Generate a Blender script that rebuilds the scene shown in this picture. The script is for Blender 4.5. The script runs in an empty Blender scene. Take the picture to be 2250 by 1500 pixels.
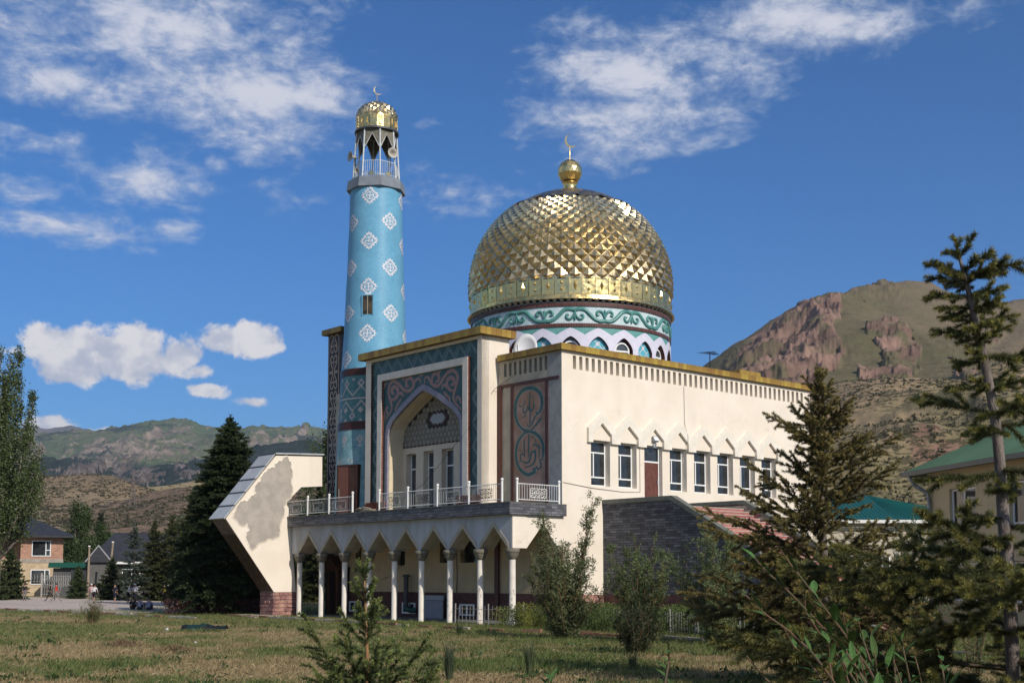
import bpy, bmesh, math, random
import numpy as np
from mathutils import Vector, Matrix, noise
R = math.radians
rnd = random.Random(7)
sc = bpy.context.scene
col = sc.collection
pi = math.pi

# ------------------------------------------------------------------ camera, sky, sun, exposure
EYE = 2.2
PITCH = math.atan(226 / 2723)
cam_d = bpy.data.cameras.new('camera')
cam = bpy.data.objects.new('camera', cam_d)
col.objects.link(cam)
cam.location = (0, 0, EYE)
cam.rotation_euler = (pi / 2 + PITCH, 0, 0)
cam_d.sensor_width = 36
cam_d.lens = 2723 / 2250 * 36
cam_d.shift_y = 292 / 2250          # the photograph's verticals are nearly straight
cam_d.clip_end = 30000
cam_d.clip_start = .1
sc.camera = cam

SUN_DIR = Vector((.600, -.800, math.tan(R(33)))).normalized()
sun_d = bpy.data.lights.new('sun', 'SUN')
sun_d.energy = 3.55
sun_d.angle = R(.5)
sun_d.color = (1, .93, .82)
sun = bpy.data.objects.new('sun', sun_d)
col.objects.link(sun)
sun.rotation_euler = SUN_DIR.to_track_quat('Z', 'Y').to_euler()

sc.view_settings.view_transform = 'Standard'
sc.view_settings.look = 'None'
sc.view_settings.exposure = .28
sc.view_settings.gamma = 1
sc.view_settings.use_curve_mapping = False
sc.render.engine = 'CYCLES'
sc.cycles.use_denoising = True
sc.cycles.max_bounces = 6
sc.cycles.diffuse_bounces = 3
sc.cycles.glossy_bounces = 3
sc.cycles.transmission_bounces = 3
sc.cycles.transparent_max_bounces = 6
sc.cycles.sample_clamp_indirect = 6
sc.cycles.caustics_reflective = False
sc.cycles.caustics_refractive = False


def pxdir(x, y):
    """direction in the world of a point of the photograph"""
    c, s = math.cos(PITCH), math.sin(PITCH)
    xr, yr = (x - 1125) / 2723, -(y - 1042) / 2723
    return Vector((xr, c - s * yr, s + c * yr))


def at(x, y, Y):
    d = pxdir(x, y)
    return Vector((0, 0, EYE)) + d * (Y / d.y)


def grd(x, y, z=0):
    d = pxdir(x, y)
    return Vector((0, 0, EYE)) + d * ((z - EYE) / d.z)


class NT:
    """small helper to write node trees"""
    def __init__(s, tree):
        s.t = tree
        s.n = tree.nodes
        s.l = tree.links

    def node(s, typ, **k):
        n = s.n.new(typ)
        for a, v in k.items():
            setattr(n, a, v)
        return n

    def put(s, sock, v):
        if hasattr(v, 'is_output'):
            s.l.new(v, sock)
        elif v is not None:
            sock.default_value = v

    def math(s, op, a, b=None, clamp=False):
        n = s.node('ShaderNodeMath', operation=op, use_clamp=clamp)
        s.put(n.inputs[0], a)
        if b is not None:
            s.put(n.inputs[1], b)
        return n.outputs[0]

    def vmath(s, op, a, b=None):
        n = s.node('ShaderNodeVectorMath', operation=op)
        s.put(n.inputs[0], a)
        if b is not None:
            s.put(n.inputs[1], b)
        return n.outputs['Value' if op in ('LENGTH', 'DOT_PRODUCT') else 'Vector']

    def mix(s, f, a, b, typ='MIX'):
        n = s.node('ShaderNodeMix', data_type='RGBA', blend_type=typ)
        s.put(n.inputs[0], f)
        for i, v in ((6, a), (7, b)):
            if isinstance(v, (tuple, list)):
                v = (*v[:3], 1)
            s.put(n.inputs[i], v)
        return n.outputs[2]

    def noise(s, vec, scale, detail=4, rough=.55, dist=0):
        n = s.node('ShaderNodeTexNoise')
        s.put(n.inputs['Vector'], vec)
        n.inputs['Scale'].default_value = scale
        n.inputs['Detail'].default_value = detail
        n.inputs['Roughness'].default_value = rough
        n.inputs['Distortion'].default_value = dist
        return n.outputs['Fac']

    def ramp(s, v, lo, hi, a=0., b=1., smooth=True):
        n = s.node('ShaderNodeMapRange', interpolation_type='SMOOTHSTEP' if smooth else 'LINEAR')
        n.clamp = True
        s.put(n.inputs[0], v)
        for i, q in zip((1, 2, 3, 4), (lo, hi, a, b)):
            s.put(n.inputs[i], q)
        return n.outputs[0]


def make_world():
    w = bpy.data.worlds.new('World')
    sc.world = w
    w.use_nodes = True
    w.node_tree.nodes.clear()
    t = NT(w.node_tree)
    out = t.node('ShaderNodeOutputWorld')
    bg = t.node('ShaderNodeBackground')
    t.l.new(bg.outputs[0], out.inputs[0])
    sky = t.node('ShaderNodeTexSky', sky_type='NISHITA')
    sky.sun_disc = False
    sky.sun_elevation = math.asin(SUN_DIR.z)
    sky.sun_rotation = math.atan2(SUN_DIR.x, SUN_DIR.y)
    sky.altitude = 1800
    sky.air_density = 1.0
    sky.dust_density = .35
    sky.ozone_density = 2.6
    tc = t.node('ShaderNodeTexCoord')
    d = tc.outputs['Generated']
    sep = t.node('ShaderNodeSeparateXYZ')
    t.l.new(d, sep.inputs[0])
    dx, dy, dz = sep.outputs
    front = t.ramp(dy, .55, .85)

    def blobs(lst):
        acc = None
        for (x, y, rx, ry, wt) in lst:
            c = pxdir(x, y).normalized()
            k = c.y
            v = t.vmath('SUBTRACT', d, tuple(c))
            v = t.vmath('MULTIPLY', v, (2723 / rx / k, .8, 2723 / ry / k))
            m = t.math('SUBTRACT', 1, t.vmath('LENGTH', v), True)
            m = t.math('MULTIPLY', t.math('POWER', m, .8), wt)
            acc = m if acc is None else t.math('MAXIMUM', acc, m)
        return acc
    # a sheet of thin high cloud, textured in the plane it lies in
    zz = t.math('ADD', t.math('MAXIMUM', dz, .02), .10)
    pl = t.node('ShaderNodeCombineXYZ')
    t.l.new(t.math('DIVIDE', dx, zz), pl.inputs[0])
    t.l.new(t.math('DIVIDE', dy, zz), pl.inputs[1])
    pv = pl.outputs[0]
    n1 = t.noise(pv, 2.6, 7, .62, .35)
    n2 = t.noise(pv, 9.0, 5, .6, .2)
    n3 = t.noise(t.vmath('MULTIPLY', d, (1, 1, 2.0)), 24.0, 7, .64, .4)
    high = blobs([(120, 60, 330, 150, .8), (350, 90, 480, 190, 1), (540, 200, 360, 170, 1.), (160, 190, 330, 90, .85), (640, 60, 210, 130, .7),
                  (330, 390, 180, 90, .8), (60, 310, 260, 75, .62), (60, 420, 170, 60, .5), (160, 495, 230, 60, .72),
                  (385, 505, 75, 40, .8), (650, 440, 200, 65, .42), (980, 410, 240, 85, .62), (1400, 180, 330, 180, 1), (1290, 270, 260, 130, .9),
                  (1580, 150, 230, 120, .8), (1500, 240, 240, 100, .8), (1750, 50, 260, 100, 1.1), (1940, 60, 170, 80, .8), (2090, 30, 200, 60, .55), (1150, 310, 95, 130, .55),
                  (545, 340, 90, 40, .5), (480, 362, 60, 35, .5), (190, 370, 110, 40, .5), (940, 265, 60, 25, .45), (300, 552, 60, 22, .5), (460, 10, 500, 60, .7)])
    other = t.math('MULTIPLY', t.math('SUBTRACT', 1, front), t.ramp(t.noise(pv, .55, 3), .42, .7))
    high = t.math('MAXIMUM', high, other)
    hd = t.math('ADD', t.math('MULTIPLY', t.math('SUBTRACT', n1, .5), 2.0), t.math('MULTIPLY', t.math('SUBTRACT', n2, .5), 1.1))
    hd = t.math('ADD', hd, t.math('MULTIPLY', t.math('SUBTRACT', n3, .5), 2.1))
    n4 = t.noise(t.vmath('MULTIPLY', d, (1, 1, 1.7)), 70.0, 4, .6, .2)
    hd = t.math('ADD', hd, t.math('MULTIPLY', t.math('SUBTRACT', n4, .5), .9))
    hd = t.math('ADD', t.math('MULTIPLY', high, 1.55), hd)
    ha = t.ramp(hd, .28, 1.65)
    ha = t.math('MULTIPLY', ha, t.ramp(high, .0, .12))
    # low heaps near the horizon
    lowm = blobs([(120, 765, 95, 75, 1.0), (190, 780, 160, 85, 1.1), (270, 785, 150, 80, 1.1), (310, 765, 70, 80, 1.0), (400, 785, 75, 60, .9), (435, 815, 50, 30, .8),
                  (500, 748, 75, 48, 1.0), (560, 745, 75, 55, 1.1), (458, 858, 58, 26, .95), (550, 882, 52, 20, .7), (100, 935, 90, 34, .9), (130, 820, 60, 36, .8),
                  (20, 770, 90, 30, .5), (235, 945, 60, 16, .5)])
    c1 = t.noise(t.vmath('MULTIPLY', d, (1, 1, 1.15)), 42, 8, .62, .2)
    c2 = t.noise(t.vmath('ADD', t.vmath('MULTIPLY', d, (1, 1, 1.5)), (.012, 0, -.02)), 20, 5, .55, .1)
    lo = t.math('ADD', t.math('MULTIPLY', lowm, 1.7), t.math('MULTIPLY', t.math('SUBTRACT', c1, .5), 2.4))
    la = t.math('MULTIPLY', t.ramp(lo, .42, .95), t.ramp(lowm, 0, .12))
    la = t.math('MULTIPLY', la, .96)
    skyc = t.node('ShaderNodeHueSaturation')
    skyc.inputs['Saturation'].default_value = 1.0
    low = t.ramp(dz, .02, .30)
    tint = t.mix(low, (.275, .545, .785), (.245, .605, .955))
    tint = t.mix(t.ramp(dy, -.5, .6), (.82, .90, 1.0), tint)
    t.l.new(t.mix(1., sky.outputs[0], tint, 'MULTIPLY'), skyc.inputs['Color'])
    hc = t.mix(t.ramp(ha, .2, 1), (4.1, 4.7, 5.9), (5.9, 6.0, 6.7))
    c = t.mix(t.math('MULTIPLY', ha, .92), skyc.outputs[0], hc)
    lc = t.mix(t.ramp(t.math('ADD', c2, t.math('MULTIPLY', t.math('SUBTRACT', c1, .5), .8)), .36, .64), (4.5, 4.7, 5.6), (7.4, 7.1, 7.1))
    c = t.mix(la, c, lc)
    t.l.new(c, bg.inputs[0])
    bg.inputs[1].default_value = .10


make_world()

# ------------------------------------------------------------------ materials
MATS = {}


def mat(name, c, c2=None, rough=.8, scale=3., detail=5, lo=.35, hi=.65, bump=0, bscale=25, metal=0, spec=.3, rand=0, attr=False,
        stretch=(1, 1, 1), streak=0, streakc=(.3, .28, .25), fine=0, brick=None, uv=False, crack=0):
    if name in MATS:
        return MATS[name]
    m = bpy.data.materials.new(name)
    MATS[name] = m
    m.use_nodes = True
    t = NT(m.node_tree)
    b = m.node_tree.nodes['Principled BSDF']
    tc = t.node('ShaderNodeTexCoord')
    vec = tc.outputs['UV' if uv else 'Object']
    if stretch != (1, 1, 1):
        vec = t.vmath('MULTIPLY', vec, stretch)
    cs = None
    if attr:
        a = t.node('ShaderNodeAttribute', attribute_name='Col')
        cs = a.outputs['Color']
        if c2 is not None:
            cs = t.mix(t.ramp(t.noise(vec, scale, detail), lo, hi), cs, t.mix(1., cs, c2, 'MULTIPLY'))
    else:
        cs = t.mix(0., c, c)
        if c2 is not None:
            cs = t.mix(t.ramp(t.noise(vec, scale, detail), lo, hi), c, c2)
    if fine:
        f = t.noise(vec, bscale * 1.7, 3)
        cs = t.mix(1., cs, t.mix(t.ramp(f, .25, .75), (1 - fine,) * 3, (1 + fine,) * 3), 'MULTIPLY')
    if streak:
        sv = t.vmath('MULTIPLY', tc.outputs['Object'], (1.4, 1.4, .09))
        s1 = t.ramp(t.noise(sv, 1.5, 5, .6), .52, .8)
        cs = t.mix(t.math('MULTIPLY', s1, streak), cs, streakc)
    if crack:
        wv = t.node('ShaderNodeTexNoise')
        wv.inputs['Scale'].default_value = 1.1
        t.put(wv.inputs['Vector'], tc.outputs['Object'])
        vo = t.node('ShaderNodeTexVoronoi', feature='DISTANCE_TO_EDGE')
        vo.inputs['Scale'].default_value = .28
        t.put(vo.inputs['Vector'], t.vmath('ADD', tc.outputs['Object'], t.vmath('MULTIPLY', wv.outputs['Color'], (1.3, 1.3, 1.3))))
        ln_ = t.ramp(vo.outputs['Distance'], .0015, .007, 1, 0)
        mk = t.ramp(t.noise(tc.outputs['Object'], .35, 3), .48, .62)
        cs = t.mix(t.math('MULTIPLY', t.math('MULTIPLY', ln_, mk), crack), cs, streakc)
        pt = t.node('ShaderNodeTexVoronoi', feature='F1', distance='CHEBYCHEV')
        pt.inputs['Scale'].default_value = .33
        t.put(pt.inputs['Vector'], t.vmath('ADD', tc.outputs['Object'], t.vmath('MULTIPLY', wv.outputs['Color'], (.25, .25, .25))))
        sepp = t.node('ShaderNodeSeparateColor')
        t.l.new(pt.outputs['Color'], sepp.inputs[0])
        cs = t.mix(t.ramp(sepp.outputs[0], .55, .95, 0, .10), cs, (.66, .60, .54))
    hgt = None
    if brick:
        bw, bh, mort, mc, vary = brick
        bt = t.node('ShaderNodeTexBrick')
        bt.inputs['Scale'].default_value = 1
        bt.inputs['Brick Width'].default_value = bw
        bt.inputs['Row Height'].default_value = bh
        bt.inputs['Mortar Size'].default_value = mort
        bt.inputs['Color1'].default_value = (1 - vary,) * 3 + (1,)
        bt.inputs['Color2'].default_value = (1 + vary,) * 3 + (1,)
        bt.inputs['Mortar'].default_value = (1, 1, 1, 1)
        t.put(bt.inputs['Vector'], tc.outputs['UV'])
        cs = t.mix(1., cs, bt.outputs['Color'], 'MULTIPLY')
        cs = t.mix(bt.outputs['Fac'], cs, mc)
        hgt = t.math('SUBTRACT', 1, bt.outputs['Fac'])
    if rand:
        oi = t.node('ShaderNodeObjectInfo')
        hs = t.node('ShaderNodeHueSaturation')
        t.l.new(cs, hs.inputs['Color'])
        t.put(hs.inputs['Value'], t.ramp(oi.outputs['Random'], 0, 1, 1 - rand, 1 + rand, False))
        t.put(hs.inputs['Hue'], t.ramp(oi.outputs['Random'], 0, 1, .5 - rand * .06, .5 + rand * .06, False))
        cs = hs.outputs[0]
    t.l.new(cs, b.inputs['Base Color'])
    b.inputs['Roughness'].default_value = rough
    b.inputs['Metallic'].default_value = metal
    b.inputs['Specular IOR Level'].default_value = spec
    if bump or hgt is not None:
        bn = t.node('ShaderNodeBump')
        bn.inputs['Strength'].default_value = bump or .5
        bn.inputs['Distance'].default_value = .02
        h = t.noise(vec, bscale, 4)
        if hgt is not None:
            h = t.math('ADD', t.math('MULTIPLY', h, .4), hgt)
        t.l.new(h, bn.inputs['Height'])
        t.l.new(bn.outputs[0], b.inputs['Normal'])
    return m


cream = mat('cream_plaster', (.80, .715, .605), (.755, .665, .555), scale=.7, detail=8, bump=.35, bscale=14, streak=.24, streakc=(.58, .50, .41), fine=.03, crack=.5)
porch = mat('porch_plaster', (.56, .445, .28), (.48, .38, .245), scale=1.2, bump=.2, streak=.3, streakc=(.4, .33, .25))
white_plaster = mat('white_trim_plaster', (.80, .74, .65), (.72, .66, .57), scale=2, bump=.2, bscale=18)
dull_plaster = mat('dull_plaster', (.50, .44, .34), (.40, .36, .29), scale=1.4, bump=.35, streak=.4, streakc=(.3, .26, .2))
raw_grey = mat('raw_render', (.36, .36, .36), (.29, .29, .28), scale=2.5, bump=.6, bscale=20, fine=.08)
peel_grey = mat('bare_render', (.42, .375, .33), (.34, .305, .27), scale=1.6, bump=.4, bscale=10, fine=.05)
fascia_m = mat('weathered_whitewash', (.47, .495, .52), (.36, .365, .36), scale=1.1, bump=.2, streak=.6, streakc=(.34, .30, .24), stretch=(1, 1, .3))
chev_m = mat('chevron_trim', (.47, .415, .33), (.38, .34, .27), scale=2.4, bump=.2)
capital_m = mat('capital_stone', (.20, .18, .14), (.14, .125, .10), scale=4, bump=.3)
column_m = mat('white_column', (.74, .68, .60), (.60, .52, .44), scale=1.6, lo=.45, hi=.75, streak=.25, streakc=(.45, .30, .22))
teal = mat('teal_mosaic', (.050, .118, .120), (.036, .085, .090), scale=3.5, rough=.35, bump=.15, bscale=60, fine=.12)
teal_lt = mat('light_teal_mosaic', (.150, .225, .228), (.115, .175, .18), scale=3.5, rough=.4, bscale=60, fine=.12)
pinkm = mat('pink_mosaic', (.36, .225, .20), (.30, .18, .16), scale=4, rough=.5, bscale=60, fine=.12)
lav = mat('lavender_tile', (.27, .26, .32), (.22, .21, .26), scale=3, rough=.4)
script_pink = mat('pink_ground_mosaic', (.36, .245, .21), (.27, .16, .11), scale=1.1, rough=.6, fine=.2, bscale=40)
teal_ink = mat('teal_lettering', (.035, .12, .12), (.025, .09, .095), scale=5, rough=.4)
brown_tile = mat('oxblood_tile', (.060, .020, .016), (.085, .03, .024), scale=8, rough=.3, fine=.15, bscale=20)
brick_red = mat('red_brick', (.19, .050, .030), (.13, .036, .024), scale=8, rough=.7, rand=.25)
mortar = mat('mortar', (.22, .13, .10), (.18, .10, .08), scale=8)
ochre = mat('ochre_tile', (.34, .215, .045), (.26, .16, .035), scale=3, rough=.45, rand=.22)
ochre_dk = mat('ochre_soffit', (.16, .11, .04), (.12, .085, .03), scale=3)
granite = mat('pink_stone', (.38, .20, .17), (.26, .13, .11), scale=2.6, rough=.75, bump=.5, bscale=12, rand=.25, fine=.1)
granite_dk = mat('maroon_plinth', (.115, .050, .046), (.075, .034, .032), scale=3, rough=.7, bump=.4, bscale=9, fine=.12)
slate = mat('slate_cladding', (.115, .118, .135), (.075, .078, .09), scale=2.2, rough=.65, brick=(.46, .125, .014, (.035, .035, .04), .5), bump=.9)
slate_band = mat('slate_band', (.15, .152, .168), (.11, .11, .12), scale=3, rough=.6, brick=(.40, .13, .012, (.06, .06, .068), .4), bump=.6)
coping_m = mat('coping', (.17, .175, .15), (.13, .135, .115), scale=3, bump=.3)
metal_grey = mat('grey_sheet_metal', (.44, .46, .48), (.38, .40, .42), scale=1.5, rough=.5, metal=.0, bump=.1, bscale=5, rand=.08)
white_paint = mat('white_paint', (.76, .75, .72), (.62, .58, .53), scale=5, lo=.5, hi=.8, rough=.45)
silver_paint = mat('grey_paint', (.46, .46, .45), (.33, .29, .26), scale=6, lo=.5, hi=.75, rough=.45, metal=.2)
rust = mat('rusty_iron', (.13, .085, .07), (.22, .2, .19), scale=9, rough=.6, metal=.2)
pvc = mat('white_window_frame', (.80, .80, .80), rough=.35)
glass = mat('window_glass', (.012, .014, .017), (.03, .032, .035), scale=1.4, rough=.04, spec=.8)
glass_grey = mat('grey_window_glass', (.075, .085, .09), (.05, .055, .06), scale=1.5, rough=.08, spec=.6)
door_brown = mat('brown_door', (.155, .062, .045), (.12, .047, .035), scale=3, rough=.4)
door_dark = mat('maroon_door', (.045, .018, .014), (.06, .025, .018), scale=3, rough=.45)
sky_tile = mat('sky_blue_mosaic', (.165, .41, .60), (.135, .355, .535), scale=1.1, rough=.38, brick=(.11, .12, .010, (.12, .325, .48), .07), bump=.5)
green_tile = mat('teal_green_mosaic', (.105, .245, .255), (.075, .19, .20), scale=2.5, rough=.4, brick=(.12, .1, .008, (.06, .18, .2), .15), bump=.3)
pale_tile = mat('pale_blue_mosaic', (.27, .43, .46), (.14, .29, .32), scale=1.2, rough=.4, brick=(.12, .1, .008, (.09, .24, .3), .15), bump=.3)
white_tile = mat('white_mosaic', (.70, .70, .74), (.60, .60, .66), scale=6, rough=.35)
pink_tile = mat('pale_pink_mosaic', (.62, .54, .52), (.52, .45, .43), scale=6, rough=.4)
drum_white = mat('white_arcade_tile', (.66, .64, .74), (.60, .58, .68), scale=3, rough=.4, fine=.04)
drum_teal = mat('drum_green_mosaic', (.14, .34, .32), (.10, .27, .26), scale=2.2, rough=.35, fine=.15, bscale=22)
drum_pale = mat('drum_pale_mosaic', (.58, .66, .68), (.42, .55, .58), scale=3.5, rough=.3, fine=.12, bscale=24, bump=.3)
relief = mat('green_relief', (.10, .27, .25), (.07, .20, .19), scale=3, rough=.3)
drum_brick = mat('drum_brown_brick', (.085, .028, .024), (.06, .02, .018), scale=3, rough=.45, brick=(.14, .25, .012, (.2, .12, .1), .25))
cyan_tile = mat('cyan_mosaic', (.10, .42, .52), (.08, .33, .43), scale=4, rough=.35)
wood_m = mat('brown_wood', (.10, .045, .025), (.065, .03, .018), scale=4, stretch=(1, 1, .2))
dark_iron = mat('dark_iron', (.03, .03, .03), rough=.5, metal=.3)
dish_m = mat('dish_white', (.62, .62, .64), rough=.4)
zinc = mat('dark_zinc', (.10, .105, .11), (.075, .08, .085), scale=4, rough=.5, metal=.4)
strip_dark = mat('dark_ornament_ground', (.035, .022, .016), (.022, .014, .011), scale=4, rough=.4)
strip_cream = mat('ornament_cream', (.50, .40, .31), (.40, .31, .24), scale=6, rough=.5)


def gold_mat(name, c, rough, crinkle, rand=.12):
    m = bpy.data.materials.new(name)
    m.use_nodes = True
    t = NT(m.node_tree)
    b = m.node_tree.nodes['Principled BSDF']
    tc = t.node('ShaderNodeTexCoord')
    oi = t.node('ShaderNodeObjectInfo')
    vec = t.vmath('ADD', tc.outputs['Object'], t.vmath('MULTIPLY', oi.outputs['Location'], (3, 3, 3)))
    geo = t.node('ShaderNodeNewGeometry')
    n = t.noise(geo.outputs['Position'], 1.3, 4)
    cc = t.mix(t.ramp(n, .3, .7), c, tuple(v * f for v, f in zip(c, (.86, .84, .80))))
    hs = t.node('ShaderNodeHueSaturation')
    t.l.new(cc, hs.inputs['Color'])
    t.put(hs.inputs['Value'], t.ramp(oi.outputs['Random'], 0, 1, 1 - rand, 1 + rand * .3, False))
    t.l.new(hs.outputs[0], b.inputs['Base Color'])
    b.inputs['Metallic'].default_value = 1
    t.put(b.inputs['Roughness'], t.ramp(t.noise(vec, 3, 3), .3, .7, rough, rough * 2.2))
    bn = t.node('ShaderNodeBump')
    bn.inputs['Strength'].default_value = crinkle
    bn.inputs['Distance'].default_value = .05
    t.l.new(t.noise(vec, 2.2, 3, .5, .4), bn.inputs['Height'])
    t.l.new(bn.outputs[0], b.inputs['Normal'])
    return m


gold = gold_mat('gold_sheet', (.80, .645, .39), .20, .8, .2)
gold_band = gold_mat('gold_band_sheet', (.90, .67, .29), .17, .6, .08)
gold_cap = gold_mat('gold_cap_sheet', (.58, .48, .33), .24, .4)
collar_m = mat('collar_metal', (.22, .245, .28), (.17, .19, .22), scale=1.5, rough=.5, bump=.1, bscale=5)


# ------------------------------------------------------------------ mesh helpers
class MB:
    def __init__(s):
        s.v, s.f, s.m, s.uv = [], [], [], []

    def poly(s, pts, m=0, uv=None):
        i = len(s.v)
        s.v += [tuple(p) for p in pts]
        s.f.append(tuple(range(i, i + len(pts))))
        s.m.append(m)
        s.uv.append(uv)
        return s

    def box(s, x0, x1, y0, y1, z0, z1, m=0):
        i = len(s.v)
        s.v += [(x, y, z) for z in (z0, z1) for y in (y0, y1) for x in (x0, x1)]
        for q, k in (((0, 1, 3, 2), 2), ((4, 5, 7, 6), 2), ((0, 1, 5, 4), 1), ((2, 3, 7, 6), 1), ((0, 2, 6, 4), 0), ((1, 3, 7, 5), 0)):
            s.f.append(tuple(i + a for a in q))
            s.m.append(m)
            uv = []
            for a in q:
                p = s.v[i + a]
                uv.append(((p[1], p[2]), (p[0], p[2]), (p[0], p[1]))[k])
            s.uv.append(uv)
        return s

    def prism(s, pts, mp, d0, d1, m=0, caps=(1, 1), mside=None):
        """pts 2-D outline, mp(u, v, d) -> xyz, from depth d0 to d1"""
        n = len(pts)
        i = len(s.v)
        s.v += [tuple(mp(u, v, d0)) for u, v in pts] + [tuple(mp(u, v, d1)) for u, v in pts]
        if caps[0]:
            s.f.append(tuple(range(i, i + n)))
            s.m.append(m)
            s.uv.append(list(pts))
        if caps[1]:
            s.f.append(tuple(range(i + n, i + 2 * n)))
            s.m.append(m)
            s.uv.append(list(pts))
        for k in range(n):
            j = (k + 1) % n
            s.f.append((i + k, i + j, i + n + j, i + n + k))
            s.m.append(m if mside is None else mside)
            L = math.dist(pts[k], pts[j])
            s.uv.append([(0, d0), (L, d0), (L, d1), (0, d1)])
        return s

    def tube(s, path, r, n=6, m=0, closed=False, cap=True):
        P = [Vector(p) for p in path]
        rr = r if isinstance(r, (list, tuple)) else [r] * len(P)
        i = len(s.v)
        up0 = None
        for k, p in enumerate(P):
            a = P[max(k - 1, 0)]
            b = P[min(k + 1, len(P) - 1)]
            t = (b - a).normalized()
            ref = Vector((0, 0, 1)) if abs(t.z) < .9 else Vector((1, 0, 0))
            if up0 is not None:
                ref = up0
            x = t.cross(ref)
            if x.length < 1e-5:
                x = t.orthogonal()
            x.normalize()
            y = x.cross(t).normalized()
            up0 = y
            for q in range(n):
                an = 2 * pi * q / n
                s.v.append(tuple(p + (x * math.cos(an) + y * math.sin(an)) * rr[k]))
        for k in range(len(P) - 1):
            for q in range(n):
                a = i + k * n + q
                b = i + k * n + (q + 1) % n
                s.f.append((a, b, b + n, a + n))
                s.m.append(m)
                s.uv.append(None)
        if cap:
            s.f.append(tuple(i + q for q in range(n)))
            s.f.append(tuple(i + (len(P) - 1) * n + q for q in range(n)))
            s.m += [m, m]
            s.uv += [None, None]
        return s

    def lathe(s, prof, n, cx=0, cy=0, m=0, a0=0., a1=2 * pi, ms=None):
        full = abs(a1 - a0 - 2 * pi) < 1e-6
        k = n if full else n + 1
        i = len(s.v)
        for r, z in prof:
            for q in range(k):
                a = a0 + (a1 - a0) * q / n
                s.v.append((cx + r * math.cos(a), cy + r * math.sin(a), z))
        L = 0
        for j in range(len(prof) - 1):
            dl = math.dist(prof[j], prof[j + 1])
            rr = max(prof[j][0], prof[j + 1][0])
            for q in range(n):
                a = i + j * k + q
                b = i + j * k + (q + 1) % k
                s.f.append((a, b, b + k, a + k))
                s.m.append(m if ms is None else ms[j])
                u0 = (a1 - a0) * q / n * rr
                u1 = (a1 - a0) * (q + 1) / n * rr
                s.uv.append([(u0, L), (u1, L), (u1, L + dl), (u0, L + dl)])
            L += dl
        return s

    def ribbon(s, pts, w, mp, d=0., thick=0., m=0, taper=False):
        """a band of width w along a 2-D polyline, laid by mp(u, v, d)"""
        P = [Vector(p) for p in pts]
        # smooth the line
        Q = []
        for k in range(len(P) - 1):
            p0, p1, p2, p3 = P[max(k - 1, 0)], P[k], P[k + 1], P[min(k + 2, len(P) - 1)]
            for t in (0, .34, .67):
                Q.append(.5 * ((2 * p1) + (p2 - p0) * t + (2 * p0 - 5 * p1 + 4 * p2 - p3) * t * t + (3 * p1 - p0 - 3 * p2 + p3) * t ** 3))
        Q.append(P[-1])
        i = len(s.v)
        n = len(Q)
        for k, p in enumerate(Q):
            t = (Q[min(k + 1, n - 1)] - Q[max(k - 1, 0)])
            t = t.normalized() if t.length > 1e-9 else Vector((1, 0))
            nn = Vector((-t.y, t.x))
            ww = w / 2
            if taper:
                e = min(k, n - 1 - k) / max(n - 1, 1)
                ww *= min(1, .35 + e * 3.2)
            if thick:
                for du, dd in ((-1, 0), (-.6, .75), (0, 1), (.6, .75), (1, 0)):
                    q = p + nn * ww * du
                    s.v.append(tuple(mp(q.x, q.y, d + thick * dd)))
            else:
                for du in (-1, 1):
                    q = p + nn * ww * du
                    s.v.append(tuple(mp(q.x, q.y, d)))
        c = 5 if thick else 2
        for k in range(n - 1):
            for q in range(c - 1):
                a = i + k * c + q
                s.f.append((a, a + 1, a + c + 1, a + c))
                s.m.append(m)
                s.uv.append(None)
        return s

    def wall(s, u0, u1, v0, v1, mp, holes, m=0, d0=0., mr=None):
        """a flat wall with rectangular openings (u0, u1, v0, v1, depth, back material or None)"""
        us = sorted({u0, u1, *[h[0] for h in holes], *[h[1] for h in holes]})
        vs = sorted({v0, v1, *[h[2] for h in holes], *[h[3] for h in holes]})
        us = [u for u in us if u0 - 1e-9 <= u <= u1 + 1e-9]
        vs = [v for v in vs if v0 - 1e-9 <= v <= v1 + 1e-9]
        for j in range(len(vs) - 1):
            run = None
            for k in range(len(us) - 1):
                cu, cv = (us[k] + us[k + 1]) / 2, (vs[j] + vs[j + 1]) / 2
                inside = any(h[0] < cu < h[1] and h[2] < cv < h[3] for h in holes)
                if not inside and run is None:
                    run = us[k]
                if run is not None and (inside or k == len(us) - 2):
                    e = us[k] if inside else us[k + 1]
                    q = [(run, vs[j]), (e, vs[j]), (e, vs[j + 1]), (run, vs[j + 1])]
                    s.poly([mp(a, b, d0) for a, b in q], m, q)
                    run = None
        for h in holes:
            c = [(h[0], h[2]), (h[1], h[2]), (h[1], h[3]), (h[0], h[3])]
            for k in range(4):
                (a, b), (e, f) = c[k], c[(k + 1) % 4]
                s.poly([mp(a, b, d0), mp(e, f, d0), mp(e, f, d0 + h[4]), mp(a, b, d0 + h[4])], m if mr is None else mr)
            if len(h) > 5 and h[5] is not None:
                s.poly([mp(a, b, d0 + h[4]) for a, b in c], h[5], c)
        return s

    def mesh(s, name, mats, smooth=False):
        me = bpy.data.meshes.new(name)
        me.from_pydata(s.v, [], s.f)
        for q in (mats if isinstance(mats, (list, tuple)) else [mats]):
            me.materials.append(q)
        me.polygons.foreach_set('material_index', s.m)
        if smooth:
            me.polygons.foreach_set('use_smooth', [True] * len(s.f))
        if any(u is not None for u in s.uv):
            L = me.uv_layers.new(name='UVMap')
            flat = []
            for f, u in zip(s.f, s.uv):
                for k in range(len(f)):
                    flat += u[k] if u else (0, 0)
            L.data.foreach_set('uv', flat)
        me.update()
        return me

    def build(s, name, mats, parent=None, smooth=False, **props):
        return link(name, s.mesh(name, mats, smooth), parent, **props)


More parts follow.
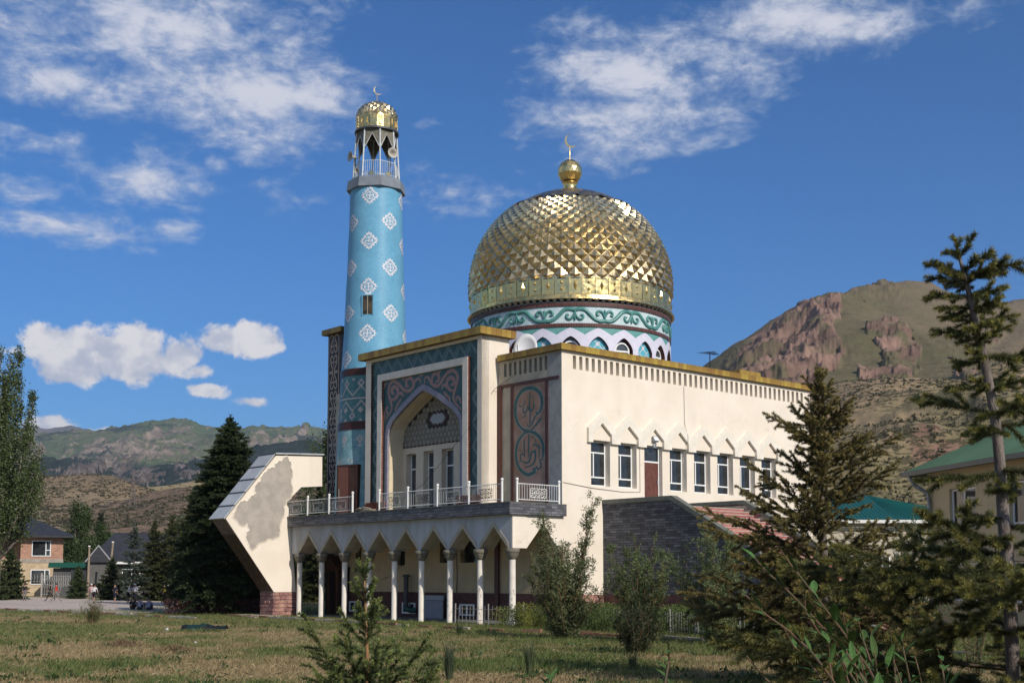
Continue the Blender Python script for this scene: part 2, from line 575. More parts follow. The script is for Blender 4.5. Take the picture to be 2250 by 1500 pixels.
def link(name, data, parent=None, **props):
    o = bpy.data.objects.new(name, data)
    col.objects.link(o)
    if parent is not None:
        o.parent = parent
    for k, v in props.items():
        o[k] = v
    return o


def thing(name, label, cat, loc=(0, 0, 0), rz=0, group=None):
    o = bpy.data.objects.new(name, None)
    o.empty_display_size = .3
    col.objects.link(o)
    o.location = loc
    o.rotation_euler = (0, 0, rz)
    o['label'] = label
    o['category'] = cat
    if group:
        o['group'] = group
    return o


def tag(o, label, cat, group=None):
    o['label'] = label
    o['category'] = cat
    if group:
        o['group'] = group
    return o


def smooth_by_angle(o, ang=40):
    me = o.data
    me.polygons.foreach_set('use_smooth', [True] * len(me.polygons))
    try:
        me.set_sharp_from_angle(angle=R(ang))
    except Exception:
        pass


def np_mesh(name, V, F, mats, colors=None, mi=None):
    """V (n,3), F (m,3) triangles"""
    me = bpy.data.meshes.new(name)
    V = np.asarray(V, dtype=np.float32)
    F = np.asarray(F, dtype=np.int32)
    me.vertices.add(len(V))
    me.vertices.foreach_set('co', V.ravel())
    me.loops.add(F.size)
    me.loops.foreach_set('vertex_index', F.ravel())
    k = F.shape[1]
    me.polygons.add(len(F))
    me.polygons.foreach_set('loop_start', np.arange(0, F.size, k, dtype=np.int32))
    me.polygons.foreach_set('loop_total', np.full(len(F), k, dtype=np.int32))
    for q in (mats if isinstance(mats, (list, tuple)) else [mats]):
        me.materials.append(q)
    if mi is not None:
        me.polygons.foreach_set('material_index', np.asarray(mi, dtype=np.int32))
    if colors is not None:
        c = np.ones((len(V), 4), dtype=np.float32)
        c[:, :3] = colors
        at_ = me.color_attributes.new('Col', 'FLOAT_COLOR', 'POINT')
        at_.data.foreach_set('color', c.ravel())
    me.update(calc_edges=True)
    me.validate()
    return me

# ------------------------------------------------------------------ the mosque; local x runs along the long wall, local y along the front
CORNER = Vector((2.42, 59.7, 0))
D1 = Vector((-.66078, .75058, 0))
D2 = Vector((.75058, .66078, 0))
BROT = math.atan2(D2.y, D2.x)
_q = Vector((0, 0, 0)) - CORNER
CAM_B, CAM_A = _q.dot(D2), _q.dot(D1)


def front(b0):           # outline (a, z), depth d inward from the plane b = b0
    return lambda a, z, d: (b0 + d, a, z)


def side(a0):            # outline (b, z), depth d inward from the plane a = a0
    return lambda b, z, d: (b, a0 + d, z)


def bthing(name, label, cat, group=None):
    return thing(name, label, cat, CORNER, BROT, group)


def bworld(b, a, z):
    return CORNER + D2 * b + D1 * a + Vector((0, 0, z))


mosque = bthing('mosque', 'cream plastered mosque with large gold dome and blue tiled portal', 'mosque')

# --- long wall on the sunny side
PITCHW = 1.95
wins = [2.66 + PITCHW * k for k in range(8)]
holes = []
for k, c in enumerate(wins):
    if k == 2:
        holes.append((c - .70, c + .68, 6.1, 9.0, .26, None))
    else:
        holes.append((c - .68, c + .67, 6.72, 9.0, .42, None))
NSL = 44
for k in range(NSL):
    b = .76 + k * (19.48 - .76) / (NSL - 1)
    holes.append((b, b + .22, 12.40, 13.07, .32, 1))
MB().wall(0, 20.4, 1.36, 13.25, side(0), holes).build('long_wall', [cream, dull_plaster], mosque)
# --- front wing right of the portal, porch wall below it
h2 = []
for k in range(10):
    a = .65 + k * .382
    h2.append((a, a + .2, 12.42, 13.1, .3, 1))
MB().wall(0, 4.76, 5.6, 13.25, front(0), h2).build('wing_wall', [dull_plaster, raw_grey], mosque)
h3 = [(17.0, 17.5, 2.9, 4.05, .3, 1), (12.7, 13.5, 2.88, 4.05, .3, 1), (8.9, 9.5, 2.98, 4.1, .3, 1), (6.4, 7.75, 2.98, 4.1, .3, 1),
      (18.15, 19.9, .0, 2.7, .2, None)]
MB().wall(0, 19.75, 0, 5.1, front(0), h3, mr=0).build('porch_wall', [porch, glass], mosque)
for a0, a1 in ((0, 18.15),):
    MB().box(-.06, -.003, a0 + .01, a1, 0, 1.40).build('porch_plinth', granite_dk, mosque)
# grey unpainted render beside the corner
MB().box(-.012, -.002, .02, .95, 5.8, 13.2).build('render_strip', raw_grey, mosque)
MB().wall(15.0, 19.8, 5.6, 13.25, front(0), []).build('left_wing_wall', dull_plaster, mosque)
# back walls and roof, so that the building is closed
bk = MB()
bk.poly([(20.4, 0, 0), (20.4, 19.8, 0), (20.4, 19.8, 13.25), (20.4, 0, 13.25)])
bk.poly([(0, 19.8, 0), (20.4, 19.8, 0), (20.4, 19.8, 13.25), (0, 19.8, 13.25)])
bk.build('rear_wall', cream, mosque)
MB().box(.34, 20.38, .34, 19.78, 12.15, 12.35).build('roof', raw_grey, mosque)
pr = MB()
pr.box(.3, 20.1, .33, .36, 12.3, 13.3)
pr.box(.33, .36, .36, 4.76, 12.3, 13.3)
pr.build('parapet_back', dull_plaster, mosque)
# plinth of pink stone on the sunny side
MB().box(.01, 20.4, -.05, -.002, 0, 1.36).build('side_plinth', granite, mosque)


def tile_strip(name, core, p0, p1, out, z0, z1, parent, first=None, step=.33, dep=.1):
    """ochre facing tiles in a row from p0 to p1 (local b, a); out = outward direction"""
    p0, p1, out = Vector(p0), Vector(p1), Vector(out)
    n = max(1, round((p1 - p0).length / step))
    st = (p1 - p0) / n
    L = st.length
    if first is None:
        first = MB().box(-L / 2 + .006, L / 2 - .006, 0, .05, 0, z1 - z0).mesh('cornice_tile', ochre)
    ang = math.atan2(st.y, st.x)
    # local y of the tile must point outward
    yv = Vector((-math.sin(ang), math.cos(ang)))
    if yv.dot(out) < 0:
        ang += pi
    for k in range(n):
        c = p0 + st * (k + .5)
        o = link('cornice_tile', first, parent)
        o.location = (c.x, c.y, z0)
        o.rotation_euler = (rnd.uniform(-.02, .02), 0, ang + rnd.uniform(-.008, .008))
    return first


def cornice(parent, ring, z0, z1, over, out_signs, close=False):
    """ring: list of (b, a) along the wall top; over: overhang; builds core + tiles"""
    core = MB()
    for (p, q, o) in ring:
        p, q, o = Vector(p), Vector(q), Vector(o)
        a, b = p + o * (over - .05), q + o * (over - .05)
        c, d = q - o * .3, p - o * .3
        core.prism([tuple(a), tuple(b), tuple(c), tuple(d)], lambda u, v, w: (u, v, w), z0, z1 - .004)
    cob = core.build('cornice', ochre_dk, parent)
    for (p, q, o) in ring:
        p, q, o = Vector(p), Vector(q), Vector(o)
        tile_strip('cornice', cob, p + o * (over - .045), q + o * (over - .045), o, z0, z1, cob)
        # flat top tiles
    return cob


OV = .2
cornice(mosque, [((-OV, 0), (20.6, 0), (0, -1))], 13.25, 13.56, OV, None)
cornice(mosque, [((0, -OV + .0), (0, 4.6), (-1, 0))], 13.252, 13.562, OV, None)

# --- windows, door and their hoods
hood_pts = [(-.974, 8.86), (-.974, 9.58), (0, 10.36), (.974, 9.58), (.974, 8.86), (.67, 8.86), (.67, 9.30), (0, 9.86), (-.67, 9.30), (-.67, 8.86)]
hood_me = MB().prism([(u, z - 8.86) for u, z in hood_pts], lambda u, z, d: (u, d, z), -.16, 0).mesh('window_hood', white_plaster)


def window_meshes(w, h):
    fr = MB()
    e = .07
    for x0, x1, z0, z1 in ((0, w, 0, e), (0, w, h - e, h), (0, e, e, h - e), (w - e, w, e, h - e), (e, w - e, .42, .42 + e), (e, w - e, h - .62, h - .62 + e),
                           (w * .34, w * .34 + e, .42 + e, h - .62)):
        fr.box(x0 - w / 2, x1 - w / 2, 0, .07, z0, z1)
    pn = []
    for x0, x1, z0, z1 in ((e, w - e, e, .42), (e, w * .34, .49, h - .62), (w * .34 + e, w - e, .49, h - .62), (e, w - e, h - .55, h - e)):
        pn.append(MB().box(x0 - w / 2, x1 - w / 2, .03, .045, z0, z1).mesh('pane', glass))
    return fr.mesh('window', pvc), pn


wf, wp = window_meshes(1.33, 2.27)
room_back = MB().box(-.665, .665, .5, .52, 0, 2.27).mesh('window_reveal', mat('dim_room', (.10, .085, .07), (.04, .035, .03), scale=2))
for k, c in enumerate(wins):
    o = link('window_hood', hood_me, mosque)
    o.location = (c, 0, 8.86)
    if k == 2:
        continue
    o = link('window', wf, mosque)
    o.location = (c - .005, .33, 6.725)
    for me in wp:
        link('pane', me, o)
# door with transom
dr = MB()
dr.box(-.66, -.60, 0, .06, 0, 2.86)
dr.box(.58, .64, 0, .06, 0, 2.86)
dr.box(-.60, .58, 0, .06, 2.8, 2.86)
dr.box(-.60, .58, 0, .06, 2.02, 2.1)
dro = dr.build('door_frame', pvc, mosque)
dro.location = (wins[2], .2, 6.12)
lf = MB()
lf.box(-.595, .575, .01, .05, .0, 2.015)
lfo = lf.build('door', door_brown, mosque)
lfo.location = dro.location
mp_door = lambda u, z, d: (u, d, z)
ov = [(.30 * math.cos(t * pi / 12), 1.0 + .42 * math.sin(t * pi / 12)) for t in range(25)]
pm = MB()
pm.ribbon([(.62 * u, z) for u, z in ov], .05, mp_door, .01, -.018)
pm.ribbon([(-.42, 1.52), (-.25, 1.72), (0, 1.80), (.25, 1.72), (.42, 1.52)], .05, mp_door, .01, -.018)
pm.ribbon([(-.42, .48), (-.25, .28), (0, .2), (.25, .28), (.42, .48)], .05, mp_door, .01, -.018)
pm.ribbon([(-.45, .1), (-.45, 1.9)], .03, mp_door, .01, -.012)
pm.ribbon([(.45, .1), (.45, 1.9)], .03, mp_door, .01, -.012)
pm.build('door_moulding', door_brown, lfo)
hd = MB()
hd.box(.47, .52, -.02, .012, .88, 1.18)
hd.tube([(.495, -.02, 1.06), (.495, -.07, 1.06), (.38, -.07, 1.06)], .012, 6)
hd.build('handle', mat('steel', (.55, .55, .53), rough=.3, metal=.9), lfo)
MB().box(-.595, .575, .02, .035, 2.11, 2.79).build('transom_pane', glass, mosque).location = dro.location

# --- cables on the long wall
cb = MB()
cb.tube([(9.0, -.02, 12.35), (9.02, -.02, 10.4), (9.1, -.18, 9.7), (9.1, -.18, 8.9), (9.1, -.02, 8.8)], .012, 4)
cb.tube([(.05, -.02, 6.78), (2, -.03, 6.6), (4.2, -.02, 6.5), (5.5, -.02, 6.55), (5.5, -.02, 9.0)], .012, 4)
cb.build('wall_cable', mat('cable_grey', (.16, .15, .14), rough=.6), mosque)
fl = bthing('floodlight', 'grey floodlight mounted above the brown side door', 'floodlight')
fm = MB()
fm.box(-.17, .17, -.28, -.14, .0, .26, 0)
fm.box(-.15, .15, -.29, -.281, .02, .24, 1)
fm.box(-.19, .19, -.30, -.13, .255, .275, 0)
fo = fm.build('lamp_body', [metal_grey, pvc], fl)
fo.location = (wins[2] + .02, 0, 9.12)
fo.rotation_euler = (R(-28), 0, 0)
fb_ = MB()
fb_.tube([(wins[2], 0, 8.98), (wins[2], -.16, 8.95), (wins[2], -.22, 9.12)], .022, 6)
fb_.box(wins[2] - .1, wins[2] + .1, -.12, .0, 8.9, 9.05)
fb_.build('bracket', metal_grey, fl)

# --- lettered panel on the wing
wp_ = front(-.02)
MB().box(-.022, -.0125, .96, 3.72, 5.7, 11.9).build('lettered_panel', script_pink, mosque)
bands = MB()
bands.box(-.05, -.013, .951, 1.15, 5.7, 11.86)
bands.box(-.05, -.013, 3.52, 3.73, 5.7, 11.86)
bands.box(-.055, -.013, .17, 4.5, 11.865, 12.02)
bands.box(-.09, -.002, 4.42, 4.74, 5.7, 12.0)
bands.build('panel_border', brown_tile, mosque)
SCRIPT=[(0.17,[(2.36,9.49),(2.85,9.63),(3.22,9.98),(3.37,10.42),(3.37,10.85),(3.23,11.22),(2.91,11.53),(2.54,11.63),(2.17,11.62),(1.81,11.49),(1.53,11.27),(1.41,10.99),(1.42,10.64),(1.56,10.38),(1.87,10.2)]),(0.1,[(1.87,10.2),(2.02,10.01),(2.2,9.71)]),(0.09,[(2.28,11.44),(2.29,11.09),(2.3,10.74),(2.28,10.49)]),(0.08,[(2.25,10.45),(2.27,10.03),(2.31,9.63)]),(0.09,[(2.02,10.95),(1.99,10.7),(2.07,10.54),(2.23,10.48),(2.36,10.57),(2.38,10.74)]),(0.08,[(2.46,10.75),(2.49,10.58),(2.59,10.45),(2.75,10.46),(2.79,10.61),(2.74,10.75)]),(0.06,[(2.91,10.18),(2.49,10.33)]),(0.045,[(3.12,10.89),(2.99,10.77),(2.75,10.84),(2.64,10.97),(2.74,10.99)]),(0.045,[(2.15,11.28),(2.07,11.1),(1.94,11.21)]),(0.045,[(2.31,9.72),(2.44,9.73),(2.49,9.88)]),(0.1,[(1.46,10.14),(1.43,9.99),(1.61,9.97),(1.59,9.86),(1.74,9.84),(1.77,9.76),(1.89,9.72),(2.07,9.59),(2.33,9.48)]),(0.07,[(1.87,10.38),(1.7,10.31)]),(0.15,[(2.36,9.44),(1.97,9.36),(1.56,9.09),(1.34,8.73),(1.3,8.38),(1.36,8.04)]),(0.15,[(2.36,9.44),(2.75,9.37),(3.07,9.12),(3.25,8.81),(3.33,8.43),(3.29,8.07),(3.12,7.71),(2.8,7.44),(2.44,7.3),(2.13,7.35),(1.92,7.42),(1.98,7.58),(2.1,7.54)]),(0.09,[(2.36,9.34),(2.38,8.81),(2.39,8.08)]),(0.08,[(2.72,9.12),(2.7,8.66),(2.67,8.24)]),(0.07,[(2.67,8.24),(2.91,8.4),(3.0,8.23),(2.94,8.05),(3.09,7.99)]),(0.1,[(2.86,8.01),(2.6,7.9),(2.34,7.95),(2.21,8.21),(2.17,8.38),(1.97,8.43),(1.89,8.32),(1.92,7.98),(2.18,7.75),(2.7,7.68)]),(0.06,[(1.87,8.56),(1.82,8.14)]),(0.07,[(1.63,8.82),(1.59,8.06)]),(0.08,[(2.09,8.7),(1.87,8.77),(1.67,8.65),(1.49,8.57)]),(0.05,[(1.92,9.09),(1.81,8.85)]),(0.04,[(2.15,9.21),(2.08,9.1),(2.0,9.2)]),(0.09,[(1.32,8.0),(1.57,7.95),(1.46,7.7),(1.67,7.51),(1.8,7.66),(1.92,7.46)]),(0.05,[(3.09,8.59),(2.95,8.51)]),(0.06,[(1.76,7.38),(1.68,7.34)])]
SWIRLS=[(0.2,[(9.59,12.62),(9.67,12.82),(9.54,12.95),(9.34,12.92),(9.19,12.76),(9.01,12.55),(8.76,12.4),(8.46,12.36),(8.26,12.46),(8.09,12.63),(7.87,12.82),(7.62,12.97),(7.28,13.04),(6.99,12.92),(6.82,12.69),(6.82,12.45),(6.94,12.22),(7.03,11.98),(7.13,11.75),(7.15,11.54),(7.0,11.28),(6.74,11.07),(6.5,10.87)]),(0.2,[(8.96,12.55),(8.99,12.77),(8.91,12.98),(8.71,13.05),(8.46,12.95),(8.38,12.76),(8.48,12.61),(8.71,12.61)]),(0.22,[(7.42,12.0),(7.69,12.3),(7.69,12.55),(7.47,12.66),(7.21,12.61),(7.08,12.45),(7.2,12.28),(7.42,12.3)]),(0.16,[(8.18,12.12),(8.06,12.29),(7.86,12.32),(7.66,12.18),(7.37,11.99),(7.13,11.96)]),(0.16,[(7.96,12.0),(7.76,11.79),(7.51,11.61),(7.42,11.36)]),(0.14,[(6.5,11.17),(6.6,11.42),(6.81,11.59),(6.93,11.49),(6.86,11.36)]),(0.2,[(10.06,12.64),(10.01,12.83),(10.19,12.96),(10.42,12.91),(10.6,12.77),(10.7,12.56),(10.97,12.4),(11.26,12.39),(11.55,12.5),(11.82,12.72),(12.09,12.92),(12.37,13.06),(12.64,13.08),(12.83,12.94),(12.93,12.72),(12.96,12.47),(12.87,12.2),(12.73,11.95),(12.65,11.68),(12.72,11.43),(12.94,11.23),(13.21,11.06)]),(0.2,[(10.68,12.62),(10.71,12.91),(10.92,13.07),(11.21,13.04),(11.31,12.86),(11.26,12.66),(11.02,12.66)]),(0.22,[(12.73,12.15),(12.46,12.05),(12.14,12.21),(12.06,12.49),(12.25,12.71),(12.55,12.74),(12.66,12.59),(12.57,12.42),(12.36,12.4)]),(0.16,[(12.14,12.21),(11.92,12.35),(11.74,12.31),(11.55,12.13)]),(0.15,[(11.76,12.04),(11.97,11.84),(12.24,11.58),(12.34,11.4)]),(0.13,[(12.94,11.26),(13.17,11.48),(13.14,11.67),(12.95,11.65)])]
lt = MB()
for w, pts in SCRIPT:
    lt.ribbon(pts, w * 1.1, wp_, -.004 - rnd.random() * .002, 0, taper=True)
lt.build('arabic_lettering', teal_ink, mosque)
halo = MB()
for w, pts in SCRIPT:
    if w > .12:
        halo.ribbon(pts, w * 1.1 + .1, wp_, -.0035, 0)
halo.build('lettering_outline', mat('grey_teal', (.25, .25, .23), (.3, .25, .22), scale=4), mosque)

# --- portal block
PB = -1.11
A0, A1, AM = 4.74, 15.06, 9.9
pf = front(PB)


def pi_shape(a0, a1, zt, i0, i1, it, zb=5.6):
    return [(a0, zb), (a0, zt), (a1, zt), (a1, zb), (i1, zb), (i1, it), (i0, it), (i0, zb)]


portal_core = MB()
portal_core.prism(pi_shape(A0, A1, 14.55, 5.09, 14.56, 14.40), pf, 0, .5)
portal_core.wall(A0, A1, 5.6, 14.55, lambda a, z, d: (.75, a, z), [])
portal_core.poly([(PB, A0, 5.6), (.75, A0, 5.6), (.75, A0, 14.55), (PB, A0, 14.55)])
portal_core.poly([(PB, A1, 5.6), (.75, A1, 5.6), (.75, A1, 14.55), (PB, A1, 14.55)])
portal_core.poly([(PB, A0, 14.55), (.75, A0, 14.55), (.75, A1, 14.55), (PB, A1, 14.55)])
portal_core.build('portal_wall', cream, mosque)
MB().prism(pi_shape(5.091, 14.559, 14.399, 5.80, 13.88, 13.6), pf, .14, .45).build('portal_band', teal, mosque)
MB().prism(pi_shape(5.82, 13.86, 13.58, 6.24, 13.45, 13.2), pf, -.05, .4).build('portal_frame', white_plaster, mosque)
# zigzags on the band
zz = MB()
for off, w in ((.0, .11), (.30, .11)):
    for a in (5.31, 14.21):
        pts = []
        z = 5.7
        k = 0
        while z < 13.3:
            pts.append((a + (.17 if k % 2 else -.17) + off * .25, z))
            pts.append((a + (.17 if k % 2 else -.17) + off * .25, z + .2))
            z += .62
            k += 1
        zz.ribbon(pts, w, pf, .136 - off * .002)
a = 5.2
k = 0
pts, pts2 = [], []
while a < 14.5:
    pts += [(a, 13.72 + (.42 if k % 2 else 0)), (a + .14, 13.72 + (.42 if k % 2 else 0)), ]
    pts2 += [(a + .1, 13.9 + (.4 if k % 2 else 0)), (a + .22, 13.9 + (.4 if k % 2 else 0))]
    a += .46
    k += 1
zz.ribbon(pts, .11, pf, .1355)
zz.ribbon(pts2, .09, pf, .1345)
zz.build('zigzag_ornament', teal_lt, mosque)


def brick_column(mb, mp, u0, u1, z0, z1, h=.085, dep=.02):
    z = z0
    k = 0
    while z < z1 - .02:
        jit = rnd.uniform(-.004, .004)
        mb.prism([(u0, z), (u1, z), (u1, z + h * .78), (u0, z + h * .78)], mp, -dep + jit, .0)
        z += h
        k += 1


bb = MB()
brick_column(bb, lambda b, z, d: (b, 13.45 + d, z), PB - .03, PB + .12, 5.7, 13.15)      # inner left jamb of the frame, faces right
brick_column(bb, lambda b, z, d: (b, 5.82 + d, z), PB - .03, PB + .13, 5.7, 13.55)        # outer right side of the frame
bb.build('brick_edging', brick_red, mosque, kind='stuff')
bd = MB()
brick_column(bd, lambda b, z, d: (b, 14.558 + d, z), PB + .02, PB + .13, 5.7, 14.3)
bd.build('dark_brick_edging', brown_tile, mosque, kind='stuff')
# brick foot of the portal, single bricks
fb0 = MB().box(0, .1, 0, .24, 0, .075).mesh('foot_brick', brick_red)
for row in range(8):
    for (s0, s1, bb_) in ((13.0, 15.03, PB - .06), (4.78, 6.9, PB - .06)):
        a = s0 + (row % 2) * .12
        while a < s1 - .2:
            o = link('foot_brick', fb0, mosque)
            o.location = (bb_ + rnd.uniform(-.008, .008), a, 5.69 + row * .09)
            a += .26

# spandrel with the pointed arch
AH = 3.42


def arch_curve(half, zs, za, n=14):
    """right half of a pointed arch, nearly straight below the point: (offset from the axis, z), from the springing up"""
    key = [(1, 0), (.995, .20), (.965, .34), (.86, .475), (.73, .575), (.55, .695), (.36, .815), (.15, .935), (0, 1)]
    out = []
    for k in range(n + 1):
        t = k / n * (len(key) - 1)
        i = min(int(t), len(key) - 2)
        f = t - i
        out.append((half * (key[i][0] * (1 - f) + key[i + 1][0] * f), zs + (za - zs) * (key[i][1] * (1 - f) + key[i + 1][1] * f)))
    return out


NA = AM - .1
sp_arc = arch_curve(3.44, 9.6, 12.62)
arc_full = [(NA + x, z) for x, z in sp_arc] + [(NA - x, z) for x, z in reversed(sp_arc[:-1])]
out_ = [(6.25, 5.6), (6.25, 13.19), (13.44, 13.19), (13.44, 5.6)] + [(NA + 3.44, 5.6)] + arc_full + [(NA - 3.44, 5.6)]
MB().prism(out_, pf, .10, .32).build('spandrel', teal, mosque)
# lavender border following the arch
bo = MB()
outer = arch_curve(3.44, 9.6, 12.62, 24)
inner = arch_curve(3.22, 9.5, 12.27, 24)
for sgn in (1, -1):
    for k in range(24):
        q = [(NA + sgn * outer[k][0], outer[k][1]), (NA + sgn * outer[k + 1][0], outer[k + 1][1]), (NA + sgn * inner[k + 1][0], inner[k + 1][1]), (NA + sgn * inner[k][0], inner[k][1])]
        bo.prism(q, pf, .07, .25)
    q = [(NA + sgn * outer[0][0], 5.7), (NA + sgn * outer[0][0], outer[0][1]), (NA + sgn * inner[0][0], inner[0][1]), (NA + sgn * inner[0][0], 5.7)]
    bo.prism(q, pf, .07, .25)
bo.build('arch_border', lav, mosque)
sw = MB()
for w, pts in SWIRLS:
    sw.ribbon(pts, w * 1.05, pf, .094, -.012, taper=True)
sw.build('swirl_ornament', pinkm, mosque)
fin = MB()
for pts in ([(6.3, 13.1), (6.55, 13.1), (6.3, 12.8)], [(13.4, 13.1), (13.1, 13.1), (13.4, 12.75)], [(9.7, 13.15), (10.2, 13.15), (9.95, 13.0)], [(8.2, 13.15), (8.6, 13.15), (8.4, 12.95)],
            [(11.3, 13.15), (11.8, 13.15), (11.5, 12.95)], [(6.3, 12.0), (6.45, 11.8), (6.3, 11.6)], [(13.4, 11.6), (13.25, 11.3), (13.4, 10.8)]):
    fin.prism(pts, pf, .088, .1)
fin.build('corner_ornament', pinkm, mosque)
# niche: soffit, back wall with three windows, lattice tympanum
NB = .05
nd = NB - PB
so = MB()
inner = arch_curve(3.22, 9.5, 12.27, 24)
line = [(NA + inner[0][0], 5.6)] + [(NA + x, z) for x, z in inner] + [(NA - x, z) for x, z in reversed(inner[:-1])] + [(NA - inner[0][0], 5.6)]
for k in range(len(line) - 1):
    p, q = line[k], line[k + 1]
    so.poly([pf(*p, .2), pf(*q, .2), pf(*q, nd + .02), pf(*p, nd + .02)])
so.build('niche_soffit', mat('soffit_plaster', (.68, .57, .40), (.60, .50, .35), scale=1.4, bump=.2), mosque)
nw = [(11.8, 12.7, 5.9, 9.08, .42, None), (10.2, 11.12, 5.9, 9.13, .42, None), (8.45, 9.5, 5.9, 9.13, .42, None)]
MB().wall(6.4, 13.4, 5.6, 12.3, front(NB), nw).build('niche_wall', mat('niche_plaster', (.66, .57, .455), (.60, .52, .41), scale=1.4, bump=.2), mosque)
for h in nw:
    w = h[1] - h[0]
    f = MB()
    for u0, u1, z0, z1 in ((0, .07, 0, 3.23), (w - .07, w, 0, 3.23), (.07, w - .07, 3.15, 3.23), (.07, w - .07, 2.3, 2.38), (.07, w - .07, 0, .07)):
        f.box(0, .06, u0, u1, z0, z1)
    fo = f.build('niche_window', pvc, mosque)
    fo.location = (NB + .34, h[0], h[2])
    MB().box(.02, .03, .071, w - .071, .071, 2.3).build('pane', glass_grey, fo)
    MB().box(.02, .03, .071, w - .071, 2.38, 3.15).build('pane', glass_grey, fo)
ty = arch_curve(3.18, 9.42, 12.22, 18)
tyo = [(NA + x, z) for x, z in ty] + [(NA - x, z) for x, z in reversed(ty[:-1])]
tf = front(NB)
MB().prism(tyo, tf, -.02, .0).build('tympanum', mat('lattice_ground', (.03, .028, .024), (.045, .04, .035), scale=5), mosque)
ri = MB()


def ty_in(a, z):
    x = abs(a - NA)
    if z < 9.52:
        return False
    for k in range(18):
        if ty[k + 1][0] <= x <= ty[k][0]:
            t = (ty[k][0] - x) / (ty[k][0] - ty[k + 1][0])
            return z < ty[k][1] + (ty[k + 1][1] - ty[k][1]) * t - .14
    return False


row = 0
z = 9.62
while z < 12:
    a = 6.6 + (row % 2) * .17
    while a < 13.3:
        if ty_in(a, z) and not (abs(a - 9.8) < .95 and abs(z - 10.83) < .42):
            for r0, r1, d in ((.088, .052, -.03), (.168, .146, -.026)):
                for q in range(8 if r0 < .1 else 6):
                    nn = 8 if r0 < .1 else 6
                    t0, t1 = 2 * pi * q / nn + .5236, 2 * pi * (q + 1) / nn + .5236
                    ri.poly([tf(a + r0 * math.cos(t0), z + r0 * math.sin(t0), d), tf(a + r0 * math.cos(t1), z + r0 * math.sin(t1), d),
                             tf(a + r1 * math.cos(t1), z + r1 * math.sin(t1), d), tf(a + r1 * math.cos(t0), z + r1 * math.sin(t0), d)])
        a += .34
    z += .295
    row += 1
ri.build('tympanum_lattice', mat('lattice_cream', (.66, .62, .52), (.56, .53, .45), scale=4), mosque, kind='stuff')
ct = [(-.80, 0), (-.62, .2), (-.45, .33), (-.1, .31), (0, .42), (.1, .31), (.45, .33), (.62, .2), (.80, 0), (.62, -.2), (.45, -.33), (.1, -.31), (0, -.42), (-.1, -.31), (-.45, -.33), (-.62, -.2)]
MB().prism([(9.8 + u * 1.08, 10.83 + v * 1.08) for u, v in ct], tf, -.05, -.02).build('cartouche_border', brown_tile, mosque)
MB().prism([(9.8 + u * .84, 10.83 + v * .82) for u, v in ct], tf, -.06, -.05).build('cartouche', mat('cartouche_grey', (.34, .37, .40), rough=.5), mosque)
# portal cornice
cornice(mosque, [((PB - .32, A0 - .32), (PB - .32, A1 + .32), (-1, 0))], 14.55, 14.93, .02, None)
cornice(mosque, [((PB - .32, A0 - .32), (.95, A0 - .32), (0, -1))], 14.552, 14.932, .02, None)
cs = MB()
cs.box(PB - .30, .95, A0 - .30, A1 + .30, 14.556, 14.90)
cs.build('cornice_slab', ochre_dk, mosque)
# ---------- drum and dome
DB, DA = 10.2, 9.9
TH = math.atan2(CAM_A - DA, CAM_B - DB)


def cyl(r, th0=0.):
    """u = arc length to the right of the line towards the camera, v = z, d = depth towards the axis"""
    def f(u, z, d):
        an = TH + th0 + u / 6.0
        return (DB + (r - d) * math.cos(an), DA + (r - d) * math.sin(an), z)
    return f


drum = MB().lathe([(5.70, 12.3), (5.70, 16.05), (5.95, 16.05), (5.95, 17.5)], 96, DB, DA).build('drum', drum_pale, mosque, smooth=False)
MB().lathe([(5.96, 16.05), (6.02, 16.055), (6.02, 16.26), (5.96, 16.265)], 96, DB, DA).build('drum_brick_course', drum_brick, drum)
MB().lathe([(5.96, 17.22), (6.02, 17.225), (6.02, 17.45), (5.96, 17.455)], 96, DB, DA).build('drum_brick_course', drum_brick, drum)
# arcade: 24 bays
BW = 6.0 * 2 * pi / 24
WO = .60


def bay_arch(u):
    t = abs(u) / WO
    return 14.92 + .62 * ((1 - t ** 1.9) ** .8 * .72 + .28 * (1 - t)) if t < 1 else 14.92


def bay_hi(u):
    return 15.62 + (16.01 - 15.62) * (1 - (abs(u) / (BW / 2)) ** 1.25)


us = [-BW / 2, -.7] + [-WO + WO * 2 * k / 14 for k in range(15)] + [.7, BW / 2]
wm, tm, rm = MB(), MB(), MB()
f6 = cyl(6.0)
for k in range(len(us) - 1):
    u, v = us[k], us[k + 1]
    cen = abs((u + v) / 2) < WO
    lo0, lo1 = (bay_arch(u), bay_arch(v)) if cen else (13.0, 13.0)
    wm.poly([f6(u, lo0, 0), f6(v, lo1, 0), f6(v, bay_hi(v), 0), f6(u, bay_hi(u), 0)])
    wm.poly([f6(u, bay_hi(u), 0), f6(v, bay_hi(v), 0), f6(v, bay_hi(v), .05), f6(u, bay_hi(u), .05)])
    tm.poly([f6(u, bay_hi(u), .035), f6(v, bay_hi(v), .035), f6(v, 16.05, .035), f6(u, 16.05, .035)])
    if cen:
        rm.poly([f6(u, lo0, 0), f6(v, lo1, 0), f6(v, lo1, .28), f6(u, lo0, .28)])
for s in (-1, 1):
    rm.poly([f6(s * WO, 13, 0), f6(s * WO, 14.92, 0), f6(s * WO, 14.92, .28), f6(s * WO, 13, .28)])


def around(me_local, k, name, parent):
    o = link(name, me_local, parent)
    an = 2 * pi * k / 24
    # rotate about the dome axis
    o.matrix_local = Matrix.Translation((DB, DA, 0)) @ Matrix.Rotation(an, 4, 'Z') @ Matrix.Translation((-DB, -DA, 0))
    return o


wme, tme, rme = wm.mesh('arcade_arch', drum_white), tm.mesh('arcade_spandrel', drum_teal), rm.mesh('arch_reveal', brown_tile)
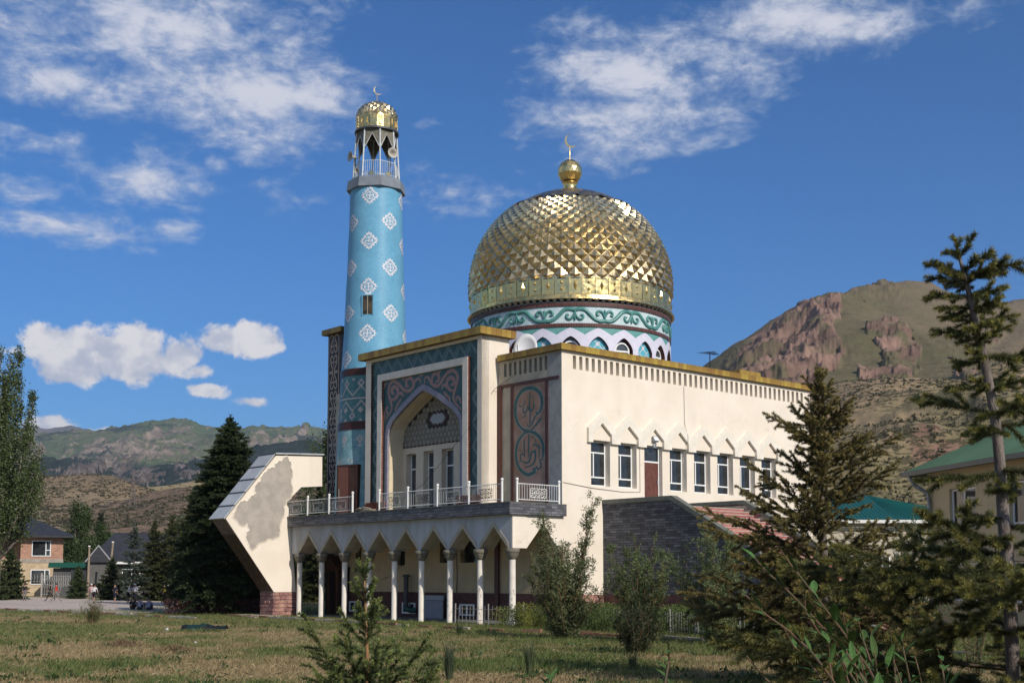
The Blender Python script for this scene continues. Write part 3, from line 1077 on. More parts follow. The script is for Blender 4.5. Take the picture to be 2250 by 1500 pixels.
# fillings
gw = MB()
ss = [-WO + WO * 2 * k / 14 for k in range(15)]
for k in range(14):
    u, v = ss[k], ss[k + 1]
    gw.poly([f6(u, 13, .27), f6(v, 13, .27), f6(v, bay_arch(v), .27), f6(u, bay_arch(u), .27)])
gme = gw.mesh('window', glass_grey)
fw = MB()
arc = [(.50 * math.cos(t * pi / 12), 14.86 + .46 * math.sin(t * pi / 12)) for t in range(13)]
for k in range(12):
    p, q = arc[k], arc[k + 1]
    fw.prism([p, q, (q[0] * .82, 14.86 + (q[1] - 14.86) * .82), (p[0] * .82, 14.86 + (p[1] - 14.86) * .82)], f6, .2, .26)
fw.prism([(-.5, 14.78), (.5, 14.78), (.5, 14.87), (-.5, 14.87)], f6, .2, .26)
for s in (-.5, .41):
    fw.prism([(s, 13), (s + .09, 13), (s + .09, 14.78), (s, 14.78)], f6, .2, .26)
fme = fw.mesh('window_frame', pvc)
mos = MB()
for k in range(14):
    u, v = ss[k], ss[k + 1]
    mos.poly([f6(u, 13, .2), f6(v, 13, .2), f6(v, bay_arch(v), .2), f6(u, bay_arch(u), .2)], 0)
cs_ = .075
for i in range(-8, 9):
    for j in range(0, 34):
        u, z = i * cs_, 13.05 + j * cs_
        if abs(u) > WO - .06 or z > bay_arch(u) - .07:
            continue
        p, q = i % 8, j % 8
        on = (abs(((i + j) % 8) - 4) <= 0) or (abs(((i - j) % 8) - 4) <= 0) or (i % 8 == 0 and j % 8 in (3, 4, 5)) or (j % 8 == 4 and abs(((i + 4) % 8) - 4) == 1)
        if on:
            h = cs_ * .47
            mos.poly([f6(u - h, z - h, .192), f6(u + h, z - h, .192), f6(u + h, z + h, .192), f6(u - h, z + h, .192)], 1)
mme = mos.mesh('mosaic_panel', [cyan_tile, white_tile])
for k in range(24):
    around(wme, k, 'arcade_arch', drum)
    around(tme, k, 'arcade_spandrel', drum)
    around(rme, k, 'arch_reveal', drum)
    if k % 2 == 0:
        around(gme, k, 'drum_window', drum)
        around(fme, k, 'window_frame', drum)
    else:
        around(mme, k, 'mosaic_panel', drum)
# scroll relief: 11 repeats
rl = MB()
f5 = lambda u, z, d: cyl(5.95, R(-14.0))(u, z, d)
PER = 6.0 * 2 * pi / 11


def scroll_unit(x0):
    zc = 16.74
    L = []
    h = PER / 2
    # crest node at x0 + h, trough nodes at x0, x0 + 2h
    L.append(([(x0, zc - .30), (x0 + .26, zc - .34), (x0 + .55, zc - .24), (x0 + .85, zc + .02), (x0 + 1.1, zc + .26), (x0 + 1.4, zc + .33), (x0 + h, zc + .26)], .17))
    L.append(([(x0 + h, zc + .26), (x0 + h + .3, zc + .33), (x0 + h + .6, zc + .26), (x0 + h + .85, zc + .02), (x0 + h + 1.15, zc - .24), (x0 + h + 1.45, zc - .34), (x0 + 2 * h, zc - .30)], .17))
    for s in (-1, 1):
        # scrolls hanging from the crest
        L.append(([(x0 + h + s * .04, zc + .12), (x0 + h + s * .12, zc - .12), (x0 + h + s * .30, zc - .26), (x0 + h + s * .46, zc - .16), (x0 + h + s * .44, zc + .0), (x0 + h + s * .32, zc - .02)], .12))
        # scrolls rising from the trough
        L.append(([(x0 + s * .04, zc - .14), (x0 + s * .12, zc + .12), (x0 + s * .30, zc + .24), (x0 + s * .46, zc + .14), (x0 + s * .44, zc - .02), (x0 + s * .32, zc + .02)], .12))
    L.append(([(x0 + h, zc + .38), (x0 + h, zc - .1), (x0 + h, zc - .32)], .10))
    L.append(([(x0, zc - .40), (x0, zc + .1), (x0, zc + .30)], .10))
    return L


for k in range(11):
    for pts, w in scroll_unit(k * PER):
        rl.ribbon(pts, w * 1.4, f5, 0, -.10, taper=(w < .15))
rl.build('scroll_relief', relief, drum, smooth=True)
# gold dome
SR, SZ = 6.03, 19.5
prof = [(6.0, 17.9)] + [(6.02, 18.86)] + [(SR * math.cos(t), SZ + SR * math.sin(t)) for t in [R(-6 + 96 * k / 30) for k in range(31)]][1:]
prof[-1] = (.01, prof[-1][1])
dome = MB().lathe(prof, 100, DB, DA).build('dome', gold_cap, mosque, smooth=True)
sk = MB().lathe([(6.0, 17.95), (6.10, 17.86), (6.12, 17.74), (6.22, 17.70), (6.24, 17.62), (6.05, 17.60), (5.9, 17.62)], 100, DB, DA)
sk.build('dome_lip', gold_band, dome, smooth=False)
# small corbel arches under the lip
co = MB()
for k in range(96):
    an = 2 * pi * k / 96
    w = .03
    for (r0, r1, z0, z1, da) in ((5.96, 6.16, 17.47, 17.62, .010),):
        c0, c1 = an - da, an + da
        co.poly([(DB + r0 * math.cos(c0), DA + r0 * math.sin(c0), z0), (DB + r0 * math.cos(c1), DA + r0 * math.sin(c1), z0), (DB + r1 * math.cos(c1 + .008), DA + r1 * math.sin(c1 + .008), z1), (DB + r1 * math.cos(c0 - .008), DA + r1 * math.sin(c0 - .008), z1)])
        for c, s in ((c0, -1), (c1, 1)):
            co.poly([(DB + r0 * math.cos(c), DA + r0 * math.sin(c), z0), (DB + r1 * math.cos(c + s * .008), DA + r1 * math.sin(c + s * .008), z1), (DB + r0 * math.cos(c + s * .01), DA + r0 * math.sin(c + s * .01), z1)])
co.build('corbel_row', mat('corbel_grey', (.42, .37, .30), (.34, .30, .25), scale=4), dome, kind='stuff')
NT_ = 50
# panels of the gold band, each with a stud
H = .98
for k in range(NT_):
    w = 2 * pi * 6.03 / NT_
    if k < 2:
        pmz = MB()
        e = .018
        pmz.box(0, .03, -w / 2 + e, w / 2 - e, 0, H)
        pmz.box(.028, .045, -w * .34, w * .34, H - .10, H - .045, 1)  # dark strip painted as the shade inside the top slot; nothing is cut
        pmz.box(.028, .05, -w * .34, w * .34, .06, .105, 0)
        if k == 0:
            c = [(0, .2), (.11, .48), (0, .80), (-.11, .48)]
            for q in range(4):
                a, b = c[q], c[(q + 1) % 4]
                pmz.poly([(.03, a[0], a[1]), (.03, b[0], b[1]), (.13, 0, .5)])
        else:
            for zc in (.28, .66):
                c = [(0, zc - .11), (.10, zc), (0, zc + .11), (-.10, zc)]
                for q in range(4):
                    a, b = c[q], c[(q + 1) % 4]
                    pmz.poly([(.03, a[0], a[1]), (.03, b[0], b[1]), (.085, 0, zc)])
        me = pmz.mesh('band_panel', [gold_band, zinc])
        if k == 0:
            me_a = me
        else:
            me_b = me
    o = link('band_panel', me_a if k % 2 == 0 else me_b, dome)
    an = TH + 2 * pi * (k + .35) / NT_
    o.location = (DB + 6.02 * math.cos(an), DA + 6.02 * math.sin(an), 17.9)
    o.rotation_euler = (rnd.uniform(-.012, .012), rnd.uniform(-.03, .02), an + rnd.uniform(-.03, .03))
# pyramid tiles on the sphere, rows shrinking towards the top
w0 = 2 * pi * SR / NT_
kk = .95
step = kk * pi / NT_
tile_me = []
for v in range(5):
    m_ = MB()
    tipx, tipy = rnd.uniform(-.04, .04), rnd.uniform(-.19, -.13)
    c = [(w0 / 2, 0), (0, kk * w0 / 2), (-w0 / 2, 0), (0, -kk * w0 / 2)]
    for q in range(4):
        a, b = c[q], c[(q + 1) % 4]
        m_.poly([(a[0] * .985, a[1] * .985, 0), (b[0] * .985, b[1] * .985, 0), (tipx * w0, tipy * w0, w0 * .25)])
    tile_me.append(m_.mesh('dome_tile', gold))
merc0 = math.log(math.tan(pi / 4 + R(-5.2) / 2))
tiles = []
row = 0
while True:
    mz = merc0 + step * (row + .35)
    ph = 2 * math.atan(math.exp(mz)) - pi / 2
    if ph > R(50):
        break
    for k in range(NT_):
        an = TH + 2 * pi * (k + .35 + (.5 if row % 2 else 0)) / NT_
        n_ = Vector((math.cos(an) * math.cos(ph), math.sin(an) * math.cos(ph), math.sin(ph)))
        e_ = Vector((-math.sin(an), math.cos(an), 0))
        u_ = n_.cross(e_)
        s_ = math.cos(ph)
        M = Matrix((( e_.x, u_.x, n_.x, 0), (e_.y, u_.y, n_.y, 0), (e_.z, u_.z, n_.z, 0), (0, 0, 0, 1)))
        P = Vector((DB, DA, SZ)) + n_ * (SR + .012)
        view = (Vector((CAM_B, CAM_A, EYE)) - P).normalized().dot(n_)
        jit = Matrix.Rotation(rnd.gauss(0, .035), 4, 'X') @ Matrix.Rotation(rnd.gauss(0, .035), 4, 'Y')
        tiles.append((view * s_ * s_ if view > .08 else -1, Matrix.Translation(P) @ M @ jit @ Matrix.Scale(s_, 4), row, k))
    row += 1
tiles.sort(key=lambda t: -t[0])
rest = MB()
for n, (v, M, row, k) in enumerate(tiles):
    me = tile_me[(row * 7 + k * 3) % 5]
    if n < 300:
        o = link('dome_tile', me, dome)
        o.matrix_local = M
    else:
        i0 = len(rest.v)
        rest.v += [tuple(M @ p.co) for p in me.vertices]
        for p in me.polygons:
            rest.f.append(tuple(i0 + q for q in p.vertices))
            rest.m.append(0)
            rest.uv.append(None)
rest.build('dome_tiles_beyond', gold, dome, kind='stuff')
# cap of long petals
PH0 = R(47.5)
NPT = 32
for k in range(NPT):
    pmz = MB()
    an = TH + 2 * pi * k / NPT
    dw = pi / NPT
    sph = lambda a_, p_, r_: (DB + r_ * math.cos(a_) * math.cos(p_), DA + r_ * math.sin(a_) * math.cos(p_), SZ + r_ * math.sin(p_))
    lift = .02 + (k % 2) * .10
    pmz.poly([sph(an, PH0, SR + lift + .03), sph(an + dw, PH0 + .07, SR + lift), sph(an + dw * .9, R(83), SR + .02), sph(an, R(83), SR + .06)])
    pmz.poly([sph(an, PH0, SR + lift + .03), sph(an - dw, PH0 + .07, SR + lift), sph(an - dw * .9, R(83), SR + .02), sph(an, R(83), SR + .06)])
    pmz.build('cap_petal', gold_cap, dome)
# finial
fz = MB()
pr_ = [(.95, 25.38), (.62, 25.52), (.44, 25.66), (.42, 26.05), (.50, 26.16)]
fz.lathe(pr_, 24, DB, DA)
fz.build('finial_neck', gold_band, dome, smooth=True)
fz = MB()
nb = 16
lat = [-62, -40, -12, 14, 42, 68, 90]
rings = []
for j, l in enumerate(lat):
    r_ = .76 * math.cos(R(l))
    rings.append([(DB + max(r_, .01) * math.cos(2 * pi * (q + .5 * (j % 2)) / nb), DA + max(r_, .01) * math.sin(2 * pi * (q + .5 * (j % 2)) / nb), 26.84 + .76 * math.sin(R(l))) for q in range(nb)])
for j in range(len(lat) - 1):
    for q in range(nb):
        a, b = rings[j][q], rings[j][(q + 1) % nb]
        s_ = 1 if j % 2 else 0
        c, d = rings[j + 1][(q + s_) % nb], rings[j + 1][(q + s_ - 1) % nb]
        if j % 2 == 0:
            fz.poly([a, b, rings[j + 1][q]])
            fz.poly([rings[j + 1][q], b, rings[j + 1][(q + 1) % nb]])
        else:
            fz.poly([a, b, rings[j + 1][(q + 1) % nb]])
            fz.poly([a, rings[j + 1][(q + 1) % nb], rings[j + 1][q]])
fz.build('finial_ball', gold_band, dome)


def crescent(mb, cx, cy, z0, zr, r, th, tilt=.55):
    """rod from z0 to zr and a crescent of radius r, lying in the plane that faces the front"""
    mb.tube([(cx, cy, z0), (cx, cy, zr + .02)], .03, 6)
    n = 20
    ux, uy = math.cos(TH + pi / 2), math.sin(TH + pi / 2)
    o_, i_ = [], []
    for k in range(n + 1):
        t = R(105 + 210 * k / n) + tilt * 0
        w = .30 * r * math.sin(pi * k / n)
        o_.append((r * math.cos(t), r * math.sin(t)))
        i_.append(((r - w) * math.cos(t), (r - w) * math.sin(t)))
    off = (math.cos(R(235)) * r, math.sin(R(235)) * r)

    def mp(u, v, d):
        u2, v2 = u + .25 * r, v + r * .95
        return (cx + ux * u2 + math.cos(TH) * d, cy + uy * u2 + math.sin(TH) * d, zr + v2)
    pts = o_ + i_[::-1][1:-1]
    mb.prism(pts, mp, -th, th)


cr = MB()
crescent(cr, DB, DA, 27.5, 28.40, .42, .025)
cr.build('crescent_finial', gold_band, dome)
# small tiled hut end seen over the cornice
MB().box(17.0, 19.0, 2.5, 5, 12.35, 14.5).build('roof_hut', ochre, mosque)

# ------------------------------------------------------------------ minaret
MBB, MBA = 1.05, 17.3
mw = bworld(MBB, MBA, 0)
MTH = math.atan2(-mw.y, -mw.x)            # direction from the axis to the camera
minaret = thing('minaret', 'tall tapering blue tiled minaret with white diamonds and small gold dome', 'minaret', mw, MTH)
# local x points to the camera; an angle counted positive is to the right in the photograph


def mr(z):
    pts = [(5.6, 2.32), (7.2, 2.28), (9, 2.20), (11, 2.12), (14, 2.0), (16.4, 1.86), (20.3, 1.70), (22.5, 1.62), (25.4, 1.56)]
    for (z0, r0), (z1, r1) in zip(pts, pts[1:]):
        if z0 <= z <= z1:
            return r0 + (r1 - r0) * (z - z0) / (z1 - z0)
    return pts[0][1] if z < 5.6 else pts[-1][1]


def lathe_mr(z0, z1, n=16, dr=0.):
    return [(mr(z0 + (z1 - z0) * k / n) + dr, z0 + (z1 - z0) * k / n) for k in range(n + 1)]


def mcyl(u_ang, z, d):
    r = mr(z) - d
    return (r * math.cos(u_ang), r * math.sin(u_ang), z)


MB().lathe(lathe_mr(14.38, 25.4, 24), 64).build('shaft', sky_tile, minaret, smooth=True)
MB().lathe(lathe_mr(11.25, 13.95, 6), 64).build('patterned_band', green_tile, minaret, smooth=True)
MB().lathe(lathe_mr(5.6, 10.75, 8), 64).build('lower_shaft', pale_tile, minaret, smooth=True)
for z0, z1 in ((13.95, 14.38), (10.75, 11.25)):
    q = MB()
    n = 4
    h = (z1 - z0) / n
    for k in range(n):
        r = mr(z0) + .03
        q.lathe([(r - .05, z0 + k * h + .012), (r, z0 + k * h + .014), (r, z0 + (k + 1) * h - .012), (r - .05, z0 + (k + 1) * h - .01)], 64)
    q.build('brick_ring', brown_tile, minaret)
MB().lathe(lathe_mr(12.55, 12.63, 1, .012), 64).build('cream_line', pink_tile, minaret)


def motif(cells, ang, zc, cs, name, m, gap=.9):
    q = MB()
    r = mr(zc)
    h = cs * gap / 2
    zc += rnd.uniform(-.03, .03)
    ang += rnd.uniform(-.012, .012)
    tw = rnd.uniform(-.03, .03)
    for i, j in cells:
        if rnd.random() < .03:
            continue
        u, z = ang + (i - j * tw) * cs / r, zc + (j + i * tw) * cs
        q.poly([mcyl(u - h / r, z - h, -.012), mcyl(u + h / r, z - h, -.012), mcyl(u + h / r, z + h, -.012), mcyl(u - h / r, z + h, -.012)])
    return q.build(name, m, minaret)


cells = []
for i in range(-7, 8):
    for j in range(-8, 9):
        mth = abs(i) + abs(j)
        ring = 6 <= mth <= 7 or (mth == 8 and (i % 2 == 0 and j % 2 == 0))
        core = (i == 0 and abs(j) <= 3) or (j == 0 and abs(i) <= 3) or (abs(i) == 2 and abs(j) == 2) or (abs(i) == 1 and abs(j) == 3) or (abs(i) == 3 and abs(j) == 1)
        if (ring or core) and not (mth == 8 and 0 in (i, j)):
            cells.append((i, j))
for c in range(8):
    ang = R(-13.5 + 45 * c)
    z = 24.75 if c % 2 == 0 else 23.25
    while z > 14.9:
        motif(cells, ang, z, .072, 'diamond_motif', white_tile, .97)
        z -= 2.77
# cream stepped motifs of the band
up, lowc, cross = [], [], []
for k in range(-9, 10):
    up.append((k, abs(k) - 9))
    up.append((k, abs(k) - 8))
for i in range(-3, 4):
    for j in range(-3, 4):
        if abs(i) + abs(j) in (2, 3):
            cross.append((i, j))
tri = [(0, 0), (-1, 1), (0, 1), (1, 1)]
for c in range(12):
    a = R(-22 + 30 * c)
    motif(up, a + R(15), 13.32, .066, 'stepped_motif', pink_tile)
    motif(cross, a, 13.5, .07, 'cross_motif', pink_tile)
    motif(tri, a + R(15), 13.66, .08, 'small_motif', pink_tile)
    motif([(i, -j) for i, j in up], a, 11.86, .066, 'stepped_motif', pink_tile)
    motif([(i, j) for i in range(-2, 3) for j in range(-2, 3) if abs(i) + abs(j) < 3], a, 11.9, .075, 'cross_motif', pink_tile)
    motif(cross, a + R(15), 11.55, .07, 'cross_motif', pink_tile)
    motif([(i, -j) for i, j in tri], a, 11.36, .08, 'small_motif', pink_tile)
    motif(cross + [(0, 0), (0, -4), (0, -5), (-1, -5), (1, -5)], a, 10.2, .075, 'cross_motif', pink_tile)
    motif([(i, -j) for i, j in tri] + [(0, 0), (-2, 0), (2, 0), (-2, 1)], a + R(15), 8.95, .085, 'small_motif', pink_tile)
# window and door let into the shaft
wang = R(-14)
wz = 17.5
q = MB()
r = mr(18.1) * 1.0


def flat(ang, rr):
    """a flat plate square to the shaft: u to the right, d towards the axis"""
    ca, sa = math.cos(ang), math.sin(ang)
    return lambda u, z, d: ((rr - d) * ca - u * sa, (rr - d) * sa + u * ca, z)


fp = flat(wang, mr(18.1) + .03)
for u0, u1, z0, z1 in ((-.36, -.30, wz, wz + 1.24), (.30, .36, wz, wz + 1.24), (-.30, .30, wz + 1.18, wz + 1.24), (-.3, .3, wz, wz + .05)):
    q.prism([(u0, z0), (u1, z0), (u1, z1), (u0, z1)], fp, 0, .3)
q.build('window_surround', sky_tile, minaret)
wd = MB().prism([(-.30, wz + .05), (.30, wz + .05), (.30, wz + 1.18), (-.30, wz + 1.18)], fp, .01, .04).build('window', mat('dark_pane', (.02, .018, .014), (.10, .08, .055), scale=1.6, rough=.25), minaret)
MB().prism([(-.03, wz + .05), (.02, wz + .05), (.02, wz + 1.18), (-.03, wz + 1.18)], fp, -.005, .03).build('window_bar', mat('bleached_wood', (.30, .26, .2)), wd)
dang = R(-40)
dp = flat(dang, mr(5.6) + .05)
dfr = MB()
for u0, u1, z0, z1 in ((-.78, -.68, 5.66, 8.7), (.68, .78, 5.66, 8.7), (-.68, .68, 8.6, 8.7)):
    dfr.prism([(u0, z0), (u1, z0), (u1, z1), (u0, z1)], dp, -.02, .5)
dfr.build('door_frame', door_dark, minaret)
df_ = MB().prism([(-.68, 5.66), (.06, 5.66), (.06, 8.6), (-.68, 8.6)], dp, .0, .05).build('door', door_brown, minaret)
MB().prism([(.06, 5.66), (.68, 5.66), (.68, 8.6), (.06, 8.6)], dp, .025, .4).build('door_leaf', door_dark, minaret)
MB().prism([(-.6, 6.7), (-.55, 6.7), (-.55, 7.3), (-.6, 7.3)], dp, -.05, .0).build('handle', MATS['steel'], df_)
# collar
oct_ = lambda r_, z, a0=9.: [(r_ * math.cos(R(a0 + 45 * k)), r_ * math.sin(R(a0 + 45 * k)), z) for k in range(8)]
q = MB()
lv = [oct_(1.60, 25.30), oct_(1.80, 25.34), oct_(1.72, 25.95), oct_(1.35, 25.97)]
for a, b in zip(lv, lv[1:]):
    for k in range(8):
        q.poly([a[k], a[(k + 1) % 8], b[(k + 1) % 8], b[k]])
q.poly(lv[3])
q.build('collar', collar_m, minaret)
# lantern posts, railing, pointed valance
ZB, ZT = 25.96, 29.06
pb = [Vector(p) for p in oct_(1.42, ZB)]
pt_ = [Vector(p) for p in oct_(1.22, ZT)]
post_m = mat('lantern_paint', (.60, .64, .66), (.46, .50, .53), scale=4, rough=.45)
for k in range(8):
    MB().tube([pb[k], pt_[k]], .05, 6).build('lantern_post', post_m, minaret)
val = MB()
rail = MB()
for k in range(8):
    a0, a1 = pb[k], pb[(k + 1) % 8]
    b0, b1 = pt_[k], pt_[(k + 1) % 8]
    P = lambda u, v: (a0 * (1 - u) + a1 * u) * (1 - v) + (b0 * (1 - u) + b1 * u) * v
    A = lambda u, v: tuple(P(u, v))
    val.poly([A(.04, 1), A(.5, 1), A(.5, .88), A(.12, .62), A(.04, .60)])
    val.poly([A(.96, 1), A(.5, 1), A(.5, .88), A(.88, .62), A(.96, .60)])
    rail.tube([A(.0, .33), A(1, .33)], .022, 5)
    rail.tube([A(.0, .06), A(1, .06)], .018, 5)
    rail.tube([A(.04, .61), A(.5, .885), A(.96, .61)], .025, 5)
    rail.tube([A(0, .99), A(1, .99)], .03, 5)
    for u in (.14, .26, .38, .5, .62, .74, .86):
        rail.tube([A(u, .02), A(u, .33)], .013, 4)
val.build('valance', mat('valance_sheet', (.20, .18, .14), (.13, .12, .10), scale=5, rough=.6, metal=.3), minaret)
rail.build('lantern_railing', post_m, minaret)
for k in (0, 7, 1, 2):
    c = (pb[k] + pb[(k + 1) % 8]) / 2 * .985 + Vector((0, 0, .62))
    nrm = Vector((c.x, c.y, 0)).normalized()
    tx = Vector((-nrm.y, nrm.x, 0))
    ro = MB()
    star = []
    for j in range(16):
        rr = .22 if j % 4 == 0 else (.15 if j % 2 == 0 else .09)
        t = 2 * pi * j / 16
        star.append((rr * math.cos(t), rr * math.sin(t)))
    ro.prism(star, lambda u, v, d: tuple(c + tx * u + Vector((0, 0, v)) + nrm * d), .03, .06)
    ro.build('railing_rosette', gold_band, minaret)
# gold cap: lip, panel band, pyramids
MB().lathe([(1.16, 29.0), (1.34, 28.98), (1.34, 29.08), (1.24, 29.12)], 48).build('cap_lip', zinc, minaret)
mdome = MB().lathe([(1.20, 29.1), (1.20, 29.92)] + [(1.20 * math.cos(R(t)), 29.92 + 1.02 * math.sin(R(t))) for t in range(6, 90, 6)] + [(.01, 30.94)], 48).build('dome', gold_cap, minaret, smooth=True)
NM = 18
for k in range(NM):
    w = 2 * pi * 1.22 / NM
    if k == 0:
        pmz = MB()
        pmz.box(0, .025, -w / 2 + .012, w / 2 - .012, 0, .78)
        pmz.box(.02, .05, -w * .35, w * .35, .66, .70)
        pmz.box(.02, .05, -w * .35, w * .35, .10, .14)
        pmz.box(.02, .06, -.04, .04, .2, .58)
        me = pmz.mesh('band_panel', gold_band)
    o = link('band_panel', me, mdome)
    an = 2 * pi * (k + .5) / NM
    o.location = (1.205 * math.cos(an), 1.205 * math.sin(an), 29.13)
    o.rotation_euler = (0, rnd.uniform(-.02, .02), an + rnd.uniform(-.05, .05))
w1 = 2 * pi * 1.2 / NM
pmz = MB()
c = [(w1 / 2, 0), (0, .62 * w1), (-w1 / 2, 0), (0, -.62 * w1)]
for q in range(4):
    a, b = c[q], c[(q + 1) % 4]
    pmz.poly([(a[0] * .98, a[1] * .98, 0), (b[0] * .98, b[1] * .98, 0), (0, .02, w1 * .26)])
mt = pmz.mesh('dome_tile', gold)
row = 0
m0 = math.log(math.tan(pi / 4 + R(2) / 2))
while True:
    ph = 2 * math.atan(math.exp(m0 + 1.24 * pi / NM * (row + .3))) - pi / 2
    if ph > R(70):
        break
    for k in range(NM):
        an = 2 * pi * (k + (.5 if row % 2 else 0)) / NM
        n_ = Vector((math.cos(an) * math.cos(ph), math.sin(an) * math.cos(ph), math.sin(ph)))
        e_ = Vector((-math.sin(an), math.cos(an), 0))
        u_ = n_.cross(e_)
        P = Vector((1.21 * n_.x, 1.21 * n_.y, 29.92 + 1.03 * n_.z))
        M = Matrix(((e_.x, u_.x, n_.x, 0), (e_.y, u_.y, n_.y, 0), (e_.z, u_.z, n_.z, 0), (0, 0, 0, 1)))
        o = link('dome_tile', mt, mdome)
        o.matrix_local = Matrix.Translation(P) @ M @ Matrix.Rotation(rnd.uniform(-.04, .04), 4, 'X') @ Matrix.Scale(math.cos(ph), 4)
    row += 1
cr = MB()
TH_keep = TH
TH = 0.0
crescent(cr, 0, 0, 30.9, 31.5, .29, .02)
TH = TH_keep
cr.build('crescent_finial', gold_cap, minaret)


def horn(label, ang, z, r0, aim, sc_=1.):
    t = thing('loudspeaker', label, 'loudspeaker', minaret.matrix_basis @ Vector((r0 * math.cos(ang), r0 * math.sin(ang), z)), MTH + aim, 'loudspeakers on the minaret')
    q = MB()
    pr_ = [(.03, -.34), (.06, -.32), (.075, -.1), (.12, .02), (.20, .12), (.31, .18), (.325, .185), (.31, .19), (.2, .13), (.11, .03), (.05, -.08), (.01, -.08)]
    for k in range(len(pr_) - 1):
        pass
    n = 24
    i = 0
    for r_, x in pr_:
        for k in range(n):
            a = 2 * pi * k / n
            q.v.append((x, r_ * math.cos(a), r_ * math.sin(a)))
    for j in range(len(pr_) - 1):
        for k in range(n):
            q.f.append((j * n + k, j * n + (k + 1) % n, (j + 1) * n + (k + 1) % n, (j + 1) * n + k))
            q.m.append(0)
            q.uv.append(None)
    q.build('horn', mat('horn_enamel', (.44, .42, .38), (.36, .34, .30), scale=5, rough=.4), t, smooth=True)
    q = MB()
    q.tube([(-.2, 0, -.06), (-.2, 0, -.3), (-.25, 0, -.75)], .025, 6)
    q.build('bracket', dark_iron, t)
    t.scale = (sc_,) * 3
    return t


horn('horn loudspeaker facing the viewer on the right of the minaret railing', R(42), 27.5, 1.36, R(20), .98)
horn('horn loudspeaker turned sideways at the left edge of the minaret railing', R(-72), 27.4, 1.5, R(-62), .98)
horn('small low horn loudspeaker inside the minaret railing below the sideways one', R(-58), 26.45, 1.32, R(-40), .6)

# ------------------------------------------------------------------ ornamented pylon behind the minaret
pyl = bthing('pylon', 'narrow dark pylon with cream scroll ornament left of the minaret', 'pylon')
PYB = .3
MB().box(PYB, PYB + 3, 19.6, 21.22, 0, 17.1).build('pylon_wall', strip_dark, pyl)
fp = front(PYB)
q = MB()
q.ribbon([(21.12, 5.7), (21.12, 17.0)], .07, fp, -.01)
q.ribbon([(20.02, 5.7), (20.02, 17.0)], .07, fp, -.01)
z = 5.8
k = 0
while z < 16.6:
    s2 = 1 if k % 2 == 0 else -1
    for s in (-1, 1):
        c = 20.57
        zz_ = lambda t: z + .55 + s2 * t
        q.ribbon([(c + s * .10, zz_(.12)), (c + s * .16, zz_(.02)), (c + s * .28, zz_(.10)), (c + s * .34, zz_(.28)), (c + s * .26, zz_(.46)), (c + s * .10, zz_(.42)), (c + s * .12, zz_(.3))][::1], .085, fp, -.008)
        q.ribbon([(c + s * .34, zz_(.28)), (c + s * .30, zz_(-.05)), (c + s * .12, zz_(-.35)), (c + s * .10, zz_(-.55)), (c + s * .3, zz_(-.62)), (c + s * .44, zz_(-.5))], .085, fp, -.0075)
    q.ribbon([(c, zz_(.34)), (c, zz_(-.1)), (c, zz_(-.3))], .06, fp, -.007)
    z += 1.12
    k += 1
q.build('scroll_ornament', strip_cream, pyl)
cornice(pyl, [((PYB - .3, 19.4), (PYB - .3, 21.5), (-1, 0))], 17.1, 17.42, .02, None)
MB().box(PYB - .28, PYB + 3, 19.45, 21.48, 17.104, 17.40).build('cornice_slab', ochre_dk, pyl)

# ------------------------------------------------------------------ terrace on the colonnade
terr = bthing('colonnade_terrace', 'terrace over a colonnade of white columns and zigzag arches', 'colonnade')
CB = -3.2
COLA = [18.5 - 2.3125 * k for k in range(9)]
APEX = 4.57
fas = [(-.12, 5.12), (19.15, 5.12), (19.15, 3.56), (18.5 + .16, 3.56)]
for k in range(8):
    fas += [(COLA[k] - .12, 3.56), ((COLA[k] + COLA[k + 1]) / 2, APEX), (COLA[k + 1] + .12, 3.56)]
fas += [(-.12, 3.56)]
fas[-1] = (-.12, 3.56)
ff = front(CB - .14)
MB().prism(fas, ff, 0, .9, 0, mside=1).build('fascia', [fascia_m, chev_m], terr)
ch = MB()
for k in range(8):
    a0, a1 = COLA[k] - .12, COLA[k + 1] + .12
    am = (a0 + a1) / 2
    for (p, q_) in (((a0, 3.56), (am, APEX)), ((am, APEX), (a1, 3.56))):
        up_ = .27
        ch.prism([p, q_, (q_[0], q_[1] + up_), (p[0], p[1] + up_)] if True else 0, ff, -.022, -.002)
ch.build('chevron_trim', chev_m, terr)
sd = side(-.12)
MB().prism([(CB + .76, 5.12), (CB + .76, 3.56), (CB + .78, 3.56), (-1.35, 4.75), (-.25, 3.4), (-.02, 3.4), (-.02, 5.12)], sd, 0, .35).build('side_fascia', cream, terr)
MB().box(CB - .13, CB + .758, -.16, -.122, 3.562, 5.12).build('side_fascia_end', cream, terr)
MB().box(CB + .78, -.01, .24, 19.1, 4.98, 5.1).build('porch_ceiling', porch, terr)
slab = MB()
slab.box(CB - .45, -.01, -.32, 19.55, 5.125, 5.66)
slab.build('terrace_slab', slate_band, terr)
MB().box(CB - .48, -.01, -.35, 19.58, 5.66, 5.70).build('terrace_edge', coping_m, terr)
colm = MB().lathe([(.165, 0), (.165, .04), (.158, .06), (.15, 3.08)], 20).mesh('column', column_m, True)
capm = MB().lathe([(.17, 3.04), (.19, 3.07), (.26, 3.17), (.305, 3.32), (.31, 3.34), (.335, 3.35), (.345, 3.45), (.335, 3.54), (.15, 3.556)], 24).mesh('capital', capital_m, True)
for k, a in enumerate(COLA):
    o = link('column', colm, terr)
    o.location = (CB, a, 0)
    o.rotation_euler = (0, 0, rnd.uniform(0, 6))
    c = link('capital', capm, o)
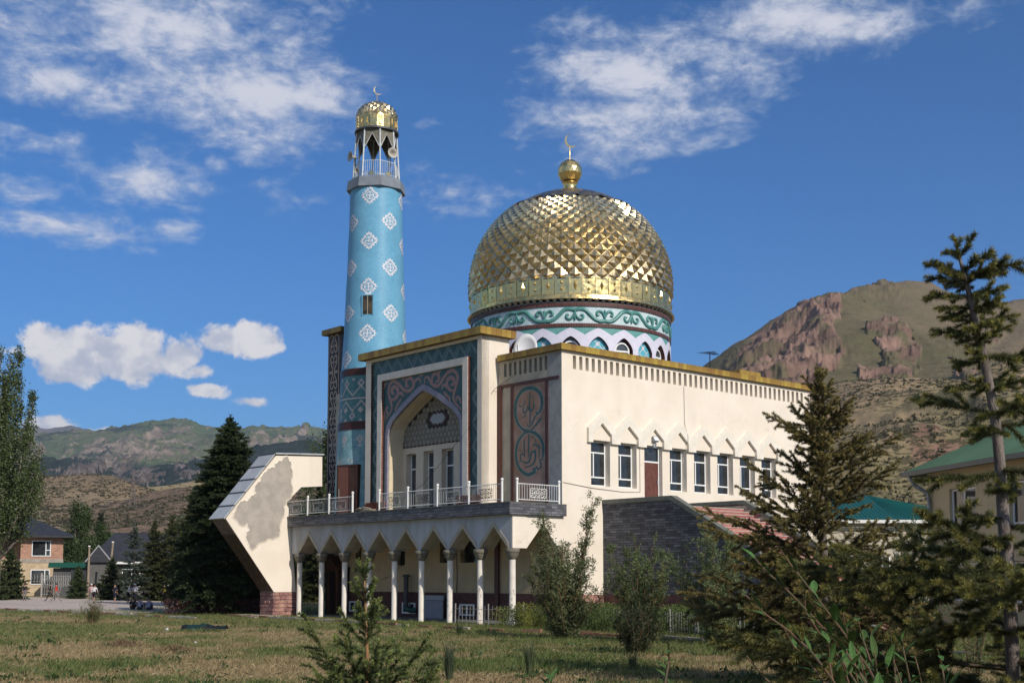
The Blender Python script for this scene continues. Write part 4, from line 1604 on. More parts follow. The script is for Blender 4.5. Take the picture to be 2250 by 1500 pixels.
# paint flaking off the columns
fk = MB()
for k in (6, 7, 8):
    for j in range(9):
        z0 = rnd.uniform(.1, 2.2)
        t0 = rnd.uniform(3.3, 4.9)
        pts = []
        for q in range(7):
            a = 2 * pi * q / 7
            pts.append((t0 + rnd.uniform(.06, .2) * math.cos(a), z0 + rnd.uniform(.03, .13) * math.sin(a)))
        fk.poly([(CB + .1635 * math.cos(t), COLA[k] + .1635 * math.sin(t), z) for t, z in pts])
fk.build('flaked_patches', mat('flaked_grey', (.44, .41, .37), (.34, .31, .28), scale=8), terr, kind='stuff')
pv = MB()
pv.box(CB + .25, 0, -.1, 19.1, -.05, .03)
pv.build('porch_floor', coping_m, terr)

# --- things under the porch
wdp = bthing('porch_door', 'brown wooden porch door with gabled hood between the first columns', 'door')
q = MB()
for a in (18.2, 19.1, 19.85):
    q.box(-.9, -.75, a - .07, a + .07, 0, 2.75)
q.box(-.92, -.03, 18.05, 20.0, 2.6, 2.72)
q.build('frame', wood_m, wdp)
MB().prism([(18.0, 2.72), (20.2, 2.72), (19.1, 3.5)], front(-.95), 0, .9).build('hood', wood_m, wdp)
MB().box(-.2, -.06, 18.3, 19.0, 0.03, 2.5).build('door_leaf', door_dark, wdp)
MB().box(-.2, -.06, 19.15, 19.75, 0.03, 2.5).build('door_leaf', door_dark, wdp)
st = bthing('stove_pipe', 'grey metal stove pipe with cowl against the porch wall', 'pipe')
q = MB()
q.tube([(-.35, 12.1, .55), (-.35, 12.1, 2.25)], .14, 12)
q.build('pipe', zinc, st)
MB().lathe([(.2, 2.22), (.22, 2.3), (.2, 2.36), (.02, 2.38)], 14, -.35, 12.1).build('cowl', zinc, st)
q = MB()
q.tube([(-.35, 12.1, .6), (-.35, 12.1, .5), (-.35, 11.7, .42), (-.1, 11.5, .42)], .15, 12)
q.build('elbow', mat('green_enamel', (.02, .10, .07), (.03, .08, .06), scale=4, rough=.5), st)
for a in (17.4, 12.2, 7.1):
    w = bthing('basement_window', {17.4: 'low white basement window nearest the wooden porch door', 12.2: 'low white basement window behind the stove pipe', 7.1: 'low white basement window right of the grey shutter'}[a], 'window', 'basement windows of the porch')
    q = MB()
    for u0, u1, z0, z1 in ((-.6, .6, .22, .30), (-.6, .6, .74, .82), (-.6, -.5, .3, .74), (.5, .6, .3, .74), (-.06, .06, .3, .74)):
        q.box(-.12, -.065, a + u0, a + u1, z0, z1)
    q.build('frame', pvc, w)
    MB().box(-.09, -.07, a - .5, a - .06, .3, .74).build('pane', glass, w)
    MB().box(-.09, -.07, a + .06, a + .5, .3, .74).build('pane', glass, w)
sh = bthing('shutter', 'pale grey roller shutter leaning under the porch', 'shutter')
MB().box(-.42, -.36, 8.75, 10.5, .03, .96).build('panel', mat('shutter_grey', (.30, .31, .36), (.27, .28, .33), rough=.5), sh)
MB().box(-.44, -.34, 8.72, 10.53, .985, 1.25).build('box', mat('shutter_box', (.36, .38, .42), rough=.5), sh)
pw_ = bthing('porch_window_bars', 'grilles over the small high windows of the porch wall', 'grille')
q = MB()
for h in h3[:4]:
    for k in range(5):
        a = h[0] + (h[1] - h[0]) * k / 4
        q.tube([(-.02, a, h[2]), (-.02, a, h[3])], .012, 4)
    q.tube([(-.02, h[0], h[2] + .4), (-.02, h[1], h[2] + .4)], .012, 4)
q.build('bars', dark_iron, pw_, kind='stuff')
pp = bthing('drain_pipe', 'dark red drain pipe running down the porch wall', 'pipe')
MB().box(-.16, -.065, 4.55, 4.85, .02, 5.05).build('pipe', brown_tile, pp)
cbl = MB()
cbl.tube([(-.03, 8.0, 4.9), (-.05, 8.05, 3.6), (-.04, 8.0, 2.4), (-.07, 8.02, 1.4)], .02, 4)
tag(cbl.build('porch_cable', dark_iron), 'black cable hanging on the cream porch wall', 'cable')
o = col.objects['porch_cable']
o.location = CORNER
o.rotation_euler = (0, 0, BROT)
o = MB().tube([(-.03, 15.5, 1.9), (-.03, 14, 2.3), (-.03, 12.9, 2.9)], .012, 4).build('porch_cable', dark_iron)
o.location = CORNER
o.rotation_euler = (0, 0, BROT)
tag(o, 'thin cable running slantwise up the porch wall to the small window', 'cable')

# --- terrace railing
rl_ = bthing('terrace_railing', 'white iron railing with scroll panels along the terrace edge', 'railing')
RB = CB - .36
postm = MB().tube([(0, 0, 0), (0, 0, 1.0)], .055, 8).box(-.06, .06, -.06, .06, -.02, .01).mesh('post', white_paint)
ballm = MB().lathe([(.01, .99), (.07, 1.02), (.075, 1.07), (.05, 1.12), (.01, 1.13)], 8).mesh('post_cap', white_paint)


def scroll_panel(material, w=1.0, h=.42):
    q = MB()
    idm = lambda u, v, d: (d, u, v)
    fr = [(-w / 2, 0), (w / 2, 0), (w / 2, h), (-w / 2, h), (-w / 2, 0)]
    for p, r_ in zip(fr, fr[1:]):
        q.tube([(0, p[0], p[1]), (0, r_[0], r_[1])], .016, 4)
    for sx in (-1, 1):
        for sz in (-1, 1):
            cx_, cz_ = sx * w * .25, h / 2 + sz * h * .22
            pts = []
            for t in range(11):
                a = t * .62
                rr = .11 * (1 - t / 13)
                pts.append((cx_ + sx * rr * math.cos(a), cz_ + sz * rr * math.sin(a)))
            q.ribbon(pts, .032, idm, -.01, -.02)
        q.ribbon([(sx * .05, .03), (sx * .12, h / 2), (sx * .05, h - .03)], .032, idm, -.01, -.02)
        q.ribbon([(sx * w * .46, .04), (sx * w * .36, h / 2), (sx * w * .46, h - .04)], .03, idm, -.01, -.02)
    q.ribbon([(-w * .48, h / 2), (w * .48, h / 2)], .03, idm, -.01, -.02)
    q.ribbon([(0, .02), (0, h - .02)], .03, idm, -.01, -.02)
    return q.mesh('scroll_panel', material)


sp_grey, sp_rust, sp_white = scroll_panel(silver_paint), scroll_panel(rust), scroll_panel(white_paint)
front_posts = [19.5, 17.15, 14.95, 12.65]
front_posts2 = [10.15, 7.65, 5.2, 2.75, .32]
# measured on the photograph
bays = []
for seg in (front_posts, front_posts2):
    for a in seg:
        o = link('post', postm, rl_)
        o.location = (RB, a, 5.70)
        link('post_cap', ballm, o)
    bays += [((RB, a), (RB, b)) for a, b in zip(seg, seg[1:])]
o = link('post', postm, rl_)
o.location = (RB + .42, -.26, 5.7)
link('post_cap', ballm, o)
o = link('post', postm, rl_)
o.location = (-.45, -.26, 5.7)
link('post_cap', ballm, o)
bays.append(((RB + .42, -.26), (-.45, -.26)))
kinds = [sp_grey, sp_grey, sp_grey, sp_grey, sp_rust, sp_grey, sp_rust, sp_white]
for n, ((b0, a0), (b1, a1)) in enumerate(bays):
    p, q_ = Vector((b0, a0, 5.7)), Vector((b1, a1, 5.7))
    L = (q_ - p).length
    dv = (q_ - p) / L
    m_ = MB()
    for z in (.12, .86):
        m_.tube([p + dv * .05 + Vector((0, 0, z)), q_ - dv * .05 + Vector((0, 0, z))], .022, 5)
    m_.build('rail', white_paint, rl_)
    mid = L / 2
    nb_ = int(L / .15)
    m_ = MB()
    for k in range(1, nb_):
        s = L * k / nb_
        if abs(s - mid) < .52:
            for z0, z1 in ((.12, .24), (.66, .86)):
                m_.tube([p + dv * s + Vector((0, 0, z0)), p + dv * s + Vector((0, 0, z1))], .011, 4)
        else:
            m_.tube([p + dv * s + Vector((0, 0, .12)), p + dv * s + Vector((0, 0, .86))], .011, 4)
    m_.build('balusters', silver_paint if n < 7 else white_paint, rl_, kind='stuff')
    c = p + dv * mid + Vector((0, 0, .24))
    o = link('scroll_panel', kinds[n], rl_)
    o.location = c
    o.rotation_euler = (0, 0, math.atan2(dv.y, dv.x) - pi / 2)
# a heap of sacking on the terrace
q = MB()
for k in range(7):
    a = 12.3 + rnd.uniform(-.45, .45)
    q.tube([(CB + .2 + rnd.uniform(-.1, .2), a - .5, 5.76 + k * .02), (CB + .1, a, 5.78 + k * .03), (CB + .2, a + .5, 5.75 + k * .02)], .06, 6)
sk_ = q.build('sacking', mat('sackcloth', (.34, .28, .22), (.26, .21, .16), scale=6))
sk_.location = CORNER
sk_.rotation_euler = (0, 0, BROT)
tag(sk_, 'tan heap of rolled sacking on the terrace before the portal', 'sacking')

# ------------------------------------------------------------------ the angular end wall
bt = bthing('end_wall', 'angular cream end wall with peeling plaster and grey metal capping', 'wall')
BA0, BA1 = 19.2, 20.75
poly = [(-4.45, 1.37), (-7.58, 5.46), (-7.52, 5.56), (-4.45, 9.20), (-1.33, 9.34), (-1.31, 7.58), (-2.74, 7.46), (-3.77, 6.50), (-3.5, 6.1), (-3.0, 1.37)]
MB().prism(poly, side(BA0), 0, BA1 - BA0).build('slanted_wall', cream, bt)
PEEL=[(0,[(-3.73,9.19),(-3.97,9.1),(-4.05,8.92),(-4.53,8.72),(-4.56,8.47),(-5.0,8.37),(-5.31,8.04),(-5.8,7.36),(-5.72,6.95),(-6.06,6.79),(-6.29,6.47),(-6.63,6.46),(-6.89,6.21),(-7.11,5.76),(-7.11,5.52),(-6.76,5.19),(-6.41,5.13),(-6.22,5.21),(-6.1,4.87),(-6.29,4.72),(-6.32,4.45),(-6.08,3.91),(-5.96,3.77),(-5.7,3.91),(-5.31,4.23),(-5.0,4.34),(-4.21,4.53),(-4.14,4.85),(-4.18,5.19),(-4.07,5.48),(-3.92,6.25),(-3.77,6.61),(-3.45,6.91),(-3.34,7.41),(-3.47,7.9),(-3.35,8.33),(-3.48,8.89)])]
pl = MB()
sb = side(BA0)
def ragged(pts, n=3, amp=.16):
    r3 = random.Random(9)
    P = [Vector(p) for p in pts]
    for _ in range(n):
        Q = []
        for k in range(len(P)):
            a, b = P[k], P[(k + 1) % len(P)]
            d = b - a
            Q += [a, (a + b) / 2 + Vector((-d.y, d.x)) * r3.uniform(-amp, amp)]
        P = Q
    return [tuple(p) for p in P]


edge = ragged(PEEL[0][1])
pl.prism(edge, sb, -.004, -.002)
pl.build('peeled_patch', peel_grey, bt)
# ragged plaster lip round the patch
LIPS = -1 if sum(p[0] * q[1] - q[0] * p[1] for p, q in zip(PEEL[0][1], PEEL[0][1][1:] + PEEL[0][1][:1])) < 0 else 1
lip = MB()
cen_ = sum((Vector(p) for p in edge), Vector((0, 0))) / len(edge)
for k in range(len(edge)):
    a, b = Vector(edge[k]), Vector(edge[(k + 1) % len(edge)])
    d = (b - a)
    if d.length < 1e-5:
        continue
    nn = Vector((d.y, -d.x)).normalized()
    if nn.dot(a - cen_) < 0 and False:
        nn = -nn
    lip.poly([sb(a.x, a.y, -.004), sb(b.x, b.y, -.004), sb(b.x, b.y, -.035), sb(a.x, a.y, -.035)])
    for s in (1, -1):
        lip.poly([sb(a.x, a.y, -.035), sb(b.x, b.y, -.035), sb(b.x + nn.x * .10 * s, b.y + nn.y * .10 * s, -.001), sb(a.x + nn.x * .10 * s, a.y + nn.y * .10 * s, -.001)]) if s == LIPS else None
lip.build('plaster_lip', cream, bt)
# capping sheets along the upper slope and the top
p0, p1 = Vector((-7.72, 5.42)), Vector((-4.52, 9.28))
dv = p1 - p0
nv = Vector((-dv.y, dv.x)).normalized()
for k in range(5):
    a, b = p0 + dv * (k / 5 + .004), p0 + dv * ((k + 1) / 5 - .004)
    dz = .012 * (k % 2)
    q = MB().prism([tuple(a + nv * (.02 + dz)), tuple(b + nv * .02), tuple(b + nv * .08), tuple(a + nv * (.095 + dz))], side(BA0 - .1), 0, BA1 - BA0 + .2)
    q.build('capping_sheet', metal_grey, bt)
    s = MB().prism([tuple(b + nv * .02 - dv * .008), tuple(b + nv * .02 + dv * .004), tuple(b + nv * .12 + dv * .004), tuple(b + nv * .12 - dv * .008)], side(BA0 - .1), .0, BA1 - BA0 + .2)
    s.build('capping_seam', zinc, bt)
p0, p1 = Vector((-4.52, 9.27)), Vector((-1.25, 9.42))
dv = p1 - p0
for k in range(2):
    a, b = p0 + dv * (k / 2), p0 + dv * ((k + 1) / 2 - .004)
    MB().prism([(a.x, a.y + .01), (b.x, b.y + .01), (b.x, b.y + .09), (a.x, a.y + .09)], side(BA0 - .1), 0, BA1 - BA0 + .2).build('capping_sheet', metal_grey, bt)
# ornament on the lower slope
p0, p1 = Vector((-4.47, 1.40)), Vector((-7.60, 5.44))
dv = (p1 - p0)
LL = dv.length
dv /= LL
nv = Vector((-dv.y, dv.x))
if nv.x > 0:
    nv = -nv
um = lambda u, v, d: (p0.x + dv.x * v + nv.x * d, BA0 + u, p0.y + dv.y * v + nv.y * d)
MB().prism([(.02, 0), (BA1 - BA0 - .02, 0), (BA1 - BA0 - .02, LL * .80), (.02, LL * .80)], um, .003, .02).build('ornament_ground', strip_dark, bt)
MB().prism([(.02, LL * .80), (BA1 - BA0 - .02, LL * .80), (BA1 - BA0 - .02, LL), (.02, LL)], um, .003, .018).build('bare_strip', mat('brown_render', (.17, .13, .10), (.12, .09, .075), scale=4), bt)
q = MB()
z = .35
k = 0
while z < LL * .76:
    s2 = 1 if k % 2 else -1
    c = (BA1 - BA0) / 2
    for s in (-1, 1):
        q.ribbon([(c + s * .12, z), (c + s * .25, z - .14), (c + s * .5, z - .05), (c + s * .55, z + .2), (c + s * .3, z + .3), (c + s * .25, z + .12)], .07, um, .024)
        q.ribbon([(c + s * .55, z + .1), (c + s * .35, z - .22), (c + s * .05, z - .3)], .06, um, .025)
    z += .62
    k += 1
q.build('slope_ornament', mat('ornament_brown', (.16, .115, .075), (.12, .085, .055), scale=6), bt)
# plinth of rough pink stones
MB().box(-4.42, -2.98, 19.2, 20.78, 0, 1.36).build('plinth_core', mat('plinth_mortar', (.26, .18, .16), (.18, .12, .11), scale=5), bt)


def rough_stones(parent, mp, u0, u1, z0, z1, hh=.24, ww=.38, seed=1, material=None):
    r2 = random.Random(seed)
    rows = max(1, round((z1 - z0) / hh))
    for j in range(rows):
        za, zb = z0 + (z1 - z0) * j / rows, z0 + (z1 - z0) * (j + 1) / rows
        u = u0
        while u < u1 - .02:
            w = min(ww * r2.uniform(.6, 1.5), u1 - u)
            if u1 - (u + w) < .12:
                w = u1 - u
            g = .012
            jx = lambda: r2.uniform(-.03, .03)
            c = [(u + g + abs(jx()), za + g + abs(jx()) * .6), (u + w / 2 + jx(), za + g + r2.uniform(0, .02)), (u + w - g - abs(jx()), za + g + abs(jx()) * .6), (u + w - g, (za + zb) / 2 + jx()),
                 (u + w - g - abs(jx()), zb - g - abs(jx()) * .6), (u + w / 2 + jx(), zb - g), (u + g + abs(jx()), zb - g - abs(jx()) * .6), (u + g, (za + zb) / 2 + jx())]
            d = r2.uniform(-.07, -.025)
            m_ = MB()
            i0 = len(m_.v)
            m_.v += [tuple(mp(a, b, 0)) for a, b in c] + [tuple(mp(u + w / 2 + (a - u - w / 2) * .84, (za + zb) / 2 + (b - (za + zb) / 2) * .8, d + r2.uniform(-.012, .012))) for a, b in c]
            for k in range(8):
                m_.f.append((k, (k + 1) % 8, 8 + (k + 1) % 8, 8 + k))
                m_.m.append(0)
                m_.uv.append(None)
            m_.f.append(tuple(range(8, 16)))
            m_.m.append(0)
            m_.uv.append(None)
            m_.build('stone', material or granite, parent)
            u += w


rough_stones(bt, side(19.2), -4.42, -2.98, .02, 1.36, seed=3)
rough_stones(bt, front(-4.42), 19.2, 20.78, .02, 1.36, seed=4)

# ------------------------------------------------------------------ outside staircase of the side door
stz = bthing('outside_staircase', 'outside staircase with grey slate cheek wall leading to the side door', 'staircase')
B0, B1 = 2.79, 8.2
chk = [(0, 1.38), (0, 5.85), (-4.5, 5.85), (-15.0, .10), (-15.0, 0), (-2, 0), (-2, 1.38)]
chk = [(-.01, 1.36), (-.01, 5.83), (-4.5, 5.83), (-12.6, 1.36)]
for b0, b1, nm in ((B0, B0 + .28, 'near'), (B1, B1 + .28, 'far')):
    f0 = front(b0)
    MB().prism(chk, f0, 0, b1 - b0).build('cheek_wall', slate if nm == 'near' else granite, stz)
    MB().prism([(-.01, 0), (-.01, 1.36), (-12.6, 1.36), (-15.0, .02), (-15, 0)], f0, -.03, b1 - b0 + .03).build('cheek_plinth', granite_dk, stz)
    cp = MB()
    cp.prism([(-.01, 5.832), (-.01, 6.04), (-4.55, 6.04), (-4.5, 5.832)], f0, -.07, b1 - b0 + .07)
    cp.prism([(-4.5, 5.832), (-4.55, 6.04), (-15.2, .22), (-15.2, -.02)], f0, -.072, b1 - b0 + .072)
    cp.build('coping', coping_m, stz)
# inner face of the far cheek: pink and cream blocks
blk = MB().box(0, .04, -.2, .2, 0, .17).mesh('block', mat('pink_block', (.42, .17, .15), (.34, .13, .12), scale=3, rand=.2, fine=.06))
blk2 = MB().box(0, .04, -.2, .2, 0, .17).mesh('block', mat('cream_block', (.46, .38, .31), (.38, .31, .26), scale=3, rand=.12))
MB().prism([(-.1, 0), (-.1, 5.8), (-4.5, 5.8), (-13, .6), (-13, 0)], front(B1 - .03), 0, .03).build('block_mortar', mortar, stz)
for j in range(14):
    zz_ = 5.6 - j * .2
    a = -.4 - (j % 2) * .21
    a_end = -4.5 - (5.8 - zz_) * 1.72
    while a > a_end:
        cream_ = j < 2 or (rnd.random() < .2)
        o = link('block', blk2 if cream_ else blk, stz)
        o.location = (B1 - .06, a, zz_)
        a -= .42
ns = 32
stq = MB().box(B0 + .29, B1 - .07, -.345, 0, -.12, .135).box(B0 + .288, B1 - .068, -.365, 0, .136, .175, 1)
stepm = stq.mesh('step', [MATS['pink_block'], mat('step_stone', (.50, .42, .36), (.42, .35, .3), scale=3)])
for k in range(ns):
    o = link('step', stepm, stz)
    o.location = (0, -4.2 - k * .335, 5.6 - .175 * (k + 1))
MB().box(B0 + .29, B1 - .07, -4.2, -.02, 5.3, 5.58).build('landing', coping_m, stz)
rp = MB()
rp.prism([(-.02, 0), (-.02, 5.2), (-4.0, 5.2), (-14.5, 0)], front(B0 + .3), 0, B1 - B0 - .5)
rp.build('stair_core', raw_grey, stz)

# ------------------------------------------------------------------ roof things
ds = bthing('satellite_dish', 'white satellite dish on the roof between portal and dome', 'dish')
q = MB()
prd = [(.01, -.16), (.3, -.13), (.6, -.02), (.82, .10), (.83, .12), (.6, .0), (.3, -.11), (.01, -.14)]
n = 28
for r_, x in prd:
    for k in range(n):
        a = 2 * pi * k / n
        q.v.append((x, r_ * .78 * math.cos(a), r_ * math.sin(a)))
for j in range(len(prd) - 1):
    for k in range(n):
        q.f.append((j * n + k, j * n + (k + 1) % n, (j + 1) * n + (k + 1) % n, (j + 1) * n + k))
        q.m.append(0)
        q.uv.append(None)
o = q.build('reflector', dish_m, ds, smooth=True)
DP = (1.3, 4.05, 14.0)
o.location = DP
o.rotation_euler = (0, R(-12), TH - .25)
q = MB()
q.tube([(1.45, 4.2, 12.3), (1.45, 4.2, 14.0)], .035, 6)
q.tube([(1.1, 4.3, 13.2), (.75, 4.1, 14.0), (.72, 4.05, 14.15)], .02, 5)
q.box(.62, .82, 4.2, 4.35, 13.3, 13.55)
q.build('mount', dark_iron, ds)
an_ = bthing('aerial', 'thin black television aerial on the roof edge right of the dome', 'aerial')
q = MB()
ab = 12.3
q.tube([(ab, .9, 12.3), (ab, .9, 14.75)], .03, 5)
q.tube([(ab - .7, .6, 14.62), (ab + 1.0, 1.3, 14.78)], .02, 5)
for k in range(6):
    t = k / 5
    c = Vector((ab - .7 + 1.7 * t, .6 + .7 * t, 14.62 + .16 * t))
    w = .5 - .06 * k
    q.tube([c - Vector((-.38 * w, .92 * w, 0)), c + Vector((-.38 * w, .92 * w, 0))], .012, 4)
q.tube([(ab + .2, .95, 14.7), (ab + 1.9, 1.0, 14.66)], .008, 4)
q.build('mast', dark_iron, an_)
cbl = MB()
P0, P1 = Vector((.02, 4.3, 12.2)), Vector((-1.2, 5.6, 9.5))
cbl.tube([(.0, 3.6, 12.4), (-.35, 4.65, 11.8), (-1.14, 5.2, 10.2), (-1.2, 9.4, 7.2), (-1.0, 12.9, 6.0)], .012, 4)
o = cbl.build('sagging_cable', dark_iron)
o.location = CORNER
o.rotation_euler = (0, 0, BROT)
tag(o, 'thin cable slanting across the portal front', 'cable')

# ------------------------------------------------------------------ terrain
def hash2(ix, iy, seed):
    h = (ix.astype(np.int64) * 374761393 + iy.astype(np.int64) * 668265263 + seed * 974711) & 0x7fffffff
    h = ((h ^ (h >> 13)) * 1274126177) & 0x7fffffff
    return ((h ^ (h >> 16)) & 0xffff) / 65535.0


def vnoise(x, y, seed=0):
    ix, iy = np.floor(x), np.floor(y)
    fx, fy = x - ix, y - iy
    fx, fy = fx * fx * fx * (fx * (fx * 6 - 15) + 10), fy * fy * fy * (fy * (fy * 6 - 15) + 10)
    a, b = hash2(ix, iy, seed), hash2(ix + 1, iy, seed)
    c, d = hash2(ix, iy + 1, seed), hash2(ix + 1, iy + 1, seed)
    return (a * (1 - fx) + b * fx) * (1 - fy) + (c * (1 - fx) + d * fx) * fy


def fbm(x, y, oct_=5, seed=0, ridged=False, gain=.5):
    s, a, n = 0, 1, 0
    for o in range(oct_):
        v = vnoise(x * 2 ** o + 17.3 * o, y * 2 ** o - 9.1 * o, seed + o)
        if ridged:
            v = 1 - np.abs(2 * v - 1)
        s = s + a * v
        n += a
        a *= gain
    return s / n


def hill_mat(name, c1, c2, rock, s1, rlo, rhi, speck=None, zone=False, s2=.1, slo=.56, shi=.66, band=1., bump=1., rs=None, bdist=2.):
    m = bpy.data.materials.new(name)
    m.use_nodes = True
    t = NT(m.node_tree)
    b = m.node_tree.nodes['Principled BSDF']
    geo = t.node('ShaderNodeNewGeometry')
    pos = geo.outputs['Position']
    n1 = t.noise(pos, s1, 6, .6, .4)
    c = t.mix(t.ramp(n1, .38, .62), c1, c2)
    if rock is not None:
        sep = t.node('ShaderNodeSeparateXYZ')
        t.l.new(geo.outputs['True Normal'], sep.inputs[0])
        rv = t.vmath('MULTIPLY', pos, (1, 1, .45))
        rn = t.noise(rv, rs or s1 * 2.2, 7, .62, .6)
        steep = t.math('MULTIPLY', t.math('SUBTRACT', 1, sep.outputs[2]), band)
        rv_ = t.math('ADD', rn, steep)
        if zone:
            za = t.node('ShaderNodeAttribute', attribute_name='Col')
            rv_ = t.math('ADD', rv_, t.math('MULTIPLY', t.math('SUBTRACT', za.outputs['Fac'], .45), .30))
        c = t.mix(t.ramp(rv_, rlo, rhi), c, t.mix(t.ramp(t.noise(pos, s1 * 9, 4), .35, .65), rock, tuple(v * .55 for v in rock)))
    if speck is not None:
        sn = t.noise(t.vmath('MULTIPLY', pos, (1, 1, 2.2)), s2, 5, .65, .3)
        big = t.ramp(t.noise(pos, s1 * 1.3, 3), .35, .6)
        c = t.mix(t.math('MULTIPLY', t.ramp(sn, slo, shi), t.math('ADD', t.math('MULTIPLY', big, .75), .2)), c, speck)
    t.l.new(c, b.inputs['Base Color'])
    b.inputs['Roughness'].default_value = .95
    b.inputs['Specular IOR Level'].default_value = .1
    bn = t.node('ShaderNodeBump')
    bn.inputs['Strength'].default_value = bump
    bn.inputs['Distance'].default_value = bdist
    t.l.new(t.noise(pos, (rs or s1 * 2.2) * 1.6, 7, .65), bn.inputs['Height'])
    t.l.new(bn.outputs[0], b.inputs['Normal'])
    return m


def ridge(name, prof, D0, D1, DB_, material, nx=240, ny=60, p=1.2, amp=.2, fx=1., seed=1, stretch=1., jag=0., zbase=0., ridged=True, zone=None, gain=.5):
    xs = np.linspace(prof[0][0], prof[-1][0], nx)
    ys = np.interp(xs, [q[0] for q in prof], [q[1] for q in prof])
    k = np.hanning(7)
    k /= k.sum()
    yp = np.convolve(np.pad(ys, 3, mode='edge'), k, mode='valid')
    yp = yp + jag * (fbm(xs / 14, xs * 0, 4, seed + 50) - .5)
    H = np.array([at(x, y, D1).z for x, y in zip(xs, yp)])
    X1 = np.array([at(x, 1000, D1).x / D1 for x in xs])
    nb = 10
    ts = np.concatenate([np.linspace(0, 1, ny), 1 + np.linspace(0, 1, nb + 1)[1:]])
    V = []
    Z = []
    for t in ts:
        Z.append(np.array([zone(x, t) if zone else 0. for x in xs]))
        if t <= 1:
            Y = D0 + (D1 - D0) * t
            z = zbase + (H - zbase) * t ** p
        else:
            Y = D1 + (DB_ - D1) * (t - 1)
            z = H * (1 - (t - 1) ** 1.3)
        X = X1 * Y
        env = (np.sin(min(t, 1) * pi) ** .7 if t <= 1 else 0)
        f = fx / (D1 - D0)
        n = fbm(X * f, np.full_like(X, Y) * f * stretch, 6, seed, ridged, gain)
        z = z + amp * H * env * (n - .6)
        z = np.maximum(z, -1.0 if t > 0 else -1)
        V.append(np.stack([X, np.full_like(X, Y), z], 1))
    V = np.concatenate(V)
    n0 = len(ts)
    idx = np.arange(n0 * nx).reshape(n0, nx)
    F = np.stack([idx[:-1, :-1], idx[:-1, 1:], idx[1:, 1:], idx[1:, :-1]], -1).reshape(-1, 4)
    me = np_mesh(name, V, F, material, np.repeat(np.concatenate(Z)[:, None], 3, 1) if zone else None)
    me.polygons.foreach_set('use_smooth', [True] * len(me.polygons))
    return link(name, me, None, kind='structure')


far_m = hill_mat('far_mountain', (.17, .13, .12), (.13, .11, .10), None, .002, 0, 0, bdist=20)
green_m = hill_mat('green_mountain', (.095, .125, .062), (.145, .15, .078), (.32, .25, .20), .0016, .60, .68, zone=True, speck=(.035, .05, .04), s2=.006, slo=.50, shi=.60, band=.35, bdist=30, rs=.011)
forest_shadow_m = hill_mat('shadowed_forest_slope', (.018, .030, .028), (.034, .046, .04), (.20, .165, .15), .004, .60, .68, zone=True, band=.3, bdist=25, rs=.012)  # dark forest tone with a cloud's shadow mixed into the colour
tan_m = hill_mat('tan_hill', (.27, .20, .125), (.22, .16, .10), (.22, .14, .11), .014, .62, .76, speck=(.045, .04, .028), s2=.30, slo=.51, shi=.56, band=.3, bdist=1.)
sand_m = hill_mat('sandy_hill', (.30, .235, .13), (.26, .20, .11), None, .01, 0, 0, speck=(.11, .095, .05), s2=.12, slo=.58, shi=.66, bdist=1.)
dark_m = hill_mat('brown_hill', (.16, .118, .082), (.20, .14, .095), (.18, .105, .085), .02, .6, .75, speck=(.04, .035, .025), s2=.33, slo=.47, shi=.53, band=.3, bdist=1.)
rock_m = hill_mat('mountain_slope', (.108, .098, .052), (.160, .124, .080), (.27, .17, .132), .0034, .58, .68, zone=True, speck=(.07, .066, .036), s2=.05, slo=.54, shi=.74, band=.10, bdist=3, rs=.022)
bench_m = hill_mat('scrub_slope', (.30, .215, .135), (.20, .165, .088), (.30, .165, .125), .014, .64, .74, speck=(.055, .052, .03), s2=.38, slo=.48, shi=.54, band=.4, bdist=.6)

